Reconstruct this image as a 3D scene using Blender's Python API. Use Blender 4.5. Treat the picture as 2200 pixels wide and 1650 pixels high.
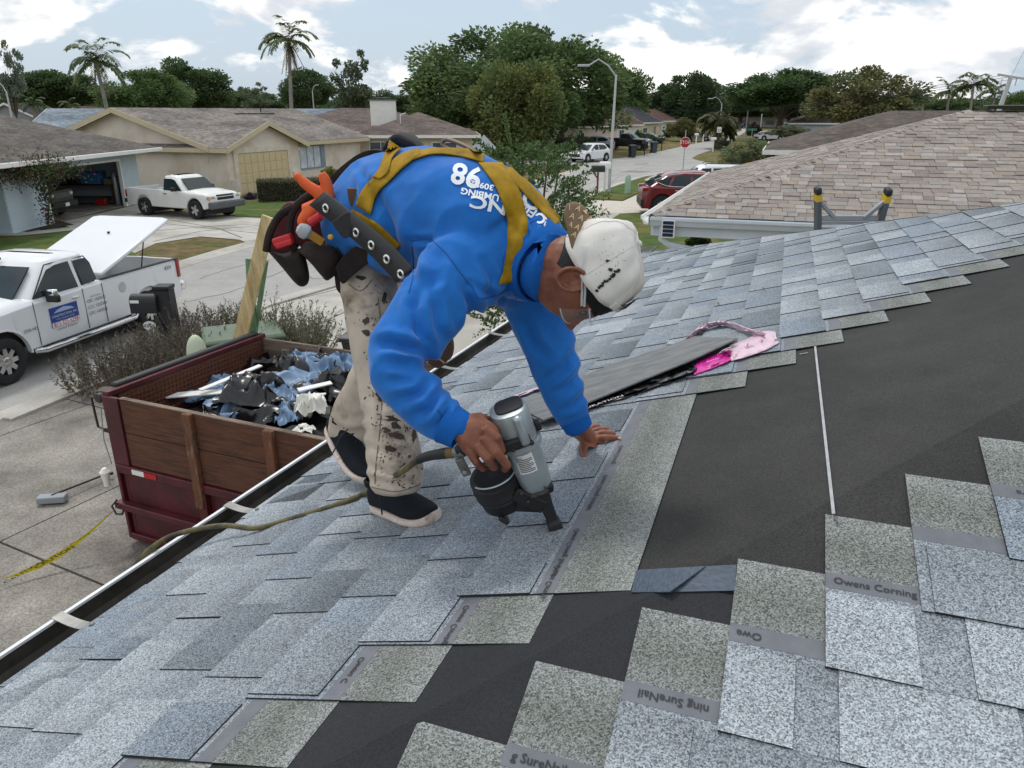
import bpy, bmesh, math, random
from mathutils import Vector, Matrix, noise
from mathutils.bvhtree import BVHTree
from math import sin, cos, pi, radians, atan, hypot, sqrt
V = Vector
for o in list(bpy.data.objects): bpy.data.objects.remove(o)
SC = bpy.context.scene
COL = SC.collection
# ------------------------------------------------------------------ camera, sky, sun, exposure
H = 4.2                       # camera height over the ground
FPX = 1600.0                  # focal length in photograph pixels (2200 wide)
PITCH = atan(585 / 1600)
cd = bpy.data.cameras.new('camera'); cam = bpy.data.objects.new('camera', cd); COL.objects.link(cam)
cd.sensor_width = 36; cd.lens = FPX / 2200 * 36; cd.clip_start = .05; cd.clip_end = 3000
cam.location = (0, 0, H); cam.rotation_euler = (pi / 2 - PITCH, 0, 0)
SC.camera = cam
SUN_EL, SUN_AZ = radians(60), radians(-30)      # azimuth from +Y towards +X
W = bpy.data.worlds.new('World'); SC.world = W; W.use_nodes = True
def build_world():
    nt = W.node_tree; N = nt.nodes; L = nt.links; N.clear()
    out = N.new('ShaderNodeOutputWorld'); bg = N.new('ShaderNodeBackground'); bg.inputs[1].default_value = .1
    L.new(bg.outputs[0], out.inputs[0])
    sky = N.new('ShaderNodeTexSky'); sky.sky_type = 'NISHITA'; sky.sun_disc = False
    sky.sun_elevation = SUN_EL; sky.sun_rotation = SUN_AZ; sky.air_density = 1.0; sky.dust_density = 2.5; sky.ozone_density = 1.2
    tc = N.new('ShaderNodeTexCoord'); sep = N.new('ShaderNodeSeparateXYZ'); L.new(tc.outputs['Generated'], sep.inputs[0])
    def math_(op, a, b=None, clamp=False):
        m = N.new('ShaderNodeMath'); m.operation = op; m.use_clamp = clamp
        for i, v in enumerate((a, b)):
            if v is None: continue
            if hasattr(v, 'is_output'): L.new(v, m.inputs[i])
            else: m.inputs[i].default_value = v
        return m.outputs[0]
    def fbm(sc, detail, rough, off, dist=.3):
        mp = N.new('ShaderNodeMapping'); mp.inputs['Location'].default_value = off; mp.inputs['Scale'].default_value = sc; L.new(tc.outputs['Generated'], mp.inputs[0])
        n = N.new('ShaderNodeTexNoise'); n.inputs['Scale'].default_value = 1; n.inputs['Detail'].default_value = detail
        n.inputs['Roughness'].default_value = rough; n.inputs['Distortion'].default_value = dist; L.new(mp.outputs[0], n.inputs['Vector']); return n.outputs['Fac']
    def ramp(v, a, b, c0=0.0, c1=1.0):
        m = N.new('ShaderNodeMapRange'); m.interpolation_type = 'SMOOTHSTEP'; L.new(v, m.inputs[0])
        for i, q in enumerate((a, b, c0, c1)): m.inputs[i + 1].default_value = q
        return m.outputs[0]
    big = (6.6, 6.6, 14.0); o1 = (2.3, 7.1, .6); o2 = (2.3, 7.1, .6 + .55)
    n1 = fbm(big, 6, .56, o1); n2 = fbm(big, 4, .56, o2); n3 = fbm((2.0, 2.0, 6.0), 1, .5, (1.0, 6.0, 1.0))
    cover = ramp(math_('ADD', n1, math_('MULTIPLY', n3, .40)), .645, .735)
    lit = ramp(math_('SUBTRACT', n1, n2), -.10, .09)
    grey = N.new('ShaderNodeMix'); grey.data_type = 'RGBA'
    grey.inputs[6].default_value = (7.4, 7.8, 8.4, 1); grey.inputs[7].default_value = (12.2, 12.1, 11.8, 1); L.new(lit, grey.inputs[0])
    hazy = N.new('ShaderNodeMix'); hazy.data_type = 'RGBA'; hazy.inputs[0].default_value = .72
    hazy.inputs[7].default_value = (6.3, 7.7, 9.2, 1); L.new(sky.outputs[0], hazy.inputs[6])
    mx = N.new('ShaderNodeMix'); mx.data_type = 'RGBA'; L.new(cover, mx.inputs[0]); L.new(hazy.outputs[2], mx.inputs[6]); L.new(grey.outputs[2], mx.inputs[7])
    L.new(mx.outputs[2], bg.inputs[0])
build_world()
W.cycles.sampling_method = 'MANUAL'; W.cycles.sample_map_resolution = 512
sd = bpy.data.lights.new('sun', 'SUN'); sd.energy = 1.5; sd.angle = radians(10); sd.color = (1, .965, .91)
sun = bpy.data.objects.new('sun', sd); COL.objects.link(sun)
sun.rotation_euler = V((sin(SUN_AZ) * cos(SUN_EL), cos(SUN_AZ) * cos(SUN_EL), sin(SUN_EL))).to_track_quat('Z', 'Y').to_euler()
SC.view_settings.view_transform = 'Standard'; SC.view_settings.look = 'None'; SC.view_settings.gamma = 1; SC.view_settings.exposure = 0
SC.cycles.max_bounces = 6; SC.cycles.transparent_max_bounces = 12

# ------------------------------------------------------------------ pixel <-> place helpers (a pixel only finds a point; the thing stands there)
CAM = V((0, 0, H))
_F = V((0, cos(PITCH), -sin(PITCH))); _U = V((0, sin(PITCH), cos(PITCH))); _R = V((1, 0, 0))
def ray(x, y): return _F + _R * ((x - 1100) / FPX) - _U * ((y - 825) / FPX)
def at(x, y, d): return CAM + ray(x, y) * d
def aty(x, y, Y): r = ray(x, y); return CAM + r * (Y / r.y)
def gnd(x, y, z=0.0): r = ray(x, y); return CAM + r * ((z - H) / r.z)
def proj(P): d = (P - CAM); k = d.dot(_F); return (1100 + FPX * d.dot(_R) / k, 825 - FPX * d.dot(_U) / k)
AZ = atan(600 / hypot(585, 1600)); TH = radians(17.0)
E_ = V((sin(AZ), cos(AZ), 0)); U_ = V((cos(AZ), -sin(AZ), 0)); Z_ = V((0, 0, 1))
NL = -U_ * sin(TH) + Z_ * cos(TH); NF = -E_ * sin(TH) + Z_ * cos(TH)
VL = U_ * cos(TH) + Z_ * sin(TH); VF = E_ * cos(TH) + Z_ * sin(TH)
HL, HF = .78, 1.175
def onL(x, y, h=0): r = ray(x, y); return CAM + r * ((h - HL) / NL.dot(r))
def onF(x, y, h=0): r = ray(x, y); return CAM + r * ((h - HF) / NF.dot(r))
def Lp(s, t, h=0): return CAM + E_ * s + VL * t + NL * (h - HL)
def Fp(u, t, h=0): return CAM + U_ * u + VF * t + NF * (h - HF)

# ------------------------------------------------------------------ materials
MATS = {}
def mat(name, col, rough=.6, metal=0.0, var=.12, vs=3.0, bump=0.0, bs=40.0, spec=.5, coat=0.0, col2=None, mixs=2.0, mixr=(.45, .6), coord='Object', trans=0.0, speck=None, vcol=False, emit=0.0, alpha=1.0, stretch=(1, 1, 1)):
    if name in MATS: return MATS[name]
    m = bpy.data.materials.new(name); m.use_nodes = True; nt = m.node_tree; N = nt.nodes; L = nt.links
    b = N['Principled BSDF']; b.inputs['Roughness'].default_value = rough; b.inputs['Metallic'].default_value = metal
    b.inputs['Specular IOR Level'].default_value = spec; b.inputs['Coat Weight'].default_value = coat; b.inputs['Coat Roughness'].default_value = .08
    b.inputs['Transmission Weight'].default_value = trans; b.inputs['Alpha'].default_value = alpha
    if coord == 'World':
        g = N.new('ShaderNodeNewGeometry'); src = g.outputs['Position']
    else:
        tc = N.new('ShaderNodeTexCoord'); src = tc.outputs[coord]
    if stretch != (1, 1, 1):
        mp = N.new('ShaderNodeMapping'); mp.inputs['Scale'].default_value = stretch; L.new(src, mp.inputs[0]); src = mp.outputs[0]
    def nz(scale, detail=3, rough=.55):
        n = N.new('ShaderNodeTexNoise'); n.inputs['Scale'].default_value = scale; n.inputs['Detail'].default_value = detail; n.inputs['Roughness'].default_value = rough
        L.new(src, n.inputs['Vector']); return n.outputs['Fac']
    def rng(v, a, b_, c, d):
        q = N.new('ShaderNodeMapRange'); L.new(v, q.inputs[0])
        for i, k in enumerate((a, b_, c, d)): q.inputs[i + 1].default_value = k
        return q.outputs[0]
    def mix(f, a, b_, mode='MIX'):
        q = N.new('ShaderNodeMix'); q.data_type = 'RGBA'; q.blend_type = mode
        for i, k in ((0, f), (6, a), (7, b_)):
            if hasattr(k, 'is_output'): L.new(k, q.inputs[i])
            else: q.inputs[i].default_value = k if i == 0 else (*k[:3], 1)
        return q.outputs[2]
    c = col
    if vcol:
        a = N.new('ShaderNodeAttribute'); a.attribute_name = 'Col'; c = a.outputs['Color']
    if col2 is not None:
        c = mix(rng(nz(mixs, 4, .6), mixr[0], mixr[1], 0, 1), c, col2)
    if var:
        f = rng(nz(vs, 3, .6), .3, .7, 1 - var, 1 + var)
        cb = N.new('ShaderNodeCombineColor')
        for i in range(3): L.new(f, cb.inputs[i])
        c = mix(1.0, c, cb.outputs[0], 'MULTIPLY')
    if speck:      # (scale, dark factor, light factor): granules
        vo = N.new('ShaderNodeTexVoronoi'); vo.inputs['Scale'].default_value = speck[0]; L.new(src, vo.inputs['Vector'])
        sp = N.new('ShaderNodeSeparateColor'); L.new(vo.outputs['Color'], sp.inputs[0])
        f = rng(sp.outputs[0], 0, 1, speck[1], speck[2]); cb = N.new('ShaderNodeCombineColor')
        for i in range(3): L.new(f, cb.inputs[i])
        c = mix(1.0, c, cb.outputs[0], 'MULTIPLY')
    if hasattr(c, 'is_output'): L.new(c, b.inputs['Base Color'])
    else: b.inputs['Base Color'].default_value = (*c[:3], 1)
    if bump:
        bp = N.new('ShaderNodeBump'); bp.inputs['Strength'].default_value = bump; bp.inputs['Distance'].default_value = 1.0 / bs
        L.new(nz(bs, 2, .6), bp.inputs['Height']); L.new(bp.outputs[0], b.inputs['Normal'])
    if emit:
        b.inputs['Emission Color'].default_value = (*col[:3], 1); b.inputs['Emission Strength'].default_value = emit
    MATS[name] = m; return m
def srgb(r, g, b):
    f = lambda c: (c / 255 / 12.92) if c <= 10 else ((c / 255 + .055) / 1.055) ** 2.4
    return (f(r), f(g), f(b))

# ------------------------------------------------------------------ mesh helpers
class MB:
    def __init__(s): s.v = []; s.f = []; s.m = []; s.c = []
    def add(s, vs, fs, mi=0, col=None):
        o = len(s.v); s.v += [tuple(v) for v in vs]
        for f in fs: s.f.append(tuple(o + i for i in f)); s.m.append(mi); s.c.append(col)
        return s
    def box(s, c, size, M=None, mi=0, col=None, taper=1.0):
        x, y, z = (k / 2 for k in size); c = V(c)
        p = [V((a * x * (taper if e > 0 else 1), b * y * (taper if e > 0 else 1), e * z)) for e in (-1, 1) for b in (-1, 1) for a in (-1, 1)]
        if M is not None: p = [M @ q for q in p]
        return s.add([c + q for q in p], [(0, 2, 3, 1), (4, 5, 7, 6), (0, 1, 5, 4), (2, 6, 7, 3), (0, 4, 6, 2), (1, 3, 7, 5)], mi, col)
    def hexa(s, p, mi=0, col=None):   # 8 points: 4 bottom loop, 4 top loop
        return s.add(p, [(3, 2, 1, 0), (4, 5, 6, 7), (0, 1, 5, 4), (1, 2, 6, 5), (2, 3, 7, 6), (3, 0, 4, 7)], mi, col)
    def bar(s, a, b, w, h, up=Z_, mi=0, col=None):
        a = V(a); b = V(b); d = (b - a).normalized(); x = d.cross(V(up)).normalized(); y = x.cross(d)
        q = [a - x * w / 2 - y * h / 2, a + x * w / 2 - y * h / 2, a + x * w / 2 + y * h / 2, a - x * w / 2 + y * h / 2]
        return s.hexa(q + [k + (b - a) for k in q], mi, col)
    def tube(s, pts, rad, n=8, mi=0, cap=True, col=None):
        pts = [V(p) for p in pts]; rs = rad if isinstance(rad, (list, tuple)) else [rad] * len(pts)
        rings = []; px = None
        for i, p in enumerate(pts):
            d = (pts[min(i + 1, len(pts) - 1)] - pts[max(i - 1, 0)]).normalized()
            if px is None: px = d.orthogonal().normalized()
            px = (px - d * px.dot(d)).normalized(); py = d.cross(px)
            rings.append([p + (px * cos(2 * pi * k / n) + py * sin(2 * pi * k / n)) * rs[i] for k in range(n)])
        return s.loft(rings, mi, cap, col)
    def loft(s, rings, mi=0, cap=True, col=None, closed=True):
        n = len(rings[0]); vs = [p for r in rings for p in r]; fs = []
        for i in range(len(rings) - 1):
            for k in range(n if closed else n - 1):
                fs.append((i * n + k, i * n + (k + 1) % n, (i + 1) * n + (k + 1) % n, (i + 1) * n + k))
        if cap: fs += [tuple(range(n - 1, -1, -1)), tuple((len(rings) - 1) * n + k for k in range(n))]
        return s.add(vs, fs, mi, col)
    def lathe(s, prof, o=(0, 0, 0), ax=Z_, n=20, mi=0, cap=True, col=None):   # prof: [(r, h)]
        ax = V(ax).normalized(); x = ax.orthogonal().normalized(); y = ax.cross(x); o = V(o)
        return s.loft([[o + ax * h + (x * cos(2 * pi * k / n) + y * sin(2 * pi * k / n)) * r for k in range(n)] for r, h in prof], mi, cap, col)
    def prism(s, poly, d, mi=0, col=None):   # poly: 3D loop, d: extrusion vector
        poly = [V(p) for p in poly]; n = len(poly); d = V(d)
        return s.add(poly + [p + d for p in poly], [tuple(range(n - 1, -1, -1)), tuple(range(n, 2 * n))] + [(k, (k + 1) % n, n + (k + 1) % n, n + k) for k in range(n)], mi, col)
    def poly(s, pts, mi=0, col=None): return s.add(pts, [tuple(range(len(pts)))], mi, col)
    def build(s, name, mats, parent=None, smooth=False, bevel=0, seg=2, sub=0, ang=35, loc=None, fixn=True):
        me = bpy.data.meshes.new(name); me.from_pydata(s.v, [], s.f); me.update()
        for m in (mats if isinstance(mats, (list, tuple)) else [mats]): me.materials.append(m)
        me.polygons.foreach_set('material_index', s.m)
        if any(c is not None for c in s.c):
            a = me.color_attributes.new('Col', 'FLOAT_COLOR', 'CORNER'); dat = []
            for p in me.polygons:
                c = s.c[p.index] or (.5, .5, .5)
                if isinstance(c[0], (tuple, list)):
                    for q in c: dat += [*q, 1.0]
                else:
                    for _ in range(p.loop_total): dat += [*c, 1.0]
            a.data.foreach_set('color', dat)
        if fixn:
            bm = bmesh.new(); bm.from_mesh(me); bmesh.ops.recalc_face_normals(bm, faces=bm.faces); bm.to_mesh(me); bm.free()
        o = link(name, me, parent)
        if smooth: smooth_obj(o, ang)
        if bevel:
            b = o.modifiers.new('bevel', 'BEVEL'); b.width = bevel; b.segments = seg; b.limit_method = 'ANGLE'; b.angle_limit = radians(30); b.harden_normals = False
            smooth_obj(o, ang)
        if sub:
            q = o.modifiers.new('sub', 'SUBSURF'); q.levels = q.render_levels = sub; smooth_obj(o, 180)
        return o
def smooth_obj(o, ang=35):
    me = o.data; me.polygons.foreach_set('use_smooth', [True] * len(me.polygons)); me.update()
    if ang < 180:
        try: me.set_sharp_from_angle(angle=radians(ang))
        except Exception: pass
def link(name, data, parent=None):
    o = bpy.data.objects.new(name, data); COL.objects.link(o)
    if parent is not None:
        o.parent = parent; o.matrix_parent_inverse = parent.matrix_basis.inverted()
    return o
def thing(name, label, cat, loc=(0, 0, 0), rz=0, group=None, M=None):
    o = bpy.data.objects.new(name, None); COL.objects.link(o); o.empty_display_size = .2
    if M is not None: o.matrix_basis = M
    else: o.location = loc; o.rotation_euler = (0, 0, rz)
    return tag(o, label, cat, group)
def tag(o, label=None, cat=None, group=None, kind=None):
    for k, v in (('label', label), ('category', cat), ('group', group), ('kind', kind)):
        if v: o[k] = v
    return o
def copy_tree(o, parent=None):
    c = o.copy(); COL.objects.link(c); c.parent = parent
    for ch in list(o.children): copy_tree(ch, c)
    return c
def place(o, loc, rz, s=1.0):      # children built in the thing's local frame must use local=True (no inverse)
    o.location = loc; o.rotation_euler = (0, 0, rz); o.scale = (s, s, s); return o
def baked(o):                       # evaluated modifiers -> plain mesh
    dg = bpy.context.evaluated_depsgraph_get(); me = bpy.data.meshes.new_from_object(o.evaluated_get(dg))
    old = o.data; o.modifiers.clear(); o.data = me; return o
def bvh_of(o):
    bm = bmesh.new(); bm.from_mesh(o.data); bm.transform(o.matrix_basis); t = BVHTree.FromBMesh(bm); bm.free(); return t
def text_verts(s, size=1.0, extrude=0.0, res=2, bold=0.0):
    c = bpy.data.curves.new('lettering', 'FONT'); c.body = s; c.size = size; c.resolution_u = res; c.extrude = extrude; c.offset = bold; c.align_x = 'CENTER'; c.align_y = 'CENTER'
    o = bpy.data.objects.new('lettering', c); COL.objects.link(o)
    dg = bpy.context.evaluated_depsgraph_get(); dg.update(); me = bpy.data.meshes.new_from_object(o.evaluated_get(dg))
    vs = [v.co.copy() for v in me.vertices]; fs = [tuple(p.vertices) for p in me.polygons]
    bpy.data.objects.remove(o); bpy.data.curves.remove(c); bpy.data.meshes.remove(me); return vs, fs
def lettering(s, size, o, x, y, m, name='lettering', parent=None, sx=1.0, lift=.001, bold=0.0):
    vs, fs = text_verts(s, size, bold=bold * size); o = V(o); x = V(x).normalized(); y = V(y).normalized(); n = x.cross(y)
    b = MB(); b.add([o + x * v.x * sx + y * v.y + n * lift for v in vs], fs); return b.build(name, m, parent, fixn=False)
def smoothpath(pts, n):              # Catmull-Rom through rows of numbers
    P = [tuple(p) for p in pts]; out = []
    for i in range(len(P) - 1):
        p0, p1, p2, p3 = P[max(i - 1, 0)], P[i], P[i + 1], P[min(i + 2, len(P) - 1)]
        for k in range(n):
            t = k / n; out.append(tuple(.5 * ((2 * b) + (c - a) * t + (2 * a - 5 * b + 4 * c - d) * t * t + (3 * b - a - 3 * c + d) * t ** 3) for a, b, c, d in zip(p0, p1, p2, p3)))
    out.append(P[-1]); return out
R_ = random.Random(7)
# ================================================================== ground, roads, driveways
M_grass = mat('grass', srgb(96, 98, 62), .95, var=.35, vs=.9, col2=srgb(122, 106, 72), mixs=.22, mixr=(.42, .62), bump=.6, bs=30, coord='World', spec=.1)
M_lawn = mat('lawn', srgb(80, 98, 52), .95, var=.3, vs=1.6, col2=srgb(112, 104, 64), mixs=.5, mixr=(.5, .68), bump=.7, bs=30, coord='World', spec=.1)
M_dry = mat('dry_grass', srgb(112, 98, 70), .95, var=.35, vs=2.5, col2=srgb(92, 92, 56), mixs=.9, mixr=(.45, .6), bump=.7, bs=30, coord='World', spec=.1)
M_road = mat('road_surface', srgb(168, 166, 162), .9, var=.07, vs=2.2, col2=srgb(154, 152, 149), mixs=.3, mixr=(.4, .7), bump=.25, bs=120, coord='World', speck=(70, .86, 1.1), spec=.2)
M_conc = mat('concrete', srgb(186, 182, 174), .9, var=.10, vs=.8, col2=srgb(160, 156, 148), mixs=.6, mixr=(.45, .66), bump=.2, bs=80, coord='World', speck=(55, .9, 1.07), spec=.2)
M_conc2 = mat('worn_concrete', srgb(160, 155, 147), .92, var=.16, vs=.7, col2=srgb(104, 99, 92), mixs=.5, mixr=(.36, .62), bump=.3, bs=90, coord='World', speck=(75, .72, 1.3), spec=.15)
M_joint = mat('joint', srgb(84, 80, 72), .95, var=.25, vs=4, coord='World')
M_mulch = mat('mulch', srgb(58, 46, 38), .95, var=.4, vs=12, bump=.9, bs=25, coord='World')
M_paver = mat('pavers', srgb(196, 188, 176), .9, var=.10, vs=3.0, bump=.2, bs=60, coord='World')
def sheet(name, pts, z, m, label=None):
    b = MB(); b.poly([V((p[0], p[1], z)) for p in pts]); o = b.build(name, m, fixn=False)
    if o.data.polygons[0].normal.z < 0: o.data.flip_normals()
    return tag(o, kind='structure')
g2 = lambda *a: gnd(*a)
sheet('ground', [(-900, -300), (900, -300), (900, 1500), (-900, 1500)], 0, M_grass)
road_near = [(-11.2, -6), (-9.6, 2), gnd(0, 905), gnd(190, 828), gnd(400, 735), gnd(560, 660), gnd(716, 614), gnd(900, 552), gnd(1050, 506), gnd(1190, 455), gnd(1252, 427), gnd(1306, 404), gnd(1373, 382), gnd(1432, 370), gnd(1466, 367)]
road_opp = [gnd(1248, 361), gnd(1240, 366), gnd(1200, 377), gnd(1100, 400), gnd(960, 425), gnd(800, 458), gnd(640, 500), gnd(553, 522), gnd(470, 545), gnd(385, 571), gnd(250, 608), gnd(60, 640), (-18.5, 8), (-20, -6)]
sheet('road', road_near + [gnd(1600, 372), (60, 66), (60, 74), gnd(1560, 352), gnd(1500, 345), gnd(1486, 340), gnd(1500, 332), gnd(1530, 322), gnd(1562, 308), gnd(1585, 294), gnd(1604, 281), gnd(1612, 262), gnd(1600, 262), gnd(1588, 283), gnd(1555, 294), gnd(1520, 304), gnd(1490, 309), gnd(1450, 318), gnd(1410, 327), gnd(1375, 334), gnd(1345, 338), gnd(1310, 342), gnd(1240, 344), gnd(1100, 344), (-30, 72), (-30, 63), gnd(1100, 351), gnd(1225, 354)] + road_opp, .006, M_road)
M_patch = mat('road_patch', srgb(132, 130, 127), .95, var=.12, vs=2, coord='World')
for q in ([(1330, 370), (1352, 366), (1400, 368), (1378, 372)], [(1362, 352), (1392, 351), (1394, 353), (1364, 354)]):
    sheet('road_patch', [gnd(*p) for p in q], .010, M_patch)
rc_ = random.Random(21); M_crk = mat('crack_fill', srgb(120, 117, 112), .95)
for q in ([(400, 650), (520, 620), (600, 585), (690, 560)], [(430, 600), (500, 575), (640, 548)], [(640, 590), (700, 600), (720, 575)], [(1230, 410), (1290, 385), (1350, 368)], [(1310, 395), (1330, 380), (1380, 360), (1450, 345)], [(60, 760), (200, 735), (330, 690)]):
    b = MB(); P = [gnd(*p) for p in smoothpath(q, 5)]; P = [p + V((rc_.uniform(-.06, .06), rc_.uniform(-.08, .08), .007)) for p in P]
    for i in range(len(P) - 1): b.bar(P[i], P[i + 1], .035, .006)
    tag(b.build('road_crack', M_crk), kind='structure')
def kerb(name, line, w=.35, h=.07, side=1):
    b = MB(); rings = []
    for i, p in enumerate(line):
        p = V((p[0], p[1], 0)); a = V((*line[max(i - 1, 0)][:2], 0)); c = V((*line[min(i + 1, len(line) - 1)][:2], 0))
        d = (c - a).normalized(); n = V((d.y, -d.x, 0)) * side
        rings.append([p - n * w * .9 + Z_ * -.02, p - n * w * .9 + Z_ * .014, p + Z_ * .02, p + n * w * .25 + Z_ * h, p + n * w * .7 + Z_ * h, p + n * w * .7 + Z_ * -.02])
    b.loft(rings, cap=True, closed=True); return tag(b.build(name, M_conc, smooth=True, ang=30), kind='structure')
kerb('kerb', road_near[2:])
kerb('kerb', road_opp[1:-2], side=1)
# our driveway: separate slabs with open joints over a dark base
a1, a2 = gnd(0, 1170), gnd(250, 1052); dA = (a2 - a1).normalized(); dB = V((dA.y, -dA.x, 0))
sheet('driveway_bed', [(-10.2, 0), gnd(0, 908), gnd(185, 835), gnd(330, 800), gnd(640, 820), (3, 12), (3, 0)], .008, M_joint)
drive = [V((-10.2, 0, 0)), gnd(0, 908), gnd(185, 835), gnd(330, 812), gnd(700, 812), V((2, 10.5, 0)), V((2, 0, 0))]
def slabs(name, region, o, da, db, wa, wb, ia, ib, z, m, gap=.025, kind='structure', jit=0.0):
    par = tag(bpy.data.objects.new(name, None), kind='structure'); COL.objects.link(par)
    rb = bmesh.new()
    for i in ia:
        for j in ib:
            c0 = o + da * (i * wa) + db * (j * wb)
            q = [c0 + da * gap / 2 + db * gap / 2, c0 + da * (wa - gap / 2) + db * gap / 2, c0 + da * (wa - gap / 2) + db * (wb - gap / 2), c0 + da * gap / 2 + db * (wb - gap / 2)]
            q = clip_poly([(p.x, p.y) for p in q], [(p.x, p.y) for p in region])
            if len(q) < 3: continue
            dz = R_.uniform(0, .006); b = MB(); b.prism([V((p[0], p[1], .0)) for p in q], Z_ * (z + dz)); b.build('slab', m, par)
    return par
def clip_poly(sub, clip):
    area = sum(clip[i - 1][0] * clip[i][1] - clip[i][0] * clip[i - 1][1] for i in range(len(clip)))
    if area < 0: clip = clip[::-1]
    out = sub
    for i in range(len(clip)):
        a, b = clip[i - 1], clip[i]; inp = out; out = []
        side = lambda p: (b[0] - a[0]) * (p[1] - a[1]) - (b[1] - a[1]) * (p[0] - a[0])
        for k in range(len(inp)):
            p, q = inp[k - 1], inp[k]; sp, sq = side(p), side(q)
            if (sp >= 0) != (sq >= 0):
                t = sp / (sp - sq); out.append((p[0] + (q[0] - p[0]) * t, p[1] + (q[1] - p[1]) * t))
            if sq >= 0: out.append(q)
        if not out: break
    return out
sheet('driveway_apron', [gnd(520, 690), gnd(560, 662), gnd(716, 616), gnd(900, 554), gnd(1100, 491), gnd(1260, 560), (4, 11), (3, 9.5), gnd(640, 825), gnd(560, 800)], .026, M_conc)
for q in ([(545, 668), (716, 626), (1000, 540)], [(600, 735), (760, 665), (900, 610)]):
    b = MB(); P = [gnd(*p) for p in q]
    for i in range(len(P) - 1): b.bar(P[i] + Z_ * .024, P[i + 1] + Z_ * .024, .03, .012)
    tag(b.build('driveway_joint', M_joint), kind='structure')
sheet('shrub_bed', [gnd(160, 838), gnd(230, 800), gnd(400, 735), gnd(525, 688), gnd(700, 740), gnd(640, 830), gnd(330, 850)], .036, mat('bare_soil', srgb(118, 98, 76), .95, var=.3, vs=3, bump=.6, bs=30, coord='World'))
slabs('driveway', drive, a1, dA, dB, 2.9, 2.75, range(-6, 7), range(-6, 7), .03, M_conc2)
# opposite driveways and aprons
opp = [gnd(150, 492), gnd(330, 455), gnd(470, 470), gnd(505, 468), gnd(560, 470), gnd(800, 440), gnd(820, 452), gnd(640, 497), gnd(556, 519), gnd(530, 521), gnd(515, 516), gnd(430, 511), gnd(335, 528), gnd(300, 540), gnd(235, 520)]
sheet('driveway_opposite', [gnd(120, 480), gnd(300, 440), gnd(345, 452), gnd(498, 466), gnd(560, 470), gnd(640, 468), gnd(820, 440), gnd(840, 450), gnd(640, 497), gnd(556, 519), gnd(528, 522), gnd(515, 516), gnd(430, 509), gnd(335, 524), gnd(290, 545), gnd(215, 515), gnd(178, 497)], .02, M_conc)
for q in ([(300, 500), (455, 487), (640, 478)], [(330, 520), (430, 498), (560, 485)], [(345, 470), (470, 492), (520, 512)], [(150, 480), (300, 470), (340, 480), (560, 503)]):
    b = MB(); P = [gnd(*p) for p in q]
    for i in range(len(P) - 1): b.bar(P[i] + Z_ * .018, P[i + 1] + Z_ * .018, .05, .012)
    tag(b.build('driveway_joint', M_joint), kind='structure')
sheet('verge', [gnd(330, 531), gnd(425, 511), gnd(516, 520), gnd(524, 524), gnd(470, 541), gnd(385, 567), gnd(320, 580), gnd(300, 548)], .03, M_dry)
sheet('lawn', [gnd(-400, 560), gnd(-300, 500), gnd(0, 503), gnd(176, 483), gnd(205, 497), gnd(290, 543), gnd(300, 580), gnd(150, 622), gnd(-200, 650)], .012, M_lawn)
sheet('front_path', [gnd(-300, 506), gnd(-300, 492), gnd(30, 488), gnd(90, 496), gnd(150, 490), gnd(186, 486), gnd(180, 494), gnd(40, 508)], .028, M_conc)
sheet('planting_bed', [gnd(-20, 492), gnd(60, 481), gnd(125, 475), gnd(160, 484), gnd(110, 491), gnd(60, 500)], .034, M_mulch)
sheet('lawn', [gnd(498, 466), gnd(505, 440), gnd(540, 432), gnd(760, 420), gnd(860, 425), gnd(850, 442), gnd(640, 466)], .012, M_lawn)
# right side: paver driveway, lawn islands
pav = [gnd(1150, 470), gnd(1252, 429), gnd(1262, 430), gnd(1338, 433), gnd(1375, 416), gnd(1395, 408), gnd(1480, 440), gnd(1480, 500), gnd(1398, 456), gnd(1392, 474), gnd(1275, 464), gnd(1180, 500)]
sheet('paver_driveway', pav, .014, M_paver)
sheet('sidewalk', [gnd(1250, 460), gnd(1335, 458), gnd(1300, 480), gnd(1268, 505), gnd(1210, 505)], .02, M_conc)
sheet('lawn', [gnd(1258, 427), gnd(1306, 406), gnd(1378, 383), gnd(1402, 398), gnd(1372, 415), gnd(1338, 431)], .03, M_lawn)
sheet('side_driveway', [gnd(1378, 390), gnd(1410, 375), gnd(1500, 380), gnd(1520, 412), gnd(1400, 408)], .022, M_conc)
sheet('lawn', [gnd(1410, 378), gnd(1436, 371), gnd(1468, 369), gnd(1520, 374), gnd(1500, 379)], .03, M_dry)
sheet('side_lawn', [gnd(1320, 460), gnd(1420, 455), gnd(1500, 440), gnd(1620, 560), gnd(1500, 640), gnd(1250, 640), gnd(1262, 520)], .016, M_lawn)
# ================================================================== the house being roofed
HOUSE = thing('house', 'single storey house with grey shingled hip roof half laid over black underlayment', 'house', Lp(3, 2, -3))
M_under = mat('underlayment', srgb(50, 50, 48), .85, var=.18, vs=5, col2=srgb(44, 44, 43), mixs=1.5, bump=.15, bs=300, coord='World', speck=(520, .6, 1.6), spec=.35)
M_under2 = mat('underlayment_roll', srgb(36, 37, 40), .8, var=.15, vs=4, bump=.12, bs=300, coord='World', speck=(520, .7, 1.5), spec=.35)
M_gran = mat('shingle_granules', (.3, .3, .3), .93, var=.08, vs=14, vcol=True, coord='World', speck=(430, .34, 1.66), bump=.3, bs=420, spec=.25)
M_edge = mat('shingle_edge', srgb(38, 39, 42), .9, coord='World')
M_strip = mat('nail_strip', srgb(112, 114, 120), .75, var=.12, vs=20, bump=.25, bs=500, coord='World', spec=.3)
M_ink = mat('nail_strip_print', srgb(52, 52, 56), .8, var=.1)
EX, SH, SLEN = .155, .366, 1.085
hipd = NL.cross(NF).normalized()
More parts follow.
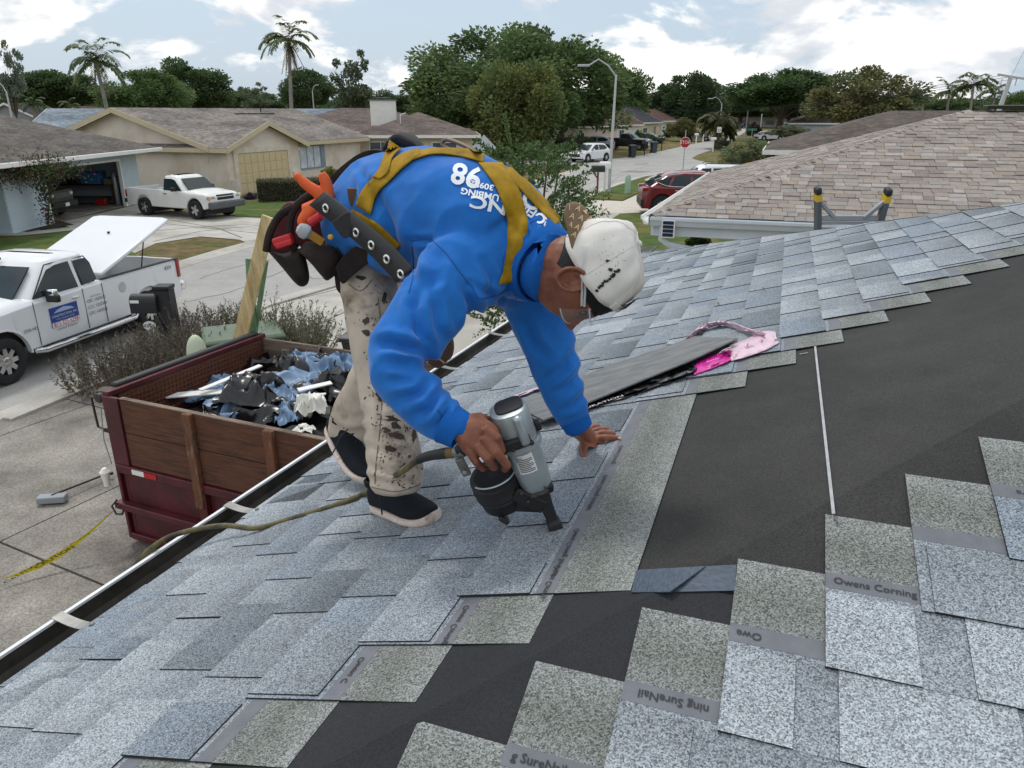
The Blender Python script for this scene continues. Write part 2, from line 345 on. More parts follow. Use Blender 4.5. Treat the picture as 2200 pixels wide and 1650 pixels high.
def nearhip_s(t):   # s where the near hip crosses height t on the left slope
    # point s*E+t*VL-HL*NL must satisfy NF.P=-HF
    return (-HF - VL.dot(NF) * t + HL * NL.dot(NF)) / E_.dot(NF)
def farhip_s(t): return 5.31 - .755 * t
t_ap = 2.2
for _ in range(30):
    t_ap += (farhip_s(t_ap) - nearhip_s(t_ap)) * .3
s_ap = nearhip_s(t_ap); APEX = Lp(s_ap, t_ap)
def eave_t(s): return -1.835 + .068 * (s - 2.0)
def skew(s, t): return t + .068 * (s - 2.0) * min(1, max(0, (-.43 - t) / 1.405))
def LP(s, t, h=0): return Lp(s, skew(s, t), h)
# deck planes: left slope triangle, front slope, back slope
sA = -.55
while nearhip_s(skew(sA, -1.835)) > sA: sA += .005
sB = 6.0
while farhip_s(skew(sB, -1.835)) > sB: sB += .005
cA, cB = Lp(sA, skew(sA, -1.835)), Lp(sB, skew(sB, -1.835))
RIDGE_END = APEX + U_ * 8.0
ez = cA.z
deck = MB(); deck.prism([cA, cB, APEX], -Z_ * .12)
deck.build('roof_deck', M_under, HOUSE)
cF = cA + U_ * 13; cBk = cB + U_ * 13
b = MB(); b.prism([cA + Z_ * .0, APEX, APEX + U_ * 9, cF], -Z_ * .12); b.build('roof_deck', M_under, HOUSE)
b = MB(); b.prism([cB, cBk, APEX + U_ * 9, APEX], -Z_ * .12); b.build('roof_deck', mat('grey_roofing', srgb(128, 138, 148), .95, var=.2, vs=8, coord='World', speck=(300, .6, 1.3)), HOUSE)
wallm = mat('house_wall', srgb(188, 180, 165), .9, var=.06, bump=.2, bs=60)
wi = .45
b = MB(); base = [cA + (U_ + E_) * wi, cB + (U_ - E_) * wi, cBk - E_ * wi, cF + E_ * wi]
b.prism([V((p.x, p.y, 0)) for p in base], Z_ * (ez - .1)); b.build('wall', wallm, HOUSE)
# fine sheets of underlayment rolls laid on the left slope: laps seen as low steps
def sheetL(pts, h, m, name='underlayment_sheet', th=.0025):
    b = MB(); b.prism([LP(s, t, h) for s, t in pts], NL * th); return b.build(name, m, HOUSE)
ts = -1.0
while nearhip_s(ts) < 1.235: ts += .005
sheetL([(nearhip_s(-1.2), -1.2), (1.235, -1.2), (1.235, ts)], .001, M_under2)
H1_, H2_ = Lp(nearhip_s(-1.2), -1.2), Lp(nearhip_s(ts), ts)
b = MB(); b.prism([p + NF * .001 for p in (H1_, H2_, H2_ + U_ * .45, H1_ + U_ * .8)], NF * .0025); b.build('underlayment_sheet', M_under2, HOUSE)
b = MB(); b.loft([[q + U_ * .05 + NF * .0030, q + (NL + NF) * .0028, q + E_ * .05 + NL * .0030, q - Z_ * .01] for q in (H1_ - VF * .0, H2_)]); b.build('hip_wrap', M_under2, HOUSE)
lap = MB(); lap.prism([onL(1368, 1226, .0048), onL(1516, 1218, .0048), onL(1440, 1273, .0048), onL(1357, 1274, .0048)], NL * .002)
lap.prism([onF(1500, 1219, .0048), onF(1582, 1214, .0048), onF(1578, 1270, .0048), onF(1430, 1273, .0048)], NF * .002); lap.build('seam_strip', mat('seam_strip', srgb(58, 72, 88), .45, var=.5, vs=60, coord='Object', stretch=(1, 1, 12), spec=.6), HOUSE)
cl = MB(); cl.bar(onL(1751, 742, .004), onL(1791, 1104, .004), .0065, .002, up=NL); cl.build('lap_line', mat('chalk', srgb(168, 170, 172), .8, var=.15, vs=30), HOUSE)
stp = MB(); stp.bar(onL(1718, 761, .004), onL(1736, 758, .004), .004, .002, up=NL); stp.build('staple', mat('steel', (.6, .6, .6), .35, metal=1), HOUSE)
# ---- shingles
LIGHT, MID, DARK, BLUE = srgb(158, 165, 171), srgb(142, 149, 156), srgb(122, 130, 137), srgb(134, 144, 154)
LAP = srgb(122, 125, 123)
def shingle(fn, a0, a1, t0, par, clipf=None, lead=None, seed=0, exposed_top=True):
    """one laminated shingle from a0 to a1 along the course, butt edge at t0; fn(a, t, h) -> point"""
    rr = random.Random(seed); b = MB(); g = (a1 - a0) * .0 + .0015
    lo, hi = min(a0, a1) + g, max(a0, a1) - g
    hb = lambda t: .0105 - .0085 * (t - t0) / SH      # the sheet leans on the course below
    curl = rr.uniform(-.0008, .0018)
    def F(a, t, h): 
        if clipf: a = clipf(a, t)
        return fn(a, t, h)
    def slab(x0, x1, y0, y1, h0, th, cols, mi=0):
        nx = max(1, int((x1 - x0) / .28)); 
        for i in range(nx):
            xa, xb = x0 + (x1 - x0) * i / nx, x0 + (x1 - x0) * (i + 1) / nx
            top = [F(xa, y0, hb(y0) + h0 + th), F(xb, y0, hb(y0) + h0 + th), F(xb, y1, hb(y1) + h0 + th), F(xa, y1, hb(y1) + h0 + th)]
            bot = [F(xa, y0, hb(y0) + h0), F(xb, y0, hb(y0) + h0), F(xb, y1, hb(y1) + h0), F(xa, y1, hb(y1) + h0)]
            b.add(top, [(0, 1, 2, 3)], mi, (cols[0], cols[0], cols[1], cols[1]))
            o = len(b.v); b.add(bot + top, [(0, 1, 5, 4), (2, 3, 7, 6)] + ([(3, 0, 4, 7)] if i == 0 else []) + ([(1, 2, 6, 5)] if i == nx - 1 else []), 1, None)
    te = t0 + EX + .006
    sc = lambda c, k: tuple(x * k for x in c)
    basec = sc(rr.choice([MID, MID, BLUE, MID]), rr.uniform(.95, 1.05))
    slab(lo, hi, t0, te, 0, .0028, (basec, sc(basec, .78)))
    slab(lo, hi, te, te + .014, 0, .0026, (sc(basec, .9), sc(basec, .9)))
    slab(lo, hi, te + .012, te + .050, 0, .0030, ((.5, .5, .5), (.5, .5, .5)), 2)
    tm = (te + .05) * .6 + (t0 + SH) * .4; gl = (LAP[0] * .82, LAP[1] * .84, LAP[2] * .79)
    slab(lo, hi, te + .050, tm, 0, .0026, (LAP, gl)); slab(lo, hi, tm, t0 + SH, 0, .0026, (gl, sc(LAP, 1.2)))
    x = lo + rr.uniform(-.1, .12)
    while x < hi:
        w = rr.uniform(.13, .30); x0, x1 = max(x, lo), min(x + w, hi)
        if x1 - x0 > .03:
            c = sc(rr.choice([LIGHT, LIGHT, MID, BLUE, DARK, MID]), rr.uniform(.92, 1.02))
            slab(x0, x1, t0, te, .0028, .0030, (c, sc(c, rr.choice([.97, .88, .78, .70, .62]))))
        x += w + rr.uniform(.05, .20)
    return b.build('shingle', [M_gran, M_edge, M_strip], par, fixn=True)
nsh = 0
def stair_L(j): return 1.22 + .155 * j if j <= 0 else 2.350 + .155 * (j - 1)
for j in range(-7, 14):
    top = -.433 + EX * j; t0 = top - SH
    if t0 < -1.93: continue
    s0 = stair_L(j); smax = farhip_s(t0) + .2
    if s0 > smax - .15: continue
    clipf = lambda a, t: min(a, farhip_s(skew(a, t)) + .02)
    off = ((j * .155 + .4) % SLEN); edges = [s0]
    first = s0 + R_.choice([SLEN, SLEN, .75]) if j != 0 else s0 + SLEN + .12
    x = first
    while x < smax: edges.append(x); x += SLEN
    edges.append(smax)
    for i in range(len(edges) - 1):
        a0, a1 = edges[i], edges[i + 1]
        if a0 > farhip_s(t0) - .05 or a1 - a0 < .06: continue
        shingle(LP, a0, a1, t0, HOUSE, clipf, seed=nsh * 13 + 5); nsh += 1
# starter course down to the gutter
for t0 in (-.433 - EX * 7 - SH, -.433 - EX * 8 - SH):
    if t0 < -1.86: t0 = -1.858
    x = -.3
    while x < 7.0:
        a0, a1 = max(x, nearhip_s(t0) + .1), min(x + SLEN, farhip_s(t0))
        if a1 - a0 > .1: shingle(LP, a0, a1, t0 , HOUSE, seed=nsh * 7 + 1); nsh += 1
        x += SLEN
# front slope, stair stepped along the hip and running off to the right
hipu = lambda t: -((-HL - VF.dot(NL) * t + HF * NF.dot(NL)) / -U_.dot(NL))
EAVF = (ez - H + NF.z * HF) / VF.z
for j in range(-11, 9):
    top = 1.014 * 1.02 + EX * 1.02 * j; t0 = top - SH * 1.02
    if t0 < EAVF - .06: continue
    u0 = .155 * 1.02 * j
    u0 = max(u0, -10); x = u0; k = 0
    while x < 3.3:
        a1 = x + (SLEN if k else R_.choice([SLEN, .8, SLEN]))
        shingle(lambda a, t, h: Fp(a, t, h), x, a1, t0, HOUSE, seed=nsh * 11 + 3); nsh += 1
        x = a1; k += 1
# printed words on the bare nail strips
def print_on(txt, p, xdir, ydir, size, n): lettering(txt, size, p + n * .0045, xdir, ydir, M_ink, 'nail_strip_lettering', HOUSE, lift=0)
def strip_text_L(txt, px, flip=1, size=.030): 
    p = onL(*px, .0105); print_on(txt, p, E_ * flip, VL * -flip, size, NL)
for txt, px in (('Owens Corning SureNail', (1216, 1192)), ('Owens Corning SureNail', (1275, 1065)), ('Owens Corning', (982, 1350)), ('Owens C', (792, 1448)), ('Owens Corning', (1312, 985)), ('Owens Corning', (1185, 1258))):
    p = onL(*px); st = ((p - CAM).dot(E_), (p - CAM).dot(VL))
    j = round((st[1] + .433 - (-SH + EX + .037)) / EX); tt = -.433 + EX * j - SH + EX + .037
    lettering(txt, .0195, Lp(st[0], skew(st[0], tt), .0105 - .0085 * (EX + .037) / SH + .0046), -E_, -VL, M_ink, 'nail_strip_lettering', HOUSE, lift=0, bold=.012)
for txt, j, du, up in (('Owens Corning', 1, .085, 1), ('Owe', 0, .035, -1), ('ning SureNail', -1, .085, -1), ('g SureNail', -2, .06, 1), ('ning Sure', 3, .085, -1), ('Owens Corning', 4, .085, 1)):
    k = EX * 1.02; tt = 1.014 * 1.02 - SH * 1.02 + EX + .037 + k * j
    lettering(txt, .0215, Fp(.155 * 1.02 * j + du, tt, .0105 - .0085 * (EX + .037) / SH + .0048), U_ * up, VF * up, M_ink, 'nail_strip_lettering', HOUSE, lift=0, bold=.012)
# ---- gutter along the left eave
M_gut = mat('gutter_white', srgb(226, 228, 230), .35, var=.05, vs=6, spec=.5)
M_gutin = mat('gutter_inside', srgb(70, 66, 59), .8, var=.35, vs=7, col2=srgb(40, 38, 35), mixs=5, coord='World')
def gut(s, off, dz): p = Lp(s, eave_t(s)); return p - U_ * off + Z_ * dz
prof_o = [(.012, -.015), (.012, -.10), (.085, -.105), (.125, -.05), (.125, -.006), (.108, -.006), (.108, -.012), (.119, -.012)]
prof = [(.006, -.005), (.006, -.11), (.115, -.115), (.162, -.055), (.162, .004), (.150, .004), (.150, -.004), (.158, -.004), (.158, -.052), (.112, -.107), (.014, -.104), (.014, -.005)]
ss = [sA - .1 + (sB + .2 - sA) * i / 12 for i in range(13)]
b = MB(); b.loft([[gut(s, o, z - .004) for o, z in prof] for s in ss]); G_ = b.build('gutter', [M_gut], HOUSE)
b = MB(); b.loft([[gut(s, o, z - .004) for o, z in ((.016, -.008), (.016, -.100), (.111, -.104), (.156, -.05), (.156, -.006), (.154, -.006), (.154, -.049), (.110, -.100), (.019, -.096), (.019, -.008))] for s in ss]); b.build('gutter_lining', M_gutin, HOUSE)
fa = MB(); fa.loft([[gut(s, -.02, -.02), gut(s, .004, -.02), gut(s, .004, -.2), gut(s, -.02, -.2)] for s in ss]); fa.build('fascia', M_gut, HOUSE)
M_galv = mat('hanger_metal', (.24, .24, .23), .5, metal=.7, var=.2, vs=20)
for px in ((228, 1352), (572, 1102), (985, 797), (1085, 725)):
    p = onL(*px); s = (p - CAM).dot(E_); b = MB()
    r = []
    for k in range(9):
        o = .0 + .156 * k / 8; r.append((o, .006 - .012 * sin(pi * k / 8)))
    b.loft([[gut(s - .016, o, z), gut(s + .016, o, z), gut(s + .016, o, z + .003), gut(s - .016, o, z + .003)] for o, z in r]); b.lathe([(.007, 0), (.007, .006), (.004, .008)], gut(s, .03, .006), n=8); b.build('gutter_hanger', M_galv, HOUSE)
# ================================================================== neighbouring houses
M_white = mat('white_trim', srgb(232, 232, 228), .5, var=.04)
M_glass = mat('window_glass', srgb(70, 84, 96), .08, var=.25, vs=1.2, spec=.8)
def rotz(a): return Matrix.Rotation(a, 3, 'Z')
class Frame:                      # local x, y on the ground -> world
    def __init__(s, o, xd): s.o = V((o[0], o[1], 0)); s.x = V((xd[0], xd[1], 0)).normalized(); s.y = V((-s.x.y, s.x.x, 0))
    def __call__(s, a, b, z=0): return s.o + s.x * a + s.y * b + Z_ * z
def gable_block(f, par, x0, x1, y0, y1, h, rise, oh, wm, rm, tm, axis='x', th=.09, rake=.16, ends=(1, 1)):
    """ridge along `axis`; walls with gable ends, two roof slopes, rake boards"""
    g = (lambda a, b, z: f(a, b, z)) if axis == 'x' else (lambda a, b, z: f(b, a, z))
    if axis != 'x': x0, x1, y0, y1 = y0, y1, x0, x1
    ym = (y0 + y1) / 2; k = rise / (ym - y0)
    b = MB(); pent = lambda x: [g(x, y0, 0), g(x, y1, 0), g(x, y1, h), g(x, ym, h + rise - .02), g(x, y0, h)]
    b.loft([pent(x0), pent(x1)]); b.build('wall', wm, par)
    for s_ in (-1, 1):
        ye = (y0 - oh) if s_ < 0 else (y1 + oh); ze = h - oh * k
        rb = MB(); q = [g(x0 - oh, ye, ze), g(x1 + oh, ye, ze), g(x1 + oh, ym, h + rise), g(x0 - oh, ym, h + rise)]
        rb.hexa([p + Z_ * .02 for p in q] + [p + Z_ * (th + .02) for p in q]); rb.build('roof', rm, par)
        tb = MB()
        for xe in ((x0 - oh - .03) if ends[0] else None, (x1 + oh) if ends[1] else None):
            if xe is None: continue
            q = [g(xe, ye, ze - rake + .05), g(xe + .03, ye, ze - rake + .05), g(xe + .03, ym, h + rise - rake + .05), g(xe, ym, h + rise - rake + .05)]
            tb.hexa(q + [p + Z_ * (rake + .07) for p in q])
        eb = ye + (-.03 if s_ < 0 else 0)
        q = [g(x0 - oh, eb, ze - rake + .06), g(x1 + oh, eb, ze - rake + .06), g(x1 + oh, eb + .03, ze - rake + .06), g(x0 - oh, eb + .03, ze - rake + .06)]
        tb.hexa(q + [p + Z_ * (rake + .02) for p in q]); tb.build('trim', tm, par)
def hip_block(f, par, x0, x1, y0, y1, h, k, oh, wm, rm, tm, fas=.2):
    b = MB(); q = [f(x0, y0), f(x1, y0), f(x1, y1), f(x0, y1)]; b.prism(q, Z_ * h); b.build('wall', wm, par)
    X0, X1, Y0, Y1 = x0 - oh, x1 + oh, y0 - oh, y1 + oh; w = (Y1 - Y0) / 2; ym = (Y0 + Y1) / 2
    if X1 - X0 > Y1 - Y0: A, B = (X0 + w, ym), (X1 - w, ym)
    else: w = (X1 - X0) / 2; A, B = ((X0 + X1) / 2, Y0 + w), ((X0 + X1) / 2, Y1 - w)
    zr = h + w * k
    c = [f(X0, Y0, h), f(X1, Y0, h), f(X1, Y1, h), f(X0, Y1, h)]; a, d = f(*A, zr), f(*B, zr)
    if X1 - X0 > Y1 - Y0: fs = [(0, 1, 5, 4), (1, 2, 5), (2, 3, 4, 5), (3, 0, 4)]
    else: fs = [(0, 1, 4), (1, 2, 5, 4), (2, 3, 5), (3, 0, 4, 5)]
    b = MB(); b.add(c + [a, d], fs + [(3, 2, 1, 0)]); b.build('roof', rm, par)
    t = MB(); 
    for i in range(4):
        p, q2 = c[i], c[(i + 1) % 4]; t.bar(p - Z_ * fas / 2, q2 - Z_ * fas / 2, .08, fas)
    t.build('eave_trim', tm, par); return zr
def window(f, par, x, y, z, w, h, face='y', mats=(None, None), name='window', bars=1):
    """panel on a wall; face 'y-' looks towards -y of the frame, 'x+' towards +x ..."""
    d = {'y-': (f.x, -f.y), 'y+': (f.x, f.y), 'x+': (f.y, f.x), 'x-': (f.y, -f.x)}[face]; c = f(x, y, z)
    b = MB(); t = .07
    for s_ in (-1, 1):
        b.bar(c + d[0] * s_ * w / 2 - Z_ * (h / 2 + t / 2), c + d[0] * s_ * w / 2 + Z_ * (h / 2 + t / 2), t, .09, up=d[1]); b.bar(c - d[0] * (w / 2 - t / 2) + Z_ * s_ * h / 2, c + d[0] * (w / 2 - t / 2) + Z_ * s_ * h / 2, .088, t, up=Z_)
    for i in range(bars): xx = -w / 2 + w * (i + 1) / (bars + 1); b.bar(c + d[0] * xx - Z_ * (h / 2 - t / 2), c + d[0] * xx + Z_ * (h / 2 - t / 2), .04, .086, up=d[1])
    o = b.build(name, mats[0] or M_white, par)
    g = MB(); g.bar(c - d[0] * (w / 2 - .02), c + d[0] * (w / 2 - .02), .03, h - .04, up=Z_); g.build('pane', mats[1] or M_glass, o); return o
def boxf(b, f, x0, x1, y0, y1, z0, z1, mi=0):
    q = [f(x0, y0, z0), f(x1, y0, z0), f(x1, y1, z0), f(x0, y1, z0)]; b.hexa(q + [p + Z_ * (z1 - z0) for p in q], mi)
def shroof(name, c1, c2, vs=2.0): return mat(name, c1, .95, var=.22, vs=vs, col2=c2, mixs=.6, mixr=(.4, .65), coord='World', speck=(9, .72, 1.25), stretch=(.55, .55, 3.2), bump=.3, bs=18, spec=.15)
# ---------- neighbour to the right: pinkish shingled hip roof, gutter, solar lamp
NE = V(E_); C0 = gnd(1400, 464, 2.7); C1 = gnd(1748, 478, 2.7); dN = (C1 - C0).normalized(); upN = V((-dN.y, dN.x, 0)); C2 = gnd(1518, 380, 2.7)
thN = radians(18.4); vN = upN * cos(thN) + Z_ * sin(thN); nN = dN.cross(vN).normalized()
NB = thing('house', 'neighbouring house with pinkish brown shingled hip roof and white gutter', 'house', C0 - Z_ * 2.7)
def hitN(x, y): r = ray(x, y); return CAM + r * ((C0 - CAM).dot(nN) / r.dot(nN))
RG = hitN(2082, 238); leftd = (C2 - C0).normalized()
a_ = (RG - C0).dot(dN); b_ = (RG - C0).dot(vN)
far = C0 + dN * 14
M_pk = [mat('brown_shingle_%d' % i, srgb(*c), .95, var=.10, vs=9, coord='World', speck=(160, .74, 1.22), spec=.15) for i, c in enumerate([(147, 138, 131), (141, 132, 126), (154, 146, 139), (134, 126, 121), (165, 158, 152), (154, 142, 131), (148, 143, 139)])]
M_pkd = mat('brown_shingle_edge', srgb(92, 78, 72), .95, coord='World')
b = MB(); b.prism([C0, far, RG + dN * 9, RG], -nN * .1); b.build('roof', M_pkd, NB)
vB0 = ((RG - C0) - leftd * (RG - C0).dot(leftd)).normalized(); nB = vB0.cross(leftd).normalized()
if nB.z < 0: nB = -nB
P2 = C0 + leftd * (2 * (RG - C0).dot(leftd))
b = MB(); b.prism([C0, RG, P2], -nB * .1); b.build('roof', M_pkd, NB)
b = MB(); b.prism([P2, RG, RG + dN * 9, P2 + dN * 14], -Z_ * .1); b.build('roof', M_pk[1], NB)
tabw = [.15, .19, .24, .29]; tabmesh = {}
def tabm(w, c):
    if (w, c) not in tabmesh:
        q = MB(); q.box((w / 2, .075, .006), (w - .006, .15, .010)); o = q.build('shingle', M_pk[c]); tabmesh[(w, c)] = o.data; bpy.data.objects.remove(o)
    return tabmesh[(w, c)]
tabs = []
def course(o, d, v, n, clip, rows, xr, ex=.142):
    rr = random.Random(3)
    for r in range(rows):
        x0, x1 = clip(r * ex); x = x0 - rr.uniform(0, .2)
        while x < x1:
            w = rr.choice(tabw); 
            if x + w * .5 > x0 and x + w * .6 < x1:
                lift = rr.choice([0, .006, .009]); M = Matrix((d, v, n)).transposed().to_4x4(); p = o + d * x + v * (r * ex) + n * (lift + .004)
                tilt = Matrix.Rotation(radians(2.6), 4, 'X'); M.translation = p
                tabs.append((M @ Matrix.Rotation(radians(-2.2), 4, 'X') @ Matrix.Translation((0, 0, .006)), w, rr.choice([0, 0, 1, 1, 2, 2, 3, 4, 5, 6])))
            x += w
course(C0 - vN * .02, dN, vN, nN, lambda t: (a_ * t / b_ + .08, a_ * t / b_ * 0 + 8.2 + t * .3), int(b_ / .142), 0)
LB = (P2 - C0).length; bB = (RG - C0).dot(vB0); aB = (RG - C0).dot(leftd)
course(C0 - vB0 * .02, leftd, vB0, nB, lambda t: (aB * t / bB + .1, LB - (LB - aB) * t / bB), int(bB / .142), 0)
vis = []
for T in tabs:
    P = T[0].translation; 
    if (P - CAM).dot(_F) < 1: continue
    x, y = proj(P)
    if 1380 < x < 2230 and 200 < y < 520: vis.append(((P - CAM).length, T))
vis.sort(key=lambda q: q[0]); hi_ = set(id(q[1]) for q in vis[:300]); rest = MB()
for T in tabs:
    if id(T) in hi_:
        o = link('shingle', tabm(T[1], T[2]), NB); o.matrix_parent_inverse = NB.matrix_basis.inverted(); o.matrix_basis = T[0]
    else:
        me = tabm(T[1], T[2]); rest.add([T[0] @ v.co for v in me.vertices], [tuple(p.vertices) for p in me.polygons], T[2])
rs = rest.build('shingles', M_pk, NB, fixn=False); rs['kind'] = 'stuff'
nc = 30; hl = (RG - C0); capd = hl.normalized()
sideA = (dN - capd * dN.dot(capd)).normalized(); sideB = (leftd - capd * leftd.dot(capd)).normalized()
for i in range(int(hl.length / .16)):
    p = C0 + capd * (i * .16) + Z_ * .028; q = p + capd * .2 - Z_ * .012; b = MB()
    A, B = sideA * .15 - Z_ * .012, sideB * .15 - Z_ * .012
    top = [p + A, p + Z_ * .014, p + B, q + B, q + Z_ * .006, q + A]; b.add([t_ - Z_ * .012 for t_ in top] + top, [(6, 7, 10, 11), (7, 8, 9, 10), (0, 1, 7, 6), (1, 2, 8, 7), (0, 6, 11, 5), (2, 3, 9, 8), (0, 5, 4, 1), (1, 4, 3, 2)])
    b.build('hip_cap', M_pk[R_.choice([0, 0, 1, 2, 5, 4, 6])], NB)
b = MB(); b.bar(RG + dN * .25 + Z_ * .055, RG + dN * 8 + Z_ * .055, .34, .05); b.build('ridge_vent', mat('ridge_vent', srgb(44, 42, 42), .9), NB)
b = MB(); b.bar(RG + dN * .25 + Z_ * .09, RG + dN * 8 + Z_ * .09, .36, .016); b.build('ridge_cap', M_pk[1], NB)
def gutter_run(a, bb, out, name='gutter', hh=.13, m=M_white):
    q = MB(); pr = [(-.01, .0), (-.01, -hh), (.06, -hh), (.09, -hh * .55), (.12, -hh * .3), (.12, 0), (.10, 0), (.10, -hh * .3), (.0, -hh * .85), (.0, 0)]
    q.loft([[p + out * o + Z_ * z for o, z in pr] for p in (a, bb)]); return q.build(name, m, NB)
M_gb = mat('gutter_pale', srgb(206, 216, 224), .4, var=.05)
gutter_run(C0 - leftd * .05, far, -upN, m=M_gb); gutter_run(C0 - dN * .05 , P2, V((-leftd.y, leftd.x, 0)), m=M_white)
b = MB(); b.bar(C0 + upN * .03 - Z_ * .17, far + upN * .03 - Z_ * .17, .04, .22); b.bar(C0 + V((leftd.y, -leftd.x, 0)) * .03 - Z_ * .17, P2 + V((leftd.y, -leftd.x, 0)) * .03 - Z_ * .17, .04, .22); b.build('fascia', M_gb, NB)
b = MB(); w0 = C0 + dN * 1.6 + upN * .6 + leftd * .2; b.prism([V((p.x, p.y, 0)) for p in (w0, w0 + dN * 12, w0 + dN * 12 + leftd * 7, w0 + leftd * 7)], Z_ * 2.62); b.build('wall', mat('tan_stucco', srgb(170, 146, 112), .9, var=.06), NB)
b = MB(); b.prism([C0 - Z_ * .27 + p for p in (V((0, 0, 0)), dN * 13, dN * 13 + leftd * 8, leftd * 8)], -Z_ * .02); b.build('soffit', M_gb, NB)
sp = NB_s = C0 + dN * .28 - upN * .16 - Z_ * .16
SL = thing('solar_lamp', 'small white framed solar panel lamp clipped to the neighbouring gutter corner', 'lamp', sp)
b = MB(); b.box((0, 0, 0), (.20, .03, .27), Matrix((dN, upN, Z_)).transposed()); bq = [sp + k for k in ()]
b.v = [tuple(sp + V(v)) for v in b.v]; b.build('frame', M_white, SL, bevel=.006)
for i in range(4):
    q = MB(); q.box((0, -.017, .09 - .06 * i), (.16, .008, .05), None); M3 = Matrix((dN, upN, Z_)).transposed(); q.v = [tuple(sp + M3 @ V(v)) for v in q.v]; q.build('solar_cell', mat('solar_cell', srgb(30, 44, 70), .25, var=.2, vs=9), SL)
dsx = C0 + dN * .18 - upN * .06
b = MB(); b.tube([dsx - Z_ * .12, dsx - Z_ * .34, dsx - Z_ * .42 + dN * .1 + upN * .05, dsx - Z_ * .72 + dN * 1.3 + upN * .6, dsx - Z_ * .9 + dN * 1.42 + upN * .66, dsx - Z_ * 2.6 + dN * 1.42 + upN * .66], .05, 8); b.build('downpipe', M_gb, NB, smooth=True)
# ---------- dark roof behind it
f = Frame(gnd(1640, 322, 2.6) - Z_ * 2.6, (E_.y, -E_.x))
D2 = thing('house', 'house with weathered dark grey hip roof behind the pinkish brown one', 'house', f(0, 0))
M_dkroof = shroof('dark_grey_roofing', srgb(98, 90, 84), srgb(82, 76, 72))
hip_block(f, D2, .5, 17, .5, 10.5, 2.6, .30, .5, mat('pale_wall', srgb(200, 196, 186), .9, var=.05), M_dkroof, M_white)
# ---------- pale blue house with the open garage (left)
fx = -18.2; f = Frame((fx, 24.0), (0, 1))      # x runs along the facade (away), y points to -X (into the house)
B1 = thing('house', 'pale blue house with open garage, brown roof and white eaves', 'house', f(0, 0))
M_blue = mat('pale_blue_siding', srgb(186, 200, 208), .8, var=.05, bump=0)
M_br = shroof('brown_grey_roofing', srgb(104, 99, 94), srgb(90, 85, 81))
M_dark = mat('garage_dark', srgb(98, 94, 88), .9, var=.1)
g0, g1, gh = 5.9, 12.0, 2.15
b = MB(); boxf(b, f, g1, 13.6, 0, .2, 0, 2.5); boxf(b, f, g0, g1, 0, .2, gh, 2.5)
boxf(b, f, 13.4, 13.6, .2, 9, 0, 2.5); boxf(b, f, -6, 13.4, 8.8, 9, 0, 2.5); b.build('wall', M_blue, B1)
# siding boards on the near stretch of wall
wb = MB(); boxf(wb, f, 3.4, g0, .03, .2, 0, 2.5); boxf(wb, f, 3.4, 3.6, .2, 3.4, 0, 2.5); boxf(wb, f, -6, 3.4, 3.2, 3.4, 0, 2.5); wb.build('wall', M_blue, B1)
for i in range(16):
    for (p, q2) in ((f(3.4, 0, 0), f(g0, 0, 0)), (f(3.4, 3.2, 0), f(3.4, 0, 0))):
        z = .02 + i * .155; w = MB(); d = (q2 - p).normalized(); n = V((d.y, -d.x, 0)); a = [p + Z_ * z, q2 + Z_ * z, q2 + Z_ * (z + .15) , p + Z_ * (z + .15)]
        w.hexa([a[0] + n * .035, a[1] + n * .035, a[2] + n * .012, a[3] + n * .012] + [a[0] - n * .02, a[1] - n * .02, a[2] - n * .02, a[3] - n * .02]); w.build('siding_board', M_blue, B1)
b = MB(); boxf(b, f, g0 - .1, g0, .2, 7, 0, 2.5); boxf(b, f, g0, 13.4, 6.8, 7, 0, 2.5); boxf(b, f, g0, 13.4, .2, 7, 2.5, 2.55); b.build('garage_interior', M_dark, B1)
b = MB(); boxf(b, f, g1 - .09, g1, -.02, .12, 0, gh); boxf(b, f, g0, g0 + .09, -.02, .12, 0, gh); boxf(b, f, g0 + .09, g1 - .09, -.02, .12, gh - .09, gh); b.build('garage_door_frame', M_white, B1)
b = MB(); boxf(b, f, g0 - .5, g1 + .5, .2, 7, 0, .03); b.build('garage_floor', M_conc2, B1)
oh = .9; zt = 2.55; kk = .33; yr = 9.6 / 2 + oh; zr = zt + yr * kk
e0, e1, r1 = f(-8, -oh, zt), f(13.6 + oh, -oh, zt), f(13.6 + oh - yr, yr - oh, zr); r0 = f(-8, yr - oh, zr); bk1, bk0 = f(13.6 + oh, 2 * yr - oh, zt), f(-8, 2 * yr - oh, zt)
b = MB(); b.add([e0, e1, r1, r0, bk1, bk0], [(0, 1, 2, 3), (1, 4, 2), (4, 5, 3, 2), (0, 5, 4, 1), (0, 3, 5)]); b.build('roof', M_br, B1)
b = MB(); b.bar(e0 - Z_ * .08, e1 - Z_ * .08, .12, .17); b.bar(e1 - Z_ * .08, bk1 - Z_ * .08, .12, .17); b.build('gutter', M_white, B1, bevel=.02)
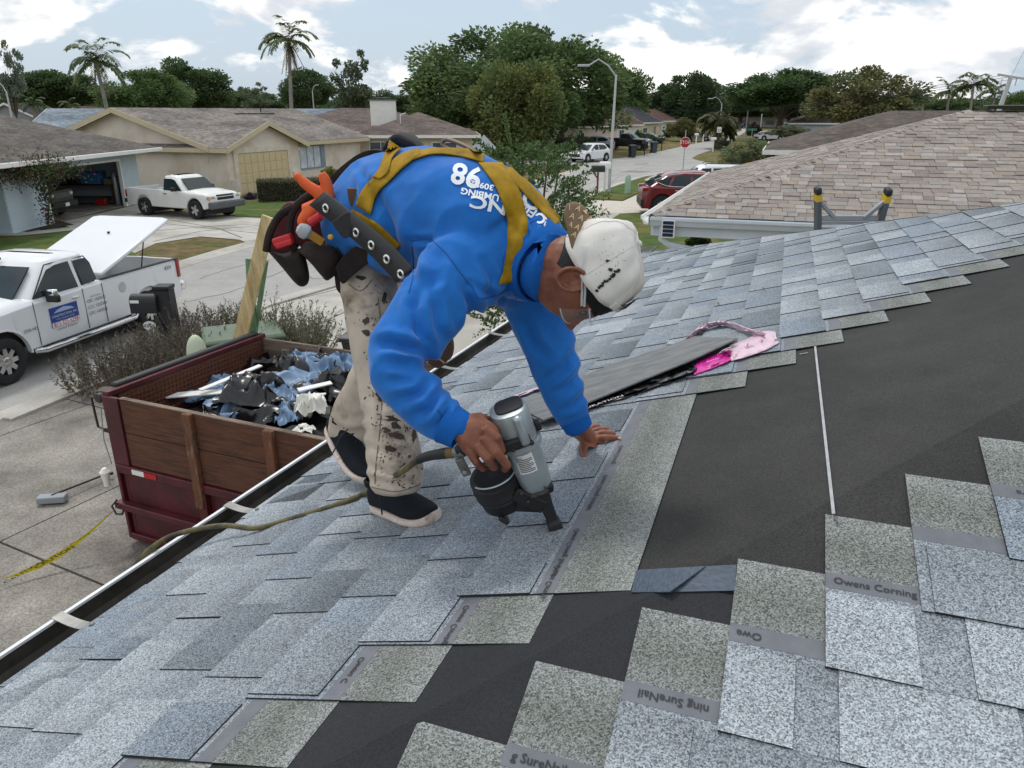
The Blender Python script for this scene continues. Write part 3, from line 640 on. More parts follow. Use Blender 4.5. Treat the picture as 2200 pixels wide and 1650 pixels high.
# raised gable vent at the hip end
gA = f(13.6 + oh - yr - 2.6, yr - oh, zr + .42)
b = MB()
for s_ in (-1, 1):
    lo = gA + f.y * s_ * 2.2 - Z_ * .75; q = [lo, gA, gA - f.x * 4, lo - f.x * 4]; b.hexa(q + [p + Z_ * .1 for p in q])
b.build('gable_roof', M_br, B1)
b = MB()
for s_ in (-1, 1): b.bar(gA + f.y * s_ * 2.25 - Z_ * .74 + f.x * .04, gA + f.x * .04 + Z_ * .03, .06, .17)
b.build('gable_trim', M_white, B1)
b = MB(); b.prism([gA - f.x * .25 + f.y * 1.9 - Z_ * .7, gA - f.x * .25 - Z_ * .03, gA - f.x * .25 - f.y * 1.9 - Z_ * .7], -f.x * .1); b.build('gable_wall', mat('vent_dark', srgb(70, 76, 80), .9), B1)
b = MB(); b.lathe([(.02, 0), (.045, .03), (.05, .1), (.01, .12)], f(12.8, -.45, 2.3), n=10); b.build('eave_lamp', M_white, B1, smooth=True)
# garage clutter
def clutter(name, label, cat, build): o = thing(name, label, cat, f(8, 3)); build(o); return o
t = thing('gas_cylinder', 'tall silver gas cylinder standing at the right jamb of the open garage', 'cylinder', f(12.3, .55, .03))
b = MB(); b.lathe([(.11, 0), (.12, .03), (.12, 1.25), (.09, 1.36), (.04, 1.42), (.04, 1.5)], f(12.3, .55, .03), n=16); b.build('body', mat('cylinder_paint', srgb(176, 182, 186), .4, metal=.4), t, smooth=True)
b = MB(); b.lathe([(.03, 0), (.03, .1)], f(12.3, .55, 1.5), n=8); b.bar(f(12.2, .55, 1.58), f(12.4, .55, 1.58), .03, .03); b.build('valve', mat('brass', srgb(120, 100, 60), .4, metal=.8), t)
t = thing('storage_box', 'blue plastic storage box on the garage workbench', 'box', f(12.9, 1.9, .92))
b = MB(); b.box(f(12.9, 1.9, 1.2), (.9, .6, .5), taper=1.12); b.build('box', mat('blue_plastic', srgb(72, 126, 176), .5), t, bevel=.03)
b = MB(); b.box(f(12.9, 1.9, 1.47), (1.05, .72, .06)); b.build('lid', mat('blue_plastic', (0, 0, 0)), t, bevel=.02)
t = thing('workbench', 'cluttered wooden workbench along the back of the garage', 'bench', f(12.9, 2.4, 0)); woodm = mat('bench_wood', srgb(96, 76, 58), .8, var=.2, vs=3)
b = MB(); boxf(b, f, 12.5, 13.35, .75, 4.6, .84, .91); b.build('top', woodm, t)
for xx in (12.55, 13.2):
    for yy in (.85, 4.4): b = MB(); boxf(b, f, xx, xx + .1, yy, yy + .08, .03, .84); b.build('leg', woodm, t)
b = MB(); boxf(b, f, 12.6, 13.3, .9, 4.4, .3, .34); b.build('shelf', woodm, t)
for nm, lb, ct, xx, yy, z0, sz, c in (('tool_chest', 'dark red tool chest on the garage floor', 'chest', 11.6, 3.6, .03, (.9, .5, .8), (92, 30, 28)), ('fuel_can', 'red fuel can lying on the garage floor near the jamb', 'can', 12.2, 1.3, .03, (.5, .3, .28), (176, 36, 30)), ('paint_bucket', 'black bucket on the garage workbench', 'bucket', 12.9, 2.9, .91, (.3, .3, .35), (30, 32, 36)), ('cardboard_box', 'plain grey carton on the garage workbench', 'box', 12.9, 1.1, .91, (.45, .35, .3), (150, 140, 128))):
    t = thing(nm, lb, ct, f(xx, yy, z0)); m_ = mat(nm, srgb(*c), .5, var=.1); c_ = f(xx, yy, z0 + sz[2] / 2)
    b = MB(); b.box(c_, sz, taper=.96); b.build('body', m_, t, bevel=.03)
    b = MB(); b.bar(c_ + Z_ * (sz[2] / 2 + .05) - V((0, sz[1] * .3, 0)), c_ + Z_ * (sz[2] / 2 + .05) + V((0, sz[1] * .3, 0)), .04, .03)
    for s_ in (-1, 1): b.bar(c_ + Z_ * (sz[2] / 2 - .01) + V((0, s_ * sz[1] * .28, 0)), c_ + Z_ * (sz[2] / 2 + .04) + V((0, s_ * sz[1] * .28, 0)), .03, .03, up=V((1, 0, 0)))
    b.build('handle', mat('dark_handle', srgb(40, 40, 42), .5), t)
# ---------- beige house with the garage gable
P0 = V((-15.4, 40.6, 0)); fd = V((.335, .942, 0)).normalized(); f = Frame(P0, fd)      # x along the facade away, +y into the house
B2 = thing('house', 'beige stucco house with garage door gable and mottled brown roof', 'house', P0)
M_bei = mat('beige_stucco', srgb(222, 212, 199), .9, var=.07, vs=.8, col2=srgb(208, 194, 176), mixs=.5, coord='World', bump=.15, bs=60); M_tan = mat('tan_trim', srgb(198, 184, 154), .7, var=.05)
M_mot = shroof('mottled_roofing', srgb(134, 127, 121), srgb(102, 97, 94), 4)
gable_block(f, B2, 0, 15.5, .6, 11.6, 2.55, 1.75, .5, M_bei, M_mot, M_tan, 'x', rake=.2)
gable_block(f, B2, .02, 6.4, -.6, 5.4, 2.5, 1.12, .45, M_bei, M_mot, M_tan, 'y', rake=.2, ends=(1, 0))
b = MB(); boxf(b, f, -.035, 0, .6, 11.6, 2.46, 2.54); b.build('gable_band', mat('pale_band', srgb(214, 204, 184), .85), B2)
door = MB(); boxf(door, f, .75, 5.15, -.64, -.56, 0, 2.1); D = door.build('garage_door', mat('garage_door_tan', srgb(206, 188, 148), .6, var=.04), B2)
for r in range(4):
    for c in range(8): q = MB(); boxf(q, f, .79 + c * .54, 1.28 + c * .54, -.665, -.64, .06 + r * .51, .52 + r * .51); q.build('panel', mat('garage_door_tan', (0, 0, 0)), D, bevel=.01)
b = MB(); boxf(b, f, .45, .75, -.70, -.58, 0, 2.42); boxf(b, f, 5.15, 5.45, -.70, -.58, 0, 2.42); boxf(b, f, .75, 5.15, -.70, -.58, 2.12, 2.42); b.build('door_surround', mat('pale_band', (0, 0, 0)), B2)
brk = mat('white_brick', srgb(214, 204, 190), .85, var=.1, vs=6)
for xx0, xx1 in ((0.0, .44), (5.47, 6.4)):
    for r in range(10):
        x = xx0 - (.11 if r % 2 else 0)
        while x < xx1:
            a, c = max(x, xx0), min(x + .21, xx1)
            if c - a > .04: q = MB(); boxf(q, f, a, c, -.73, -.61, .01 + r * .085, .083 + r * .085); q.build('brick', brk, B2)
            x += .22
wm_ = mat('shutter_blue', srgb(128, 144, 160), .6)
W_ = window(f, B2, 9.2, .56, 1.5, 2.3, 1.35, 'y-', (mat('shutter_blue', (0, 0, 0)), mat('curtain_pane', srgb(196, 204, 212), .3, var=.25, vs=2.5)), bars=2)
for s_ in (-1, 1): b = MB(); boxf(b, f, 9.2 + s_ * 1.42 - .22, 9.2 + s_ * 1.42 + .22, .5, .56, .8, 2.2); b.build('shutter', wm_, B2)
b = MB(); boxf(b, f, 6.42, 7.2, -.1, .58, 2.0, 2.35); b.build('beam', M_bei, B2)
b = MB(); p0 = f(1.5, 6.1, 4.36); b.bar(p0, f(14.5, 6.1, 4.36), .12, .06); b.bar(f(8.0, 5.0, 4.08), f(12.0, 5.0, 4.08), .1, .06); b.build('ridge_vent', mat('ridge_vent', (0, 0, 0)), B2)
b = MB(); b.tube([f(11, 5.3, 4.1), f(11, 5.3, 4.6)], .04, 8); b.build('vent_pipe', mat('ridge_vent', (0, 0, 0)), B2)
# ---------- brown hip roofs with the white chimney
f = Frame((-11.5, 56.5), (1, .08)); B3 = thing('house', 'long house with faded brown hip roofs, white eaves and a white chimney', 'house', f(0, 0))
M_brn = shroof('faded_brown_roofing', srgb(98, 88, 84), srgb(110, 99, 94), 1.2); M_cream = mat('cream_wall', srgb(206, 194, 172), .9, var=.05)
hip_block(f, B3, .6, 8.6, 0, 9, 2.62, .34, .6, M_cream, M_brn, M_white); f2 = Frame((-19, 60), (1, .08)); hip_block(f2, B3, 0, 14, .6, 11, 2.75, .30, .6, M_cream, M_brn, M_white)
b = MB(); c_ = f(1.5, 4.5, 3.3); b.hexa([f(1.0, 4, 3.2), f(2.9, 4, 3.2), f(2.9, 5.2, 3.2), f(1.0, 5.2, 3.2)] + [f(1.0, 4, 5.0), f(2.9, 4, 5.0), f(2.9, 5.2, 5.0), f(1.0, 5.2, 5.0)]); CH = b.build('chimney', mat('chimney_white', srgb(226, 224, 216), .8, var=.06), B3)
b = MB(); b.bar(f(.9, 4.6, 5.03), f(3.0, 4.6, 5.03), 1.35, .08); b.bar(f(1.4, 4.6, 5.2), f(2.5, 4.6, 5.2), .7, .06); b.bar(f(1.5, 4.6, 5.07), f(1.5, 4.6, 5.2), .05, .05, up=V((1, 0, 0))); b.bar(f(2.4, 4.6, 5.07), f(2.4, 4.6, 5.2), .05, .05, up=V((1, 0, 0))); b.build('chimney_cap', mat('cap_metal', srgb(120, 122, 124), .5, metal=.5), CH)
window(f, B3, 2.0, -.04, 1.5, 1.6, 1.3, 'y-', bars=1); window(f, B3, 6.6, -.04, 1.4, 1.8, 1.4, 'y-', bars=1)
b = MB(); b.tube([f(3.4, 1.5, 3.4), f(3.4, 1.5, 4.0), f(3.8, 1.5, 4.1)], .03, 6); b.build('vent_pipe', M_white, B3)
# ---------- far houses
def far_house(name_lab, px, z, L, Wd, rz, h, rise, wm, rm, axis='x', trim=M_white, hipr=False, win=(), dy=None):
    o = gnd(px[0], px[1], z) if dy is None else aty(px[0], px[1], dy); f = Frame((o.x, o.y), (cos(rz), sin(rz)))
    t = thing('house', name_lab, 'house', f(0, 0))
    if hipr: hip_block(f, t, 0, L, 0, Wd, h, rise, .5, wm, rm, trim)
    else: gable_block(f, t, 0, L, 0, Wd, h, rise, .45, wm, rm, trim, axis)
    for (a, b, z_, w, hh, face) in win: window(f, t, a, b, z_, w, hh, face)
    return t
M_w2 = mat('white_wall', srgb(224, 220, 212), .85, var=.05); M_rd = shroof('red_brown_roofing', srgb(96, 72, 64), srgb(82, 64, 60)); M_bk = shroof('black_roofing', srgb(66, 66, 72), srgb(56, 56, 62)); M_gy = shroof('blue_grey_roofing', srgb(138, 148, 156), srgb(112, 122, 132), 3)
M_yel = mat('yellow_wall', srgb(226, 214, 176), .85, var=.05)
sd_ = V((.43, .9, 0)).normalized(); ra = math.atan2(sd_.y, sd_.x)
far_house('house with blue grey roof behind the pale blue garage house', (60, 290), 2.4, 24, 11, radians(8), 2.6, 1.75, M_w2, M_gy, dy=62)
far_house('far house with small dark gable above the blue grey roof', (95, 262), 2.0, 8, 8, radians(95), 3.2, 1.9, mat('grey_wall', srgb(150, 156, 160), .9), M_bk, dy=96)
far_house('far house with red brown roof and white gable at left', (150, 260), 2.0, 14, 8, radians(12), 3.0, 1.8, M_w2, M_rd, dy=104)
far_house('pale stucco house half hidden by the big tree', (1212, 318), 0, 11, 9, ra - .25, 2.7, 1.5, mat('pink_wall', srgb(216, 200, 184), .9), M_rd, win=((3, -.05, 1.3, 1.6, 1.3, 'y-'),), dy=88)
far_house('white house with red brown gable behind the black pickup', (1318, 306), 0, 9, 7, ra - .1, 2.7, 1.9, M_w2, M_rd, 'x', win=((2.4, -.05, 1.3, 1.6, 1.2, 'y-'),), dy=104)
far_house('white house with black roof and small yellow gable beside round shrubs', (1362, 300), 0, 10, 9, ra - .1, 2.8, 2.0, M_yel, M_bk, 'x', win=((4, -.05, 1.3, 1.6, 1.2, 'y-'), (8, -.05, 1.2, .9, 1.8, 'y-')), dy=116)
far_house('low house with dark brown hip roof beyond the round shrubs', (1420, 292), 0, 16, 10, ra - .1, 2.7, .36, M_w2, M_rd, hipr=True, win=((3, -.05, 1.3, 1.6, 1.2, 'y-'),), dy=138)
far_house('house closing the far end of the street', (1560, 268), 0, 24, 10, radians(-8), 2.8, .36, M_w2, shroof('tan_roofing', srgb(128, 108, 96), srgb(112, 96, 88)), hipr=True, win=((5, -.05, 1.4, 2.4, 1.4, 'y-'), (12, -.05, 1.4, 2.4, 1.4, 'y-')), dy=226)
far_house('low house with pale blue walls under the spreading oak', (1700, 290), 0, 14, 9, radians(-15), 2.6, .3, mat('blue_wall', srgb(168, 182, 192), .9), M_dkroof, hipr=True, dy=120)
# ================================================================== vehicles
M_tyre = mat('tyre_rubber', srgb(34, 34, 36), .85, var=.12, vs=8)
M_rim = mat('alloy_rim', (.62, .62, .63), .28, metal=.9, var=.1)
M_blk = mat('black_plastic', srgb(30, 31, 33), .55, var=.08)
M_chr = mat('chrome', (.78, .79, .8), .12, metal=1.0)
M_cgl = mat('car_glass', srgb(38, 50, 54), .06, var=.2, vs=1.5, spec=.35)
M_red = mat('tail_lamp', srgb(150, 22, 26), .2, coat=.6, spec=.6)
M_lamp = mat('head_lamp', srgb(206, 206, 196), .12, coat=.7, var=.3, vs=10)
M_amb = mat('amber_lamp', srgb(206, 160, 80), .2, coat=.6)
def paint(n, c, r=.3, v=.02): return mat('paint_' + n, srgb(*c), r, coat=.5, var=v, vs=1.5)
def lerp_tab(tab, x):
    if x <= tab[0][0]: return tab[0][1]
    for (a, b), (c, d) in zip(tab, tab[1:]):
        if x <= c: t = (x - a) / (c - a); t = t * t * (3 - 2 * t); return b + (d - b) * t
    return tab[-1][1]
def wheel(par, x, y, r, wd, spokes=5, detail=True, rimm=None, hub=None):
    s_ = 1 if y > 0 else -1; W_ = link('wheel', None, par); W_.empty_display_size = .1
    c = V((x, y, r)); ax = V((0, s_, 0)); n = 28 if detail else 18
    b = MB(); b.lathe([(r * .60, -wd * .5), (r * .93, -wd * .5), (r, -wd * .36), (r, wd * .36), (r * .95, wd * .46), (r * .80, wd * .5), (r * .66, wd * .47), (r * .62, wd * .40)], c, ax, n, cap=False); b.build('tyre', M_tyre, W_, smooth=True, ang=40)
    b = MB(); b.lathe([(r * .63, -wd * .4), (r * .63, wd * .42), (r * .58, wd * .43), (r * .56, wd * .30), (r * .56, wd * .1), (.01, wd * .05)], c, ax, n, cap=False, mi=1)
    x_ = V((1, 0, 0)); z_ = V((0, 0, 1))
    for k in range(spokes):
        a = 2 * pi * k / spokes; d = x_ * cos(a) + z_ * sin(a); t = x_ * -sin(a) + z_ * cos(a); w0, w1 = r * .13, r * (.16 if spokes < 7 else .09)
        q = [c + d * r * .12 - t * w0, c + d * r * .12 + t * w0, c + d * r * .58 + t * w1, c + d * r * .58 - t * w1]
        b.hexa([p + ax * wd * .22 for p in q] + [p + ax * wd * .38 for p in q])
    b.lathe([(r * .2, wd * .2), (r * .2, wd * .42), (r * .15, wd * .46), (.005, wd * .47)], c, ax, 14, cap=False); b.build('rim', [rimm or M_rim, M_blk], W_, smooth=True, ang=35)
    if hub:
        b = MB(); b.lathe([(r * .1, wd * .47), (r * .1, wd * .5), (.004, wd * .5)], c, ax, 12); b.build('hub_cap', M_blk, W_)
    return W_
def car(name, label, cat, S, group=None):
    """x forward, y left, z up, origin on the ground mid-wheelbase"""
    T = thing(name, label, cat, group=group); wb2 = S['wb'] / 2; w = S['w']; r = S['r']; ra = r * S.get('arch', 1.2); pm = S['paint']; clr = S.get('clr', .28)
    xf, xr = S['xf'], S['xr']; st = set([xf, xf - .06, xf - .2, xf - .45, xr, xr + .06, xr + .2, xr + .45] + [q[0] for q in S['sh']] + [q[0] for q in S['top']])
    for xw in (wb2, -wb2):
        for k in range(-8, 9): st.add(xw + ra * sin(k / 8 * pi / 2))
        st.add(xw + ra * 1.012); st.add(xw - ra * 1.012)
    bed = S.get('bed')
    if bed: st |= {bed[0], bed[0] + .012, bed[1], bed[1] - .012}
    x = xr
    while x < xf: st.add(round(x, 3)); x += .3
    st = sorted(q for q in st if xr <= q <= xf); rings = []
    for x in st:
        zb = clr + (.10 * max(0, (x - (xf - .4)) / .4) if x > xf - .4 else 0)
        for xw in (wb2, -wb2):
            if abs(x - xw) < ra: zb = max(zb, r + sqrt(max(0, ra * ra - (x - xw) ** 2)))
        e = 1.0
        for q, k in ((xf - x, S.get('nose', .12)), (x - xr, S.get('tail', .08))):
            if q < .5: e = min(e, 1 - k * (1 - q / .5) ** 2)
        ww = w * e; zs = lerp_tab(S['sh'], x); zt = lerp_tab(S['top'], x); zm = max(zb + .04, clr + .42)
        if bed and bed[0] < x < bed[1]: tail_ = [(ww - .02, zs), (ww - .09, zs + .004), (ww - .10, bed[2]), (0, bed[2])]
        else: tail_ = [(ww * .95, zs), (ww * .80, zs + (zt - zs) * .7), (ww * .45, zt), (0, zt + .012)]
        rings.append([(x, y, z) for y, z in [(ww * .93, zb), (ww * .985, zb + .03), (ww, min(zm, zs - .1) if zb < zs - .2 else zb + .05), (ww * .995, zs - .06)] + tail_])
    b = MB(); n = 8
    for sgn in (1, -1):
        rr = [[(p[0], p[1] * sgn, p[2]) for p in g] for g in rings]
        b.loft(rr, cap=False, closed=False)
        for g in (rr[0], rr[-1]): b.poly([(g[0][0], 0, g[0][2])] + g)
    bmx = b.build('body', pm, T, fixn=False); bm = bmesh.new(); bm.from_mesh(bmx.data); bmesh.ops.remove_doubles(bm, verts=bm.verts, dist=.0005); bmesh.ops.recalc_face_normals(bm, faces=bm.faces); bm.to_mesh(bmx.data); bm.free(); smooth_obj(bmx, 32)
    b = MB(); b.box(((xf + xr) / 2, 0, clr + .18), (xf - xr - .3, w * 1.5, .3)); 
    for xw in (wb2, -wb2): b.box((xw, 0, r + .12), (ra * 2.0, w * 1.72, ra * 1.4))
    b.build('underbody', M_blk, T)
    # greenhouse
    G = S.get('cab')
    if G:
        (a0, a1, a2, a3), zbt, zr, kb, kt = G['x'], G['zb'], G['zr'], G.get('kb', .94), G.get('kt', .76)
        zf = lambda x: zbt + (G.get('wedge', 0) * (a0 - x) / (a0 - a3))
        def ring(f_, ins, z, kw): 
            xs = [a0 + (a1 - a0) * f_, a3 + (a2 - a3) * f_]; xa, xb = xs; q = []
            for xx, yy in ((xa - ins, .0), (xa - ins, .55), (xa - ins - .10, .9), (xa - ins - .30, 1), ((xa + xb) / 2, 1.02), (xb + ins + .25, 1), (xb + ins + .08, .92), (xb + ins, .55), (xb + ins, 0)):
                q.append((xx + (.06 * (1 - yy) if xx > 0 and yy < .6 else 0), yy * w * kw, z))
            return q
        def full(q): return q + [(p[0], -p[1], p[2]) for p in q[-2:0:-1]]
        zr0 = lambda q, dz: q
        R1 = [(p[0], p[1], zf(p[0]) - .06) for p in full(ring(0, 0, 0, kb))]; R2 = full(ring(.93, 0, zr - .06, kt + .015)); R3 = full(ring(1, .05, zr - .012, kt * .93)); R4 = full(ring(1, .30, zr + .012, kt * .6))
        dzr = G.get('drop', 0)
        fixz = lambda R: [(p[0], p[1], p[2] - dzr * max(0, min(1, (a1 - p[0]) / (a1 - a2))) ** 2) for p in R]
        b = MB(); b.loft([R1, fixz(R2), fixz(R3), fixz(R4)], cap=True); b.build('cab', pm, T, smooth=True, ang=40)
        def side_pt(x, v, sgn, off):
            za = zf(x) - .06; zb_ = zr - .06 - dzr * max(0, min(1, (a1 - x) / (a1 - a2))) ** 2; z = za + (zb_ - za) * v; y = w * (kb + (kt + .015 - kb) * v) * 1.0; return V((x, sgn * (y + off), z))
        for k, wpts in enumerate(G['win']):
            for sgn in (1, -1):
                P = smoothpath(list(wpts) + [wpts[0]], 1)[:-1]; q = MB(); q.prism([side_pt(x, v, sgn, .014 + .03 * (.5 - abs(v - .5))) for x, v in P], (0, sgn * .012, 0)); q.build('side_window', M_cgl, T, bevel=.004)
        def ws(fa, fb, s0, s1, nm, xsgn):
            P = []
            for v, y in ((fa, s0), (fa, -s0), (fb, -s1), (fb, s1)):
                xa = (a0 + (a1 - a0) * v) if xsgn > 0 else (a3 + (a2 - a3) * v); zz = (zf(xa) - .06) * (1 - v) + (zr - .06 - (dzr if xsgn < 0 else 0)) * v; P.append(V((xa + xsgn * (.03 + .06 * (1 if xsgn > 0 else 0)), y * w, zz + .012)))
            q = MB(); q.prism(P, (-xsgn * .03, 0, -.01)); q.build(nm, M_cgl, T, bevel=.005)
        ws(.10, .90, kb * .80, kt * .84, 'windscreen', 1); ws(.12, .88, kb * .78, kt * .82, 'rear_window', -1)
    for xw in (wb2, -wb2):
        for sgn in (1, -1): wheel(T, xw, sgn * (w - .10), r, .21 if r < .36 else .26, S.get('spokes', 5), S.get('detail', True), S.get('rimm'))
    for sgn in (1, -1):
        if G: q = MB(); mx = G['x'][0] - .55; q.box((mx, sgn * (w + .10), zbt + .05), (.12, .2, .15)); q.build('mirror', S.get('mirm', pm), T, bevel=.03)
        for (x, z) in S.get('handles', ()): q = MB(); q.box((x, sgn * (w + .012), z), (.17, .03, .03)); q.build('door_handle', S.get('handm', pm), T, bevel=.01)
        hl = S.get('hl'); tl = S.get('tl')
        if hl: q = MB(); q.box((hl[0], sgn * hl[1], hl[2]), hl[3]); q.build('headlight', S.get('hlm', M_lamp), T, bevel=.03)
        if tl: q = MB(); q.box((tl[0], sgn * tl[1], tl[2]), tl[3]); q.build('tail_light', M_red, T, bevel=.02)
    for nm, c, sz, m_ in S.get('parts', ()): q = MB(); q.box(c, sz); q.build(nm, m_, T, bevel=min(sz) * .25)
    return T
def park(T, S, fpx, rpx, side, zf=0.0, keep=None):
    F, Rr = gnd(*fpx), gnd(*rpx); d = (F - Rr); s = d.length / S['wb']
    if keep: s = min(max(s, keep[0]), keep[1])
    d.normalize(); lat = V((-d.y, d.x, 0)); k = 1 if side == 'R' else -1       # visible wheels are the right-hand ones: centre lies to the left
    c = (F + Rr) / 2 + lat * k * (S['w'] - .10) * s; T.location = c + Z_ * .012; T.rotation_euler = (0, 0, math.atan2(d.y, d.x)); T.scale = (s, s, s); return s
# ---------- white work pickup with raised bed lid (heading to the lower left, its left side towards us)
PW = paint('white', (226, 228, 230)); PW2 = paint('old_white', (222, 222, 218), .4, .05)
S = dict(wb=3.66, w=.99, r=.40, arch=1.28, xf=2.78, xr=-2.98, clr=.42, paint=PW, spokes=8, mirm=M_chr, handm=M_chr,
         sh=[(-2.98, 1.30), (-.60, 1.30), (-.55, 1.30), (.95, 1.27), (2.4, 1.20), (2.78, 1.1)], top=[(-2.98, 1.30), (-.6, 1.30), (1.0, 1.33), (1.3, 1.36), (2.4, 1.28), (2.7, 1.2), (2.78, 1.1)], bed=(-2.9, -.62, .78), nose=.1, tail=.04,
         cab=dict(x=(1.28, .52, -.52, -.60), zb=1.30, zr=1.90, kb=.965, kt=.80, win=([(1.02, .10), (.52, .80), (.30, .88), (-.02, .90), (-.02, .10)], [(-.14, .12), (-.14, .88), (-.42, .88), (-.50, .70), (-.50, .18), (-.44, .12)])),
         handles=((.12, 1.13),), hl=(2.70, .80, 1.0, (.14, .3, .26)), tl=(-2.93, .955, 1.1, (.1, .08, .42)),
         parts=[('front_bumper', (2.86, 0, .62), (.18, 1.9, .28), M_chr), ('grille', (2.77, 0, 1.0), (.08, 1.2, .3), M_chr), ('rear_bumper', (-3.08, 0, .66), (.2, 1.9, .22), M_chr)])
SIL = car('pickup_truck', 'white work pickup with door sign and raised white bed lid parked at the kerb', 'pickup truck', S); S1 = S
for sgn in (1, -1):
    b = MB(); b.tube([(1.25, sgn * 1.02, .42), (1.1, sgn * 1.10, .40), (-1.2, sgn * 1.10, .40), (-1.35, sgn * 1.02, .42)], .05, 10); b.build('running_board', M_chr, SIL, smooth=True)
    b = MB(); b.box((-.05, sgn * 1.06, .455), (1.9, .09, .012)); b.build('running_board_tread', M_blk, SIL)
    b = MB(); b.box((.75, sgn * 1.12, 1.26), (.10, .26, .14)); b.build('mirror_base', M_blk, SIL, bevel=.03)
    for k, xx in enumerate((-.58, -.08, 1.08)): b = MB(); b.box((xx, sgn * .990, .86), (.007, .012, .78)); b.build('door_gap', M_blk, SIL)
    b = MB(); b.lathe([(.11, 0), (.11, .006), (.09, .010), (.02, .008)], (-1.12, sgn * .985, 1.05), V((0, sgn, 0)), 18); b.build('fuel_cap', mat('fuel_cap', srgb(186, 188, 190), .4), SIL)
    b = MB(); b.bar((-.62, sgn * .95, 1.31), (-2.95, sgn * .95, 1.31), .09, .02); b.build('bed_rail', M_blk, SIL)
for sgn in (1, -1):
    b = MB(); ra = S['r'] * 1.29
    b.loft([[(xw_ + ra * k1 * cos(a), sgn * yy, S['r'] + ra * k1 * sin(a)) for k1, yy in ((1.0, .95), (1.0, 1.005), (1.07, 1.0), (1.07, .95))] for xw_ in (1.83,) for a in [pi * i / 14 for i in range(15)]]); b.build('wheel_arch', PW, SIL, smooth=True)
    b = MB(); b.loft([[(-1.83 + ra * k1 * cos(a), sgn * yy, S['r'] + ra * k1 * sin(a)) for k1, yy in ((1.0, .95), (1.0, 1.005), (1.07, 1.0), (1.07, .95))] for a in [pi * i / 14 for i in range(15)]]); b.build('wheel_arch', PW, SIL, smooth=True)
b = MB(); b.box((0, 0, 1.50), (.9, 1.5, .06)); b.box((.2, .45, 1.35), (.16, .5, .5)); b.box((.2, -.45, 1.35), (.16, .5, .5)); b.build('seats', mat('seat_grey', srgb(70, 68, 66), .9), SIL)
for sgn in (1, -1):
    for pts in ([(1.02, 1.30), (.50, 1.80), (-.03, 1.82), (-.03, 1.30), (1.02, 1.30)], [(-.13, 1.31), (-.13, 1.80), (-.44, 1.80), (-.52, 1.66), (-.52, 1.34), (-.13, 1.31)]):
        b = MB(); b.tube([(x, sgn * (.965 - .165 * (z - 1.24) / .6) * .99 * 1.012, z) for x, z in pts], .012, 5); b.build('window_seal', M_blk, SIL)
    pass
# lid hinged at the cab
hx, hz, an = -.66, 1.36, radians(19); dx = V((-cos(an), 0, sin(an))); nrm = V((sin(an), 0, cos(an))); p = V((hx, 0, hz))
b = MB(); q = [p + V((0, y_, 0)) + dx * l for l, y_ in ((0, .97), (0, -.97), (2.35, -.97), (2.42, -.80), (2.42, .80), (2.35, .97))]
b.prism(q, nrm * .075); LID = b.build('bed_lid', PW, SIL, bevel=.03, seg=3)
b = MB()
for s_ in (-1, 1): b.tube([V((-1.9, s_ * .86, 1.25)), p + dx * 1.55 + V((0, s_ * .86, 0))], .014, 6)
b.build('lid_strut', M_blk, SIL)
b = MB(); b.box(p + dx * 1.6 + nrm * .09 + V((0, 0, 0)), (.05, .03, .05)); b.build('lid_lock', M_blk, SIL)
# door sign and lettering on the visible (left) side
M_sblue = mat('sign_blue', srgb(44, 74, 146), .4, var=.06); M_swhite = mat('sign_white', srgb(228, 230, 234), .4); M_sred = mat('sign_red', srgb(196, 40, 44), .4); M_sink = mat('sign_ink', srgb(52, 60, 82), .5)
yv = .997
b = MB(); b.box((.45, yv, .88), (.66, .008, .36)); SG = b.build('door_sign', M_sblue, SIL)
b = MB(); b.box((.45, yv + .005, .745), (.64, .006, .085)); b.build('sign_band', M_swhite, SG)
def sidetext(s, size, x, z, m, sx=1.0, par=SIL, y=yv + .012): return lettering(s, size, (x, y, z), (-1, 0, 0), (0, 0, 1), m, 'lettering', par, sx=sx, lift=0)
sidetext('813-325-6298', .115, .45, .745, M_sred, .9, SG); sidetext('CONSTRUCTION, INC.', .06, .45, .895, M_swhite, 1.0, SG); sidetext('Roofing - Remodeling - Plumbing', .032, .45, .835, M_swhite, 1, SG); sidetext('Licensed & Insured', .062, .45, .655, M_sink, 1, SIL)
b = MB(); rl = [(.70, .955), (.62, 1.0), (.45, 1.035), (.28, 1.0), (.20, .955)]
b.prism([(x, yv + .006, z) for x, z in rl], (0, .004, 0)); b.build('sign_roof_emblem', mat('sign_pale', srgb(170, 184, 216), .4), SG)
sidetext('State Licenses', .05, -.36, 1.06, M_sink); sidetext('CBC 1263612', .085, -.36, .98, M_sink); sidetext('CCC 1332360', .085, -.36, .86, M_sink); sidetext('CFC 1430922', .085, -.36, .74, M_sink); sidetext('2500 HD', .08, 1.25, .80, mat('badge', srgb(70, 74, 80), .3, metal=.5)); sidetext('4X4', .13, -2.55, 1.17, M_sink)
b = MB(); b.box((.66, 0, 1.905), (.12, .05, .05)); b.build('roof_aerial', M_blk, SIL, bevel=.015)
park(SIL, S, (25, 822), (318, 706), 'L', keep=(.95, 1.05))
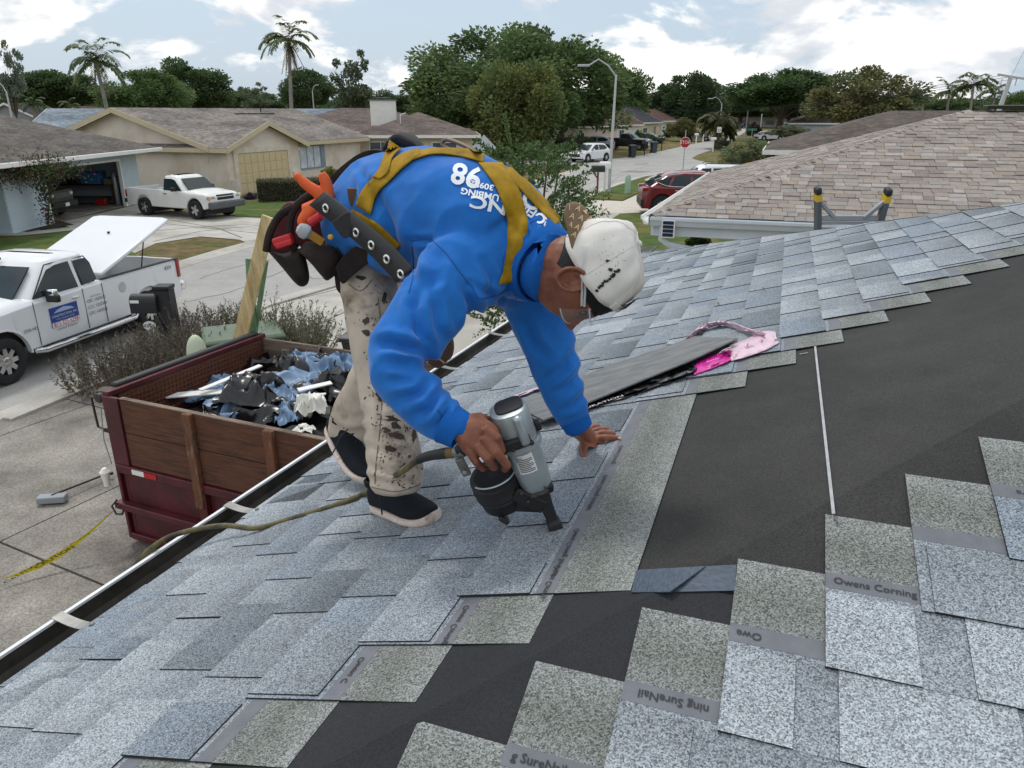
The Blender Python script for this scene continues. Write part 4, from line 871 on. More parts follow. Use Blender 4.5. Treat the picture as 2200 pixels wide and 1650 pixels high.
# ---------- older white compact pickup in the opposite driveway
S = dict(wb=2.83, w=.86, r=.36, arch=1.22, xf=2.22, xr=-2.42, clr=.38, paint=PW2, spokes=5, handm=M_blk, mirm=M_blk,
         sh=[(-2.42, 1.06), (-.45, 1.06), (.8, 1.02), (1.9, .96), (2.22, .86)], top=[(-2.42, 1.06), (-.45, 1.06), (.9, 1.08), (1.1, 1.10), (1.9, 1.02), (2.22, .88)], bed=(-2.34, -.42, .62), nose=.12, tail=.04,
         cab=dict(x=(1.05, .42, -.33, -.40), zb=1.06, zr=1.60, kb=.95, kt=.78, win=([(.80, .10), (.40, .82), (.22, .90), (-.20, .90), (-.20, .10)],)),
         handles=((-.10, .92),), hl=(2.14, .66, .84, (.16, .30, .16)), tl=(-2.39, .83, .85, (.08, .07, .3)),
         parts=[('front_bumper', (2.26, 0, .55), (.22, 1.74, .26), mat('bumper_grey', srgb(84, 86, 90), .6)), ('grille', (2.19, 0, .84), (.10, .84, .20), M_blk), ('grille_bar', (2.235, 0, .86), (.04, .84, .03), M_chr), ('rear_bumper', (-2.48, 0, .56), (.14, 1.7, .18), M_blk), ('tool_box', (-.62, 0, 1.0), (.3, 1.45, .2), mat('tool_box', srgb(150, 156, 160), .45)), ('indicator', (2.16, .80, .84), (.12, .1, .14), M_amb), ('indicator', (2.16, -.80, .84), (.12, .1, .14), M_amb)])
RAN = car('pickup_truck', 'older white compact pickup on the opposite driveway before the open garage', 'pickup truck', S)
park(RAN, S, (426, 472), (318, 463), 'R', keep=(.9, 1.12))
# ---------- dark pickup nosing out of the garage
S = dict(wb=3.1, w=.95, r=.37, arch=1.2, xf=2.35, xr=-2.6, clr=.36, paint=paint('charcoal', (40, 42, 46)), detail=False, sh=[(-2.6, 1.2), (2.35, 1.08)], top=[(-2.6, 1.22), (1.0, 1.22), (2.35, 1.12)],
         cab=dict(x=(1.05, .4, -.8, -1.2), zb=1.2, zr=1.78, win=([(.8, .1), (.35, .88), (-.7, .88), (-.9, .1)],)), hl=(2.3, .7, .95, (.1, .36, .18)), parts=[('front_bumper', (2.4, 0, .55), (.16, 1.85, .24), M_blk), ('grille', (2.34, 0, .92), (.06, 1.2, .22), mat('grille_bars', srgb(96, 98, 102), .4, metal=.6)), ('number_plate', (2.5, 0, .55), (.03, .3, .14), M_white)])
GT = car('pickup_truck', 'dark pickup parked inside the open garage, only its grille showing', 'pickup truck', S); place(GT, (-21.0, 31.6, .03), radians(2))
# ---------- maroon crossover in the paver driveway
S = dict(wb=2.82, w=.95, r=.37, arch=1.2, xf=2.25, xr=-2.20, clr=.26, paint=paint('maroon', (112, 26, 36), .25), spokes=10, handm=M_chr, nose=.18, tail=.14,
         sh=[(-2.2, .98), (-1.9, 1.12), (-1.0, 1.10), (0, 1.03), (1.2, .98), (1.9, .88), (2.25, .72)], top=[(-2.2, 1.0), (-1.7, 1.12), (1.0, 1.06), (1.9, .94), (2.25, .76)],
         cab=dict(x=(1.25, .25, -1.30, -2.02), zb=1.05, zr=1.67, kb=.95, kt=.76, wedge=.10, drop=.10, win=([(.95, .12), (.15, .88), (-.25, .92), (-.27, .10)], [(-.35, .10), (-.33, .92), (-.95, .90), (-1.12, .16)], [(-1.2, .20), (-1.05, .88), (-1.35, .80), (-1.75, .48), (-1.5, .30)])),
         handles=((.25, .92), (-.85, .96)), hl=(2.12, .70, .82, (.2, .3, .12)), tl=(-2.08, .76, 1.02, (.24, .34, .12)), parts=[('rear_bumper', (-2.16, 0, .48), (.16, 1.72, .3), M_blk), ('front_bumper', (2.2, 0, .42), (.14, 1.6, .24), M_blk)])
for sgn in (1,): pass
MUR = car('car', 'maroon crossover with silver alloy wheels on the paver driveway', 'car', S)
for sgn in (1, -1):
    b = MB(); b.tube([(1.0, sgn * .905, 1.07), (.2, sgn * .80, 1.60), (-.6, sgn * .79, 1.62), (-1.3, sgn * .80, 1.52), (-1.75, sgn * .84, 1.36)], .014, 6); b.tube([(1.0, sgn * .91, 1.05), (-1.05, sgn * .915, 1.115), (-1.3, sgn * .91, 1.15), (-1.7, sgn * .88, 1.3)], .014, 6); b.build('chrome_strip', M_chr, MUR, smooth=True)
c0 = gnd(1406, 453); dirM = (gnd(1480, 408) - c0); dirM = V((.995, -.06, 0)).normalized(); lat = V((-dirM.y, dirM.x, 0))
MUR.location = c0 + dirM * 1.41 - lat * -0.85 * 1 + Z_ * .02; c0 = gnd(1420, 464); MUR.scale = (1.08, 1.08, 1.08); MUR.location = c0 + dirM * 1.52 + lat * .92 + Z_ * .02; MUR.rotation_euler = (0, 0, math.atan2(dirM.y, dirM.x))
# ---------- white SUV beyond it
S = dict(wb=2.9, w=.96, r=.37, arch=1.2, xf=2.4, xr=-2.45, clr=.28, paint=PW, spokes=6, detail=False, sh=[(-2.45, 1.0), (-2.2, 1.12), (1.2, 1.05), (2.0, .96), (2.4, .8)], top=[(-2.45, 1.05), (1.1, 1.12), (2.0, 1.02), (2.4, .84)],
         cab=dict(x=(1.25, .35, -1.9, -2.3), zb=1.1, zr=1.78, win=([(.95, .12), (.3, .88), (-.1, .9), (-.1, .1)], [(-.2, .1), (-.2, .9), (-.95, .9), (-.95, .12)], [(-1.05, .12), (-1.05, .9), (-1.8, .85), (-2.0, .2)])), hl=(2.3, .7, .9, (.14, .3, .16)), tl=(-2.4, .8, 1.1, (.1, .2, .3)))
SUV2 = car('car', 'white estate car with roof rails behind the maroon crossover', 'car', S)
for sgn in (1, -1): b = MB(); b.tube([(.2, sgn * .62, 1.80), (.1, sgn * .62, 1.86), (-1.6, sgn * .62, 1.84), (-1.7, sgn * .62, 1.76)], .02, 6); b.build('roof_rail', M_blk, SUV2)
place(SUV2, (9.5, 37.6, .02), radians(172))
# ---------- white crossover on the cross street, silver one behind its hedge
S = dict(wb=2.66, w=.92, r=.36, arch=1.2, xf=2.2, xr=-2.2, clr=.26, paint=PW, spokes=5, detail=False, nose=.16, sh=[(-2.2, .95), (-1.9, 1.08), (0, 1.02), (1.3, .98), (1.9, .88), (2.2, .74)], top=[(-2.2, 1), (-1.8, 1.1), (1.0, 1.06), (1.9, .92), (2.2, .78)],
         cab=dict(x=(1.2, .3, -1.35, -2.0), zb=1.05, zr=1.66, wedge=.06, drop=.05, win=([(.9, .12), (.2, .86), (-.2, .9), (-.2, .1)], [(-.3, .1), (-.3, .9), (-1.1, .86), (-1.5, .45), (-1.2, .14)])), hl=(2.05, .68, .82, (.2, .34, .14)), tl=(-2.1, .78, 1.0, (.14, .24, .3)), parts=[('grille', (2.17, 0, .62), (.1, 1.3, .26), M_blk), ('rear_bumper', (-2.18, 0, .45), (.1, 1.6, .3), M_blk)])
RAV = car('car', 'small white crossover stopped on the cross street', 'car', S); S3 = S
park(RAV, S, (1267, 349), (1296, 347), 'L', keep=(.95, 1.1))
S = dict(S3); S['paint'] = paint('silver', (186, 190, 194)); SV = car('car', 'silver hatchback parked behind the white crossover by the hedge', 'car', S); place(SV, aty(1275, 324, 84) * 1.0, 0); SV.location = (gnd(1278, 325).x, gnd(1278, 325).y, 0); SV.rotation_euler = (0, 0, radians(170))
S = dict(S1); S['paint'] = paint('black', (22, 24, 26)); S['handles'] = (); S['detail'] = False; S['mirm'] = M_blk
BP = car('pickup_truck', 'black pickup parked on the far driveway behind the wheelie bins', 'pickup truck', S); q = gnd(1328, 322); BP.location = (q.x + 1, q.y, 0); BP.rotation_euler = (0, 0, radians(-28))
S = dict(S3); S['paint'] = paint('navy', (34, 40, 52)); S['cab'] = dict(S3['cab']); S['cab']['zr'] = 1.42; S['sh'] = [(-2.2, .85), (0, .9), (2.2, .68)]; S['top'] = [(-2.2, .9), (0, .92), (2.2, .7)]; S['cab']['zb'] = .9
for lab, px, rz, col in (('dark saloon beside the clipped cone shrub', (1370, 308), -30, None), ('dark saloon between the two round shrubs', (1393, 308), -30, None), ('silver saloon parked past the stop sign', (1500, 303), -25, 'silver'), ('white car far down the street on the right', (1652, 302), 10, 'white'), ('maroon car far down the street next to the white one', (1668, 300), 15, 'maroon'), ('dark car at the far end house', (1600, 276), 30, None)):
    S_ = dict(S); S_['paint'] = MATS['paint_' + col] if col else S['paint']; c_ = car('car', lab, 'car', S_); q = gnd(*px); c_.location = (q.x, q.y, 0); c_.rotation_euler = (0, 0, radians(rz))
# ================================================================== trees and plants
def leafmat(name, col, trans=.35, rough=.6):
    if name in MATS: return MATS[name]
    m = bpy.data.materials.new(name); m.use_nodes = True; N = m.node_tree.nodes; L = m.node_tree.links; b = N['Principled BSDF']; b.inputs['Roughness'].default_value = rough; b.inputs['Specular IOR Level'].default_value = .25
    a = N.new('ShaderNodeAttribute'); a.attribute_name = 'Col'; q = N.new('ShaderNodeMix'); q.data_type = 'RGBA'; q.blend_type = 'MULTIPLY'; q.inputs[0].default_value = 1; q.inputs[7].default_value = (*col, 1); L.new(a.outputs['Color'], q.inputs[6]); L.new(q.outputs[2], b.inputs['Base Color'])
    t = N.new('ShaderNodeBsdfTranslucent'); L.new(q.outputs[2], t.inputs[0]); mx = N.new('ShaderNodeMixShader'); mx.inputs[0].default_value = trans; L.new(b.outputs[0], mx.inputs[1]); L.new(t.outputs[0], mx.inputs[2]); L.new(mx.outputs[0], N['Material Output'].inputs[0]); MATS[name] = m; return m
M_bark = mat('bark', srgb(92, 82, 72), .95, var=.3, vs=3, bump=.6, bs=12); M_barkg = mat('palm_bark', srgb(136, 130, 120), .95, var=.2, vs=2, bump=.3, bs=8)
def leaf_quad(b, p, d, n, l, w, col):
    s_ = d.cross(n).normalized() * w; b.add([p, p + d * l * .45 + s_, p + d * l, p + d * l * .45 - s_], [(0, 1, 2, 3)], 0, col)
def rnd_unit(rr):
    while True:
        v = V((rr.uniform(-1, 1), rr.uniform(-1, 1), rr.uniform(-1, 1)))
        if .05 < v.length_squared < 1: return v.normalized()
def crown(seed, nclump, nleaf, lsz, shape=(1, 1, .8), cr=(.20, .34), droop=0.0, spread=.85, tone=(.65, 1.25), flat=.8, warm=.0):
    """leaf clumps in a unit crown centred at the origin"""
    rr = random.Random(seed); b = MB(); cs = []
    for i in range(nclump):
        d = rnd_unit(rr); rad = spread * rr.random() ** .38
        if d.z < -.35: d.z *= .5
        c = V((d.x * rad * shape[0], d.y * rad * shape[1], d.z * rad * shape[2])); cs.append((c, rr.uniform(*cr), rr.uniform(.8, 1.15), rr.uniform(-warm, warm)))
    for i in range(nleaf):
        c, r, tn, wm = cs[i % nclump]; d = rnd_unit(rr); k = r * (rr.random() ** .45)
        p = c + V((d.x, d.y, d.z * flat)) * k; out = (p * .6 + d * .5 + rnd_unit(rr) * .6); out.z -= droop
        tt = rr.uniform(*tone) * tn; col = (tt * (1 + wm), tt, tt * (1 - wm * .5))
        leaf_quad(b, p, out.normalized(), rnd_unit(rr), lsz * rr.uniform(.7, 1.4), lsz * rr.uniform(.26, .46), col)
    return b, cs
def limbs(cs, base, r0, n, seed, top=.2, wig=.08):
    rr = random.Random(seed); b = MB(); fork = V((base.x * .3, base.y * .3, base.z + (0 - base.z) * .45))
    b.tube([base, base + (fork - base) * .5 + V((rr.uniform(-wig, wig), rr.uniform(-wig, wig), 0)) * .4, fork], [r0 * 1.25, r0, r0 * .85], 8)
    for c, r, *_ in sorted(cs, key=lambda q: -q[1])[:n]:
        m = fork + (c - fork) * .5 + V((rr.uniform(-wig, wig), rr.uniform(-wig, wig), .06)); b.tube([fork, m, c], [r0 * .6, r0 * .35, r0 * .08], 6)
    return b
TREES = {}
def tree_kind(key, seed, nclump, nleaf, lsz, base=-1.35, r0=.06, nl=9, **k):
    b, cs = crown(seed, nclump, nleaf, lsz, **k); co = b.build('crown', leafmat('leaf_' + key, (1, 1, 1)), fixn=False); to = limbs(cs, V((0, 0, base)), r0, nl, seed).build('trunk', M_bark, smooth=True)
    TREES[key] = (co.data, to.data, base); bpy.data.objects.remove(co); bpy.data.objects.remove(to)
tree_kind('oak_a', 1, 90, 27000, .062, cr=(.16, .30)); tree_kind('oak_b', 2, 80, 24000, .062, cr=(.17, .30), shape=(1, 1, .95)); tree_kind('oak_c', 3, 70, 21000, .068, cr=(.15, .32), shape=(1, 1, 1.1), spread=.9)
tree_kind('big', 4, 190, 64000, .040, cr=(.13, .25), droop=.25, spread=.92, shape=(1, 1, .85), nl=16, warm=.06); tree_kind('cedar', 5, 90, 30000, .055, cr=(.15, .26), shape=(.8, .8, 1.15), spread=.85, flat=1.5, warm=.12)
tree_kind('sparse', 6, 46, 4200, .085, cr=(.10, .20), shape=(.75, .75, 1.25), spread=.95, nl=22, r0=.035); tree_kind('round', 7, 60, 9000, .085, cr=(.15, .25), base=-1.0, spread=.8, shape=(1, 1, 1)); tree_kind('rusty', 8, 80, 20000, .06, cr=(.12, .25), warm=.2, shape=(1, 1, .85), nl=16)
def leaf_col(col): return leafmat('foliage_%d_%d_%d' % tuple(int(c * 999) for c in col), col)
def tree(name, label, key, px, ytop, hw, Y, col, ybot=None, cat='tree', group=None, vz=None, base_z=0.0, rot=None):
    """crown spans px +- hw at distance Y, top at pixel row ytop"""
    k = Y / ray(px, 240).y / FPX; rx = hw * k; zt = aty(px, ytop, Y).z; zb = aty(px, ybot, Y).z if ybot else zt - rx * 1.7
    c = aty(px, ytop, Y); co, to, base = TREES[key]; rz = (zt - zb) / 2 * 1.04; cz = (zt + zb) / 2
    T = thing(name, label, cat, (c.x, c.y, base_z), group=group); rot = R_.uniform(0, 6.28) if rot is None else rot
    o = link('crown', co, T); o.matrix_parent_inverse = Matrix(); o.location = (0, 0, cz - base_z); o.scale = (rx * 1.12, rx * 1.12, rz * 1.14); o.rotation_euler.z = rot
    o.material_slots[0].link = 'OBJECT'; o.material_slots[0].material = leaf_col(tuple(c * 2.1 for c in col))
    t = link('trunk', to, T); t.matrix_parent_inverse = Matrix(); t.location = (0, 0, cz - base_z); t.rotation_euler.z = rot; h = (cz - base_z) / -base; t.scale = (rx, rx, h); return T
DK, GR, OL, LT, BR = (.042, .066, .026), (.06, .095, .033), (.085, .105, .035), (.10, .14, .05), (.10, .095, .035)
GB = 'trees along the horizon'
tl = [('far_tree', 'thin pale tree at the left edge of the horizon', 'sparse', 2, 95, 40, 90, (.10, .12, .09), 235), ('oak_tree', 'broad dark oak left of the leaning palm', 'oak_a', 112, 150, 100, 118, DK, 250), ('oak_tree', 'lighter green oak right of the leaning palm', 'oak_b', 305, 150, 88, 84, GR, 262), ('oak_tree', 'dark open oak behind the beige gable', 'oak_c', 398, 140, 82, 104, DK, 255), ('shade_tree', 'low dark tree between the two tall palms', 'oak_a', 505, 196, 60, 150, DK, 250), ('shade_tree', 'pale grey green tree between the two tall palms', 'sparse', 545, 182, 40, 130, (.08, .10, .06), 245), ('oak_tree', 'dark oak just behind the straight palm trunk', 'oak_b', 655, 148, 55, 112, DK, 250), ('casuarina_tree', 'tall feathery thin tree beside the chimney', 'sparse', 752, 118, 52, 96, (.06, .075, .045), 255), ('shade_tree', 'small round tree right of the chimney', 'oak_c', 838, 200, 50, 120, DK, 255), ('shade_tree', 'distant tree strip left of the big tree', 'oak_a', 895, 212, 42, 140, GR, 262),
      ('shade_tree', 'huge spreading green tree in the middle of the skyline', 'big', 1112, 58, 212, 86, (.062, .092, .034), 352), ('cedar_tree', 'olive cedar in front of the huge spreading tree', 'cedar', 1108, 152, 118, 74, (.085, .10, .035), 352), ('oak_tree', 'dark tree behind the grey lamp post', 'oak_c', 1332, 138, 62, 132, GR, 300), ('oak_tree', 'dark oak left of centre above the far houses', 'oak_a', 1425, 178, 85, 158, (.03, .05, .02), 300), ('oak_tree', 'dark oak above the stop sign', 'oak_b', 1495, 158, 72, 150, (.032, .052, .022), 300), ('live_oak', 'spreading live oak with forked trunk right of the far street', 'oak_a', 1690, 146, 118, 122, (.036, .06, .022), 258), ('rusty_tree', 'rusty brown leaved tree behind the dark grey roof', 'rusty', 1868, 142, 116, 66, (.075, .08, .036), 300), ('shade_tree', 'dark tree at the far right edge of the skyline', 'oak_b', 2205, 196, 40, 120, GR, 260), ('shade_tree', 'low dark tree below the right hand palms', 'oak_a', 2045, 212, 60, 100, DK, 270), ('shade_tree', 'dark low tree at the far end of the street', 'oak_c', 1585, 205, 48, 240, DK, 262)]
for q in tl: tree(*q, group=GB)
rr = random.Random(44)
for i, x in enumerate(range(-60, 2300, 118)):      # the wooded horizon itself reads as one band of small crowns
    tree('distant_tree', 'small distant tree in the wooded band along the horizon', rr.choice(['oak_a', 'oak_b', 'oak_c']), x + rr.uniform(-20, 20), rr.uniform(190, 212), rr.uniform(66, 84), rr.uniform(200, 280), rr.choice([DK, (.04, .065, .03), (.055, .075, .04)]), 262, group='wooded band along the horizon')
# ---------- palms
M_frond = leafmat('palm_frond', (.13, .17, .07)); M_dead = leafmat('dead_frond', (.22, .17, .11))
def palm(label, px, ytop, Y, frad, cxy, nf=20, dead=8, col=None, name='palm_tree', lean=0.0, r0=.16, leaf=.10, base=None, tmat=None, group='palms on the skyline', skirt=False, upr=.25):
    k = Y / ray(px, 240).y / FPX; top = aty(px, cxy, Y); bx = (base or px); g = V((aty(bx, 240, Y).x, Y, 0)); R = frad * k
    T = thing(name, label, 'palm', g, group=group); rr = random.Random(int(px) + 3); b = MB(); n = 7
    b.tube([g + (top - g) * (i / n) + V((lean * sin(pi * i / n), 0, 0)) for i in range(n + 1)], [r0 * (1.35 - .5 * i / n) for i in range(n + 1)], 10); b.build('trunk', tmat or M_barkg, T, smooth=True)
    b = MB(); d = MB(); sp = MB()
    def frond(bb, az, el, L, sag, colr, wl):
        pts = []; p = V(top); dirv = V((cos(az) * cos(el), sin(az) * cos(el), sin(el)))
        for i in range(11): pts.append(V(p)); p = p + dirv * L / 10; dirv = (dirv - Z_ * sag * (.4 + i * .12)).normalized()
        for i in range(1, 11):
            dd = (pts[i] - pts[i - 1]).normalized(); sd = dd.cross(Z_); sd = sd.normalized() if sd.length > .01 else V((1, 0, 0))
            for j in range(2):
                q = pts[i - 1] + (pts[i] - pts[i - 1]) * (j / 2)
                for s_ in (-1, 1):
                    ld = (sd * s_ + dd * .7 - Z_ * rr.uniform(.25, .8)).normalized(); tt = rr.uniform(.7, 1.25); leaf_quad(bb, q, ld, Z_, wl * (1.1 - abs(i - 4) * .08) * rr.uniform(.8, 1.2), wl * .12, (colr[0] * tt, colr[1] * tt, colr[2] * tt))
            bb.add([pts[i - 1] - sd * .02 * k * 10, pts[i - 1] + sd * .02 * k * 10, pts[i] + sd * .012 * k * 10, pts[i] - sd * .012 * k * 10], [(0, 1, 2, 3)], 0, (.9, .9, .7))
    for i in range(nf):
        el = rr.uniform(-.15, 1.25) if not skirt else rr.uniform(-.4, 1.3); frond(b, i * 2.399 + rr.uniform(-.2, .2), el, R * rr.uniform(1.05, 1.4), .20 + .05 * rr.random(), (1, 1, 1), R * upr * 1.25)
    o = b.build('crown', M_frond, T, fixn=False)
    if col: o.material_slots[0].link = 'OBJECT'; o.material_slots[0].material = leaf_col(col)
    if dead:
        for i in range(dead): frond(d, rr.uniform(0, 6.28), rr.uniform(-1.45, -.9), R * rr.uniform(.8, 1.5), .05, (1, 1, 1), R * .14)
        d.build('dead_fronds', M_dead, T, fixn=False)
    return T
palm('leaning queen palm with drooping fronds at left', 203, 85, 66, 62, 128, 20, 5, base=222, lean=.3)
palm('tall straight queen palm with hanging dead fronds', 620, 42, 76, 56, 84, 20, 12, base=621)
palm('small sabal palm left of the huge tree', 903, 182, 110, 26, 205, 16, 8, upr=.35)
for x, yt, cy, R, Y, lb in ((1985, 203, 212, 20, 92, 'smallest palm right of the rusty tree'), (2040, 180, 196, 34, 80, 'left one of the three palms beyond the pink roof'), (2092, 150, 180, 44, 76, 'tallest of the three palms beyond the pink roof'), (2138, 183, 200, 30, 84, 'right one of the three palms beyond the pink roof')): palm(lb, x, yt, Y, R, cy, 15, 0, upr=.3, r0=.12)
palm('shaggy cabbage palm with orange tinted fronds beside the far street', 1546, 232, 94, 40, 262, 34, 14, col=(.10, .105, .045), skirt=True, group=None, upr=.42, tmat=M_bark, r0=.25)
for x, y, Y, R in ((70, 224, 80, 26), (150, 226, 90, 22)): palm('feathery young palm showing above the left hand roofs' if x < 100 else 'second feathery young palm above the left hand roofs', x, y - 8, Y, R, y, 14, 0, col=(.09, .13, .05), upr=.3)
# ---------- garden shrubs
tree('cone_shrub', 'clipped cone shaped green shrub by the white house', 'cedar', 1372, 282, 11, 100, (.045, .085, .03), 312, 'shrub')
tree('round_shrub', 'larger of two clipped round shrubs by the street', 'round', 1402, 290, 13, 104, (.05, .085, .028), 308, 'shrub'); tree('round_shrub', 'smaller of two clipped round shrubs by the street', 'round', 1418, 291, 10, 112, (.05, .085, .028), 307, 'shrub')
tree('shrub', 'large brownish shrub before the far houses', 'rusty', 1468, 252, 34, 118, (.075, .075, .03), 306, 'shrub'); tree('shrub', 'dark rounded bush at the foot of the cabbage palm', 'round', 1556, 296, 15, 90, (.045, .055, .03), 326, 'shrub')
tree('shrub', 'spiky light shrub by the far round bushes', 'sparse', 1435, 270, 14, 122, GR, 300, 'shrub')
tree('flowering_shrub', 'leafy flowering shrub rising behind the pinkish brown roof', 'rusty', 1615, 296, 62, 40, (.105, .12, .06), 385, 'shrub'); tree('flowering_shrub', 'low olive shrub left of the flowering one behind the roof', 'rusty', 1545, 345, 42, 38, (.11, .12, .05), 400, 'shrub')
tree('shrub', 'grey green shrub under the spreading live oak', 'rusty', 1700, 268, 40, 100, (.08, .09, .06), 300, 'shrub'); tree('shrub', 'dark purple leaved shrub near the far lamp poles', 'rusty', 1622, 262, 16, 130, (.05, .035, .035), 302, 'shrub')
tree('shrub', 'dark green shrub behind the neighbouring gutter corner', 'round', 1500, 500, 30, 13, (.04, .07, .025), 560, 'shrub')
tree('shrub', 'small yellow green shrub below the beige house window', 'round', 706, 358, 20, 46, (.14, .15, .04), 385, 'shrub'); tree('shrub', 'leafy green plant beside the beige garage', 'rusty', 668, 385, 22, 41, GR, 412, 'shrub'); tree('purple_plant', 'low purple plant at the end of the trimmed hedge', 'round', 536, 414, 16, 39, (.05, .03, .06), 436, 'plant')
def hedge(label, a, bb, h, w, col, seed, n=7000, lsz=.06):
    a, bb = V(a), V(bb); d = (bb - a); T = thing('hedge', label, 'hedge', a + d / 2); rr = random.Random(seed); m = MB(); dn = d.normalized(); s_ = V((dn.y, -dn.x, 0))
    for i in range(n):
        t, y, z = rr.random(), rr.uniform(-1, 1), rr.random(); f_ = rr.randrange(3)
        if f_ == 0: y = rr.choice((-1, 1)) * rr.uniform(.85, 1.05)
        elif f_ == 1: z = rr.uniform(.85, 1.06)
        p = a + d * t + s_ * y * w / 2 + Z_ * (z * h); tt = rr.uniform(.5, 1.3); leaf_quad(m, p, rnd_unit(rr), rnd_unit(rr), lsz * rr.uniform(.7, 1.5), lsz * .3, (tt, tt, tt))
    m.build('foliage', leaf_col(col), T, fixn=False); q = MB(); q.bar(a + Z_ * h * .48, bb + Z_ * h * .48, w * .82, h * .9); q.build('branches', mat('hedge_core', srgb(44, 40, 30), .95), T); return T
hedge('long trimmed brown green hedge before the beige house', gnd(556, 432), gnd(700, 428), 1.0, 1.1, (.13, .135, .075), 5, 9000, .075)
hedge('dark trimmed hedge behind the white crossover', gnd(1205, 338), gnd(1262, 333), 1.7, 1.6, (.075, .11, .05), 6, 4000, .14)
# bare grey-brown rosemary-like shrubs round the utility boxes
def twiggy(label, spots, seed, h0, group, cols):
    rr = random.Random(seed); T = thing('shrub', label, 'shrub', spots[0][0], group=group); st = MB(); lf = MB()
    for (c, rad, n) in spots:
        for i in range(n):
            a = rr.uniform(0, 6.28); rd = rad * sqrt(rr.random()); p = V(c) + V((cos(a) * rd, sin(a) * rd, 0)); d = V((cos(a) * rd / rad * .45 + rr.uniform(-.3, .3), sin(a) * rd / rad * .45 + rr.uniform(-.3, .3), 1)).normalized(); L = h0 * rr.uniform(.55, 1.15) * (1.1 - .45 * (rd / rad) ** 2); pts = [p]
            for k in range(4): d = (d + rnd_unit(rr) * .16).normalized(); pts.append(pts[-1] + d * L / 4)
            st.tube(pts, [.006, .005, .004, .003, .002], 3, cap=False)
            for k in range(24):
                t = rr.uniform(.2, 1); j = min(3, int(t * 4)); q = pts[j] + (pts[j + 1] - pts[j]) * (t * 4 - j); cc = rr.choice(cols); tt = rr.uniform(.6, 1.35); leaf_quad(lf, q, (d + rnd_unit(rr) * .9).normalized(), rnd_unit(rr), rr.uniform(.04, .08), rr.uniform(.006, .012), tuple(x * tt for x in cc))
    st.build('stems', mat('twig', srgb(128, 112, 100), .9), T, fixn=False); lf.build('foliage', leafmat('shrub_leaf', (1, 1, 1), .2), T, fixn=False); return T
GRY = [(.12, .105, .08), (.15, .13, .10), (.10, .115, .065), (.18, .16, .13), (.11, .09, .08)]; GRN = [(.15, .18, .09), (.19, .19, .12), (.13, .15, .07), (.22, .21, .16)]
twiggy('wide dry grey brown shrub behind the skip trailer', [(gnd(265, 830), .75, 200), (gnd(345, 815), .85, 260), (gnd(430, 795), .85, 260), (gnd(470, 745), .8, 200), (gnd(390, 750), .7, 160)], 3, .74, None, GRY)
twiggy('smaller green grey shrub right of the green utility box', [(gnd(625, 775), .60, 170), (gnd(560, 735), .5, 110), (gnd(655, 765), .45, 120)], 4, .95, None, GRN)
# broad leaved tree by the eave, partly behind the roofer
def leafy_tree(label, c, h, r, seed):
    rr = random.Random(seed); T = thing('broadleaf_tree', label, 'tree', c); c = V(c); tb = MB(); lf = MB(); M_l = leafmat('broad_leaf', (.075, .13, .045), .3, .35)
    for s_ in range(5):
        a = s_ * 1.26 + .3; tb.tube([c + V((cos(a) * .06, sin(a) * .06, 0)), c + V((cos(a) * .2, sin(a) * .2, h * .3)), c + V((cos(a) * r * .45, sin(a) * r * .45, h * .62)), c + V((cos(a) * r * .6, sin(a) * r * .6, h * .9))], [.05, .04, .028, .01], 7)
    tb.build('trunk', M_bark, T, smooth=True)
    for i in range(760):
        a = rr.uniform(0, 6.28); z = rr.uniform(.10, .93) ** .9; rad = r * sqrt(max(0, 1 - ((z - .52) / .5) ** 2)) * rr.uniform(.55, 1.05); p = c + V((cos(a) * rad, sin(a) * rad, z * h)); d = V((cos(a), sin(a), rr.uniform(-.1, 1.2))).normalized(); L = rr.uniform(.25, .5); n = 12
        for k in range(n):
            q = p + d * (L * k / n) - Z_ * .05 * (k / n) ** 2
            for s2 in (-1, 1):
                sd = d.cross(rnd_unit(rr)).normalized(); tt = rr.uniform(.6, 1.5); leaf_quad(lf, q, (sd * s2 + d * .6).normalized(), rnd_unit(rr), rr.uniform(.05, .085), rr.uniform(.014, .022), (tt, tt, tt * .9))
    for (ax, az, L) in ((1.0, .35, .9), (-.2, 1.0, .9), (.45, 1.0, .7)):
        p = c + V((ax * r * .55, -.1, h * .85 if az > .6 else h * .6)); d = V((ax, 0, az)).normalized()
        for k in range(26):
            q = p + d * L * k / 26
            for s2 in (-1, 1): leaf_quad(lf, q, (d.cross(V((0, 1, 0))) * s2 + d * .8 + rnd_unit(rr) * .3).normalized(), rnd_unit(rr), .06, .016, (1.1, 1.1, 1))
    lf.build('crown', M_l, T, fixn=False); return T
LTc = gnd(1060, 770); leafy_tree('glossy broad leaved small tree between the gutter and the street', (.18, 13.2, 0), 3.85, 1.15, 9)
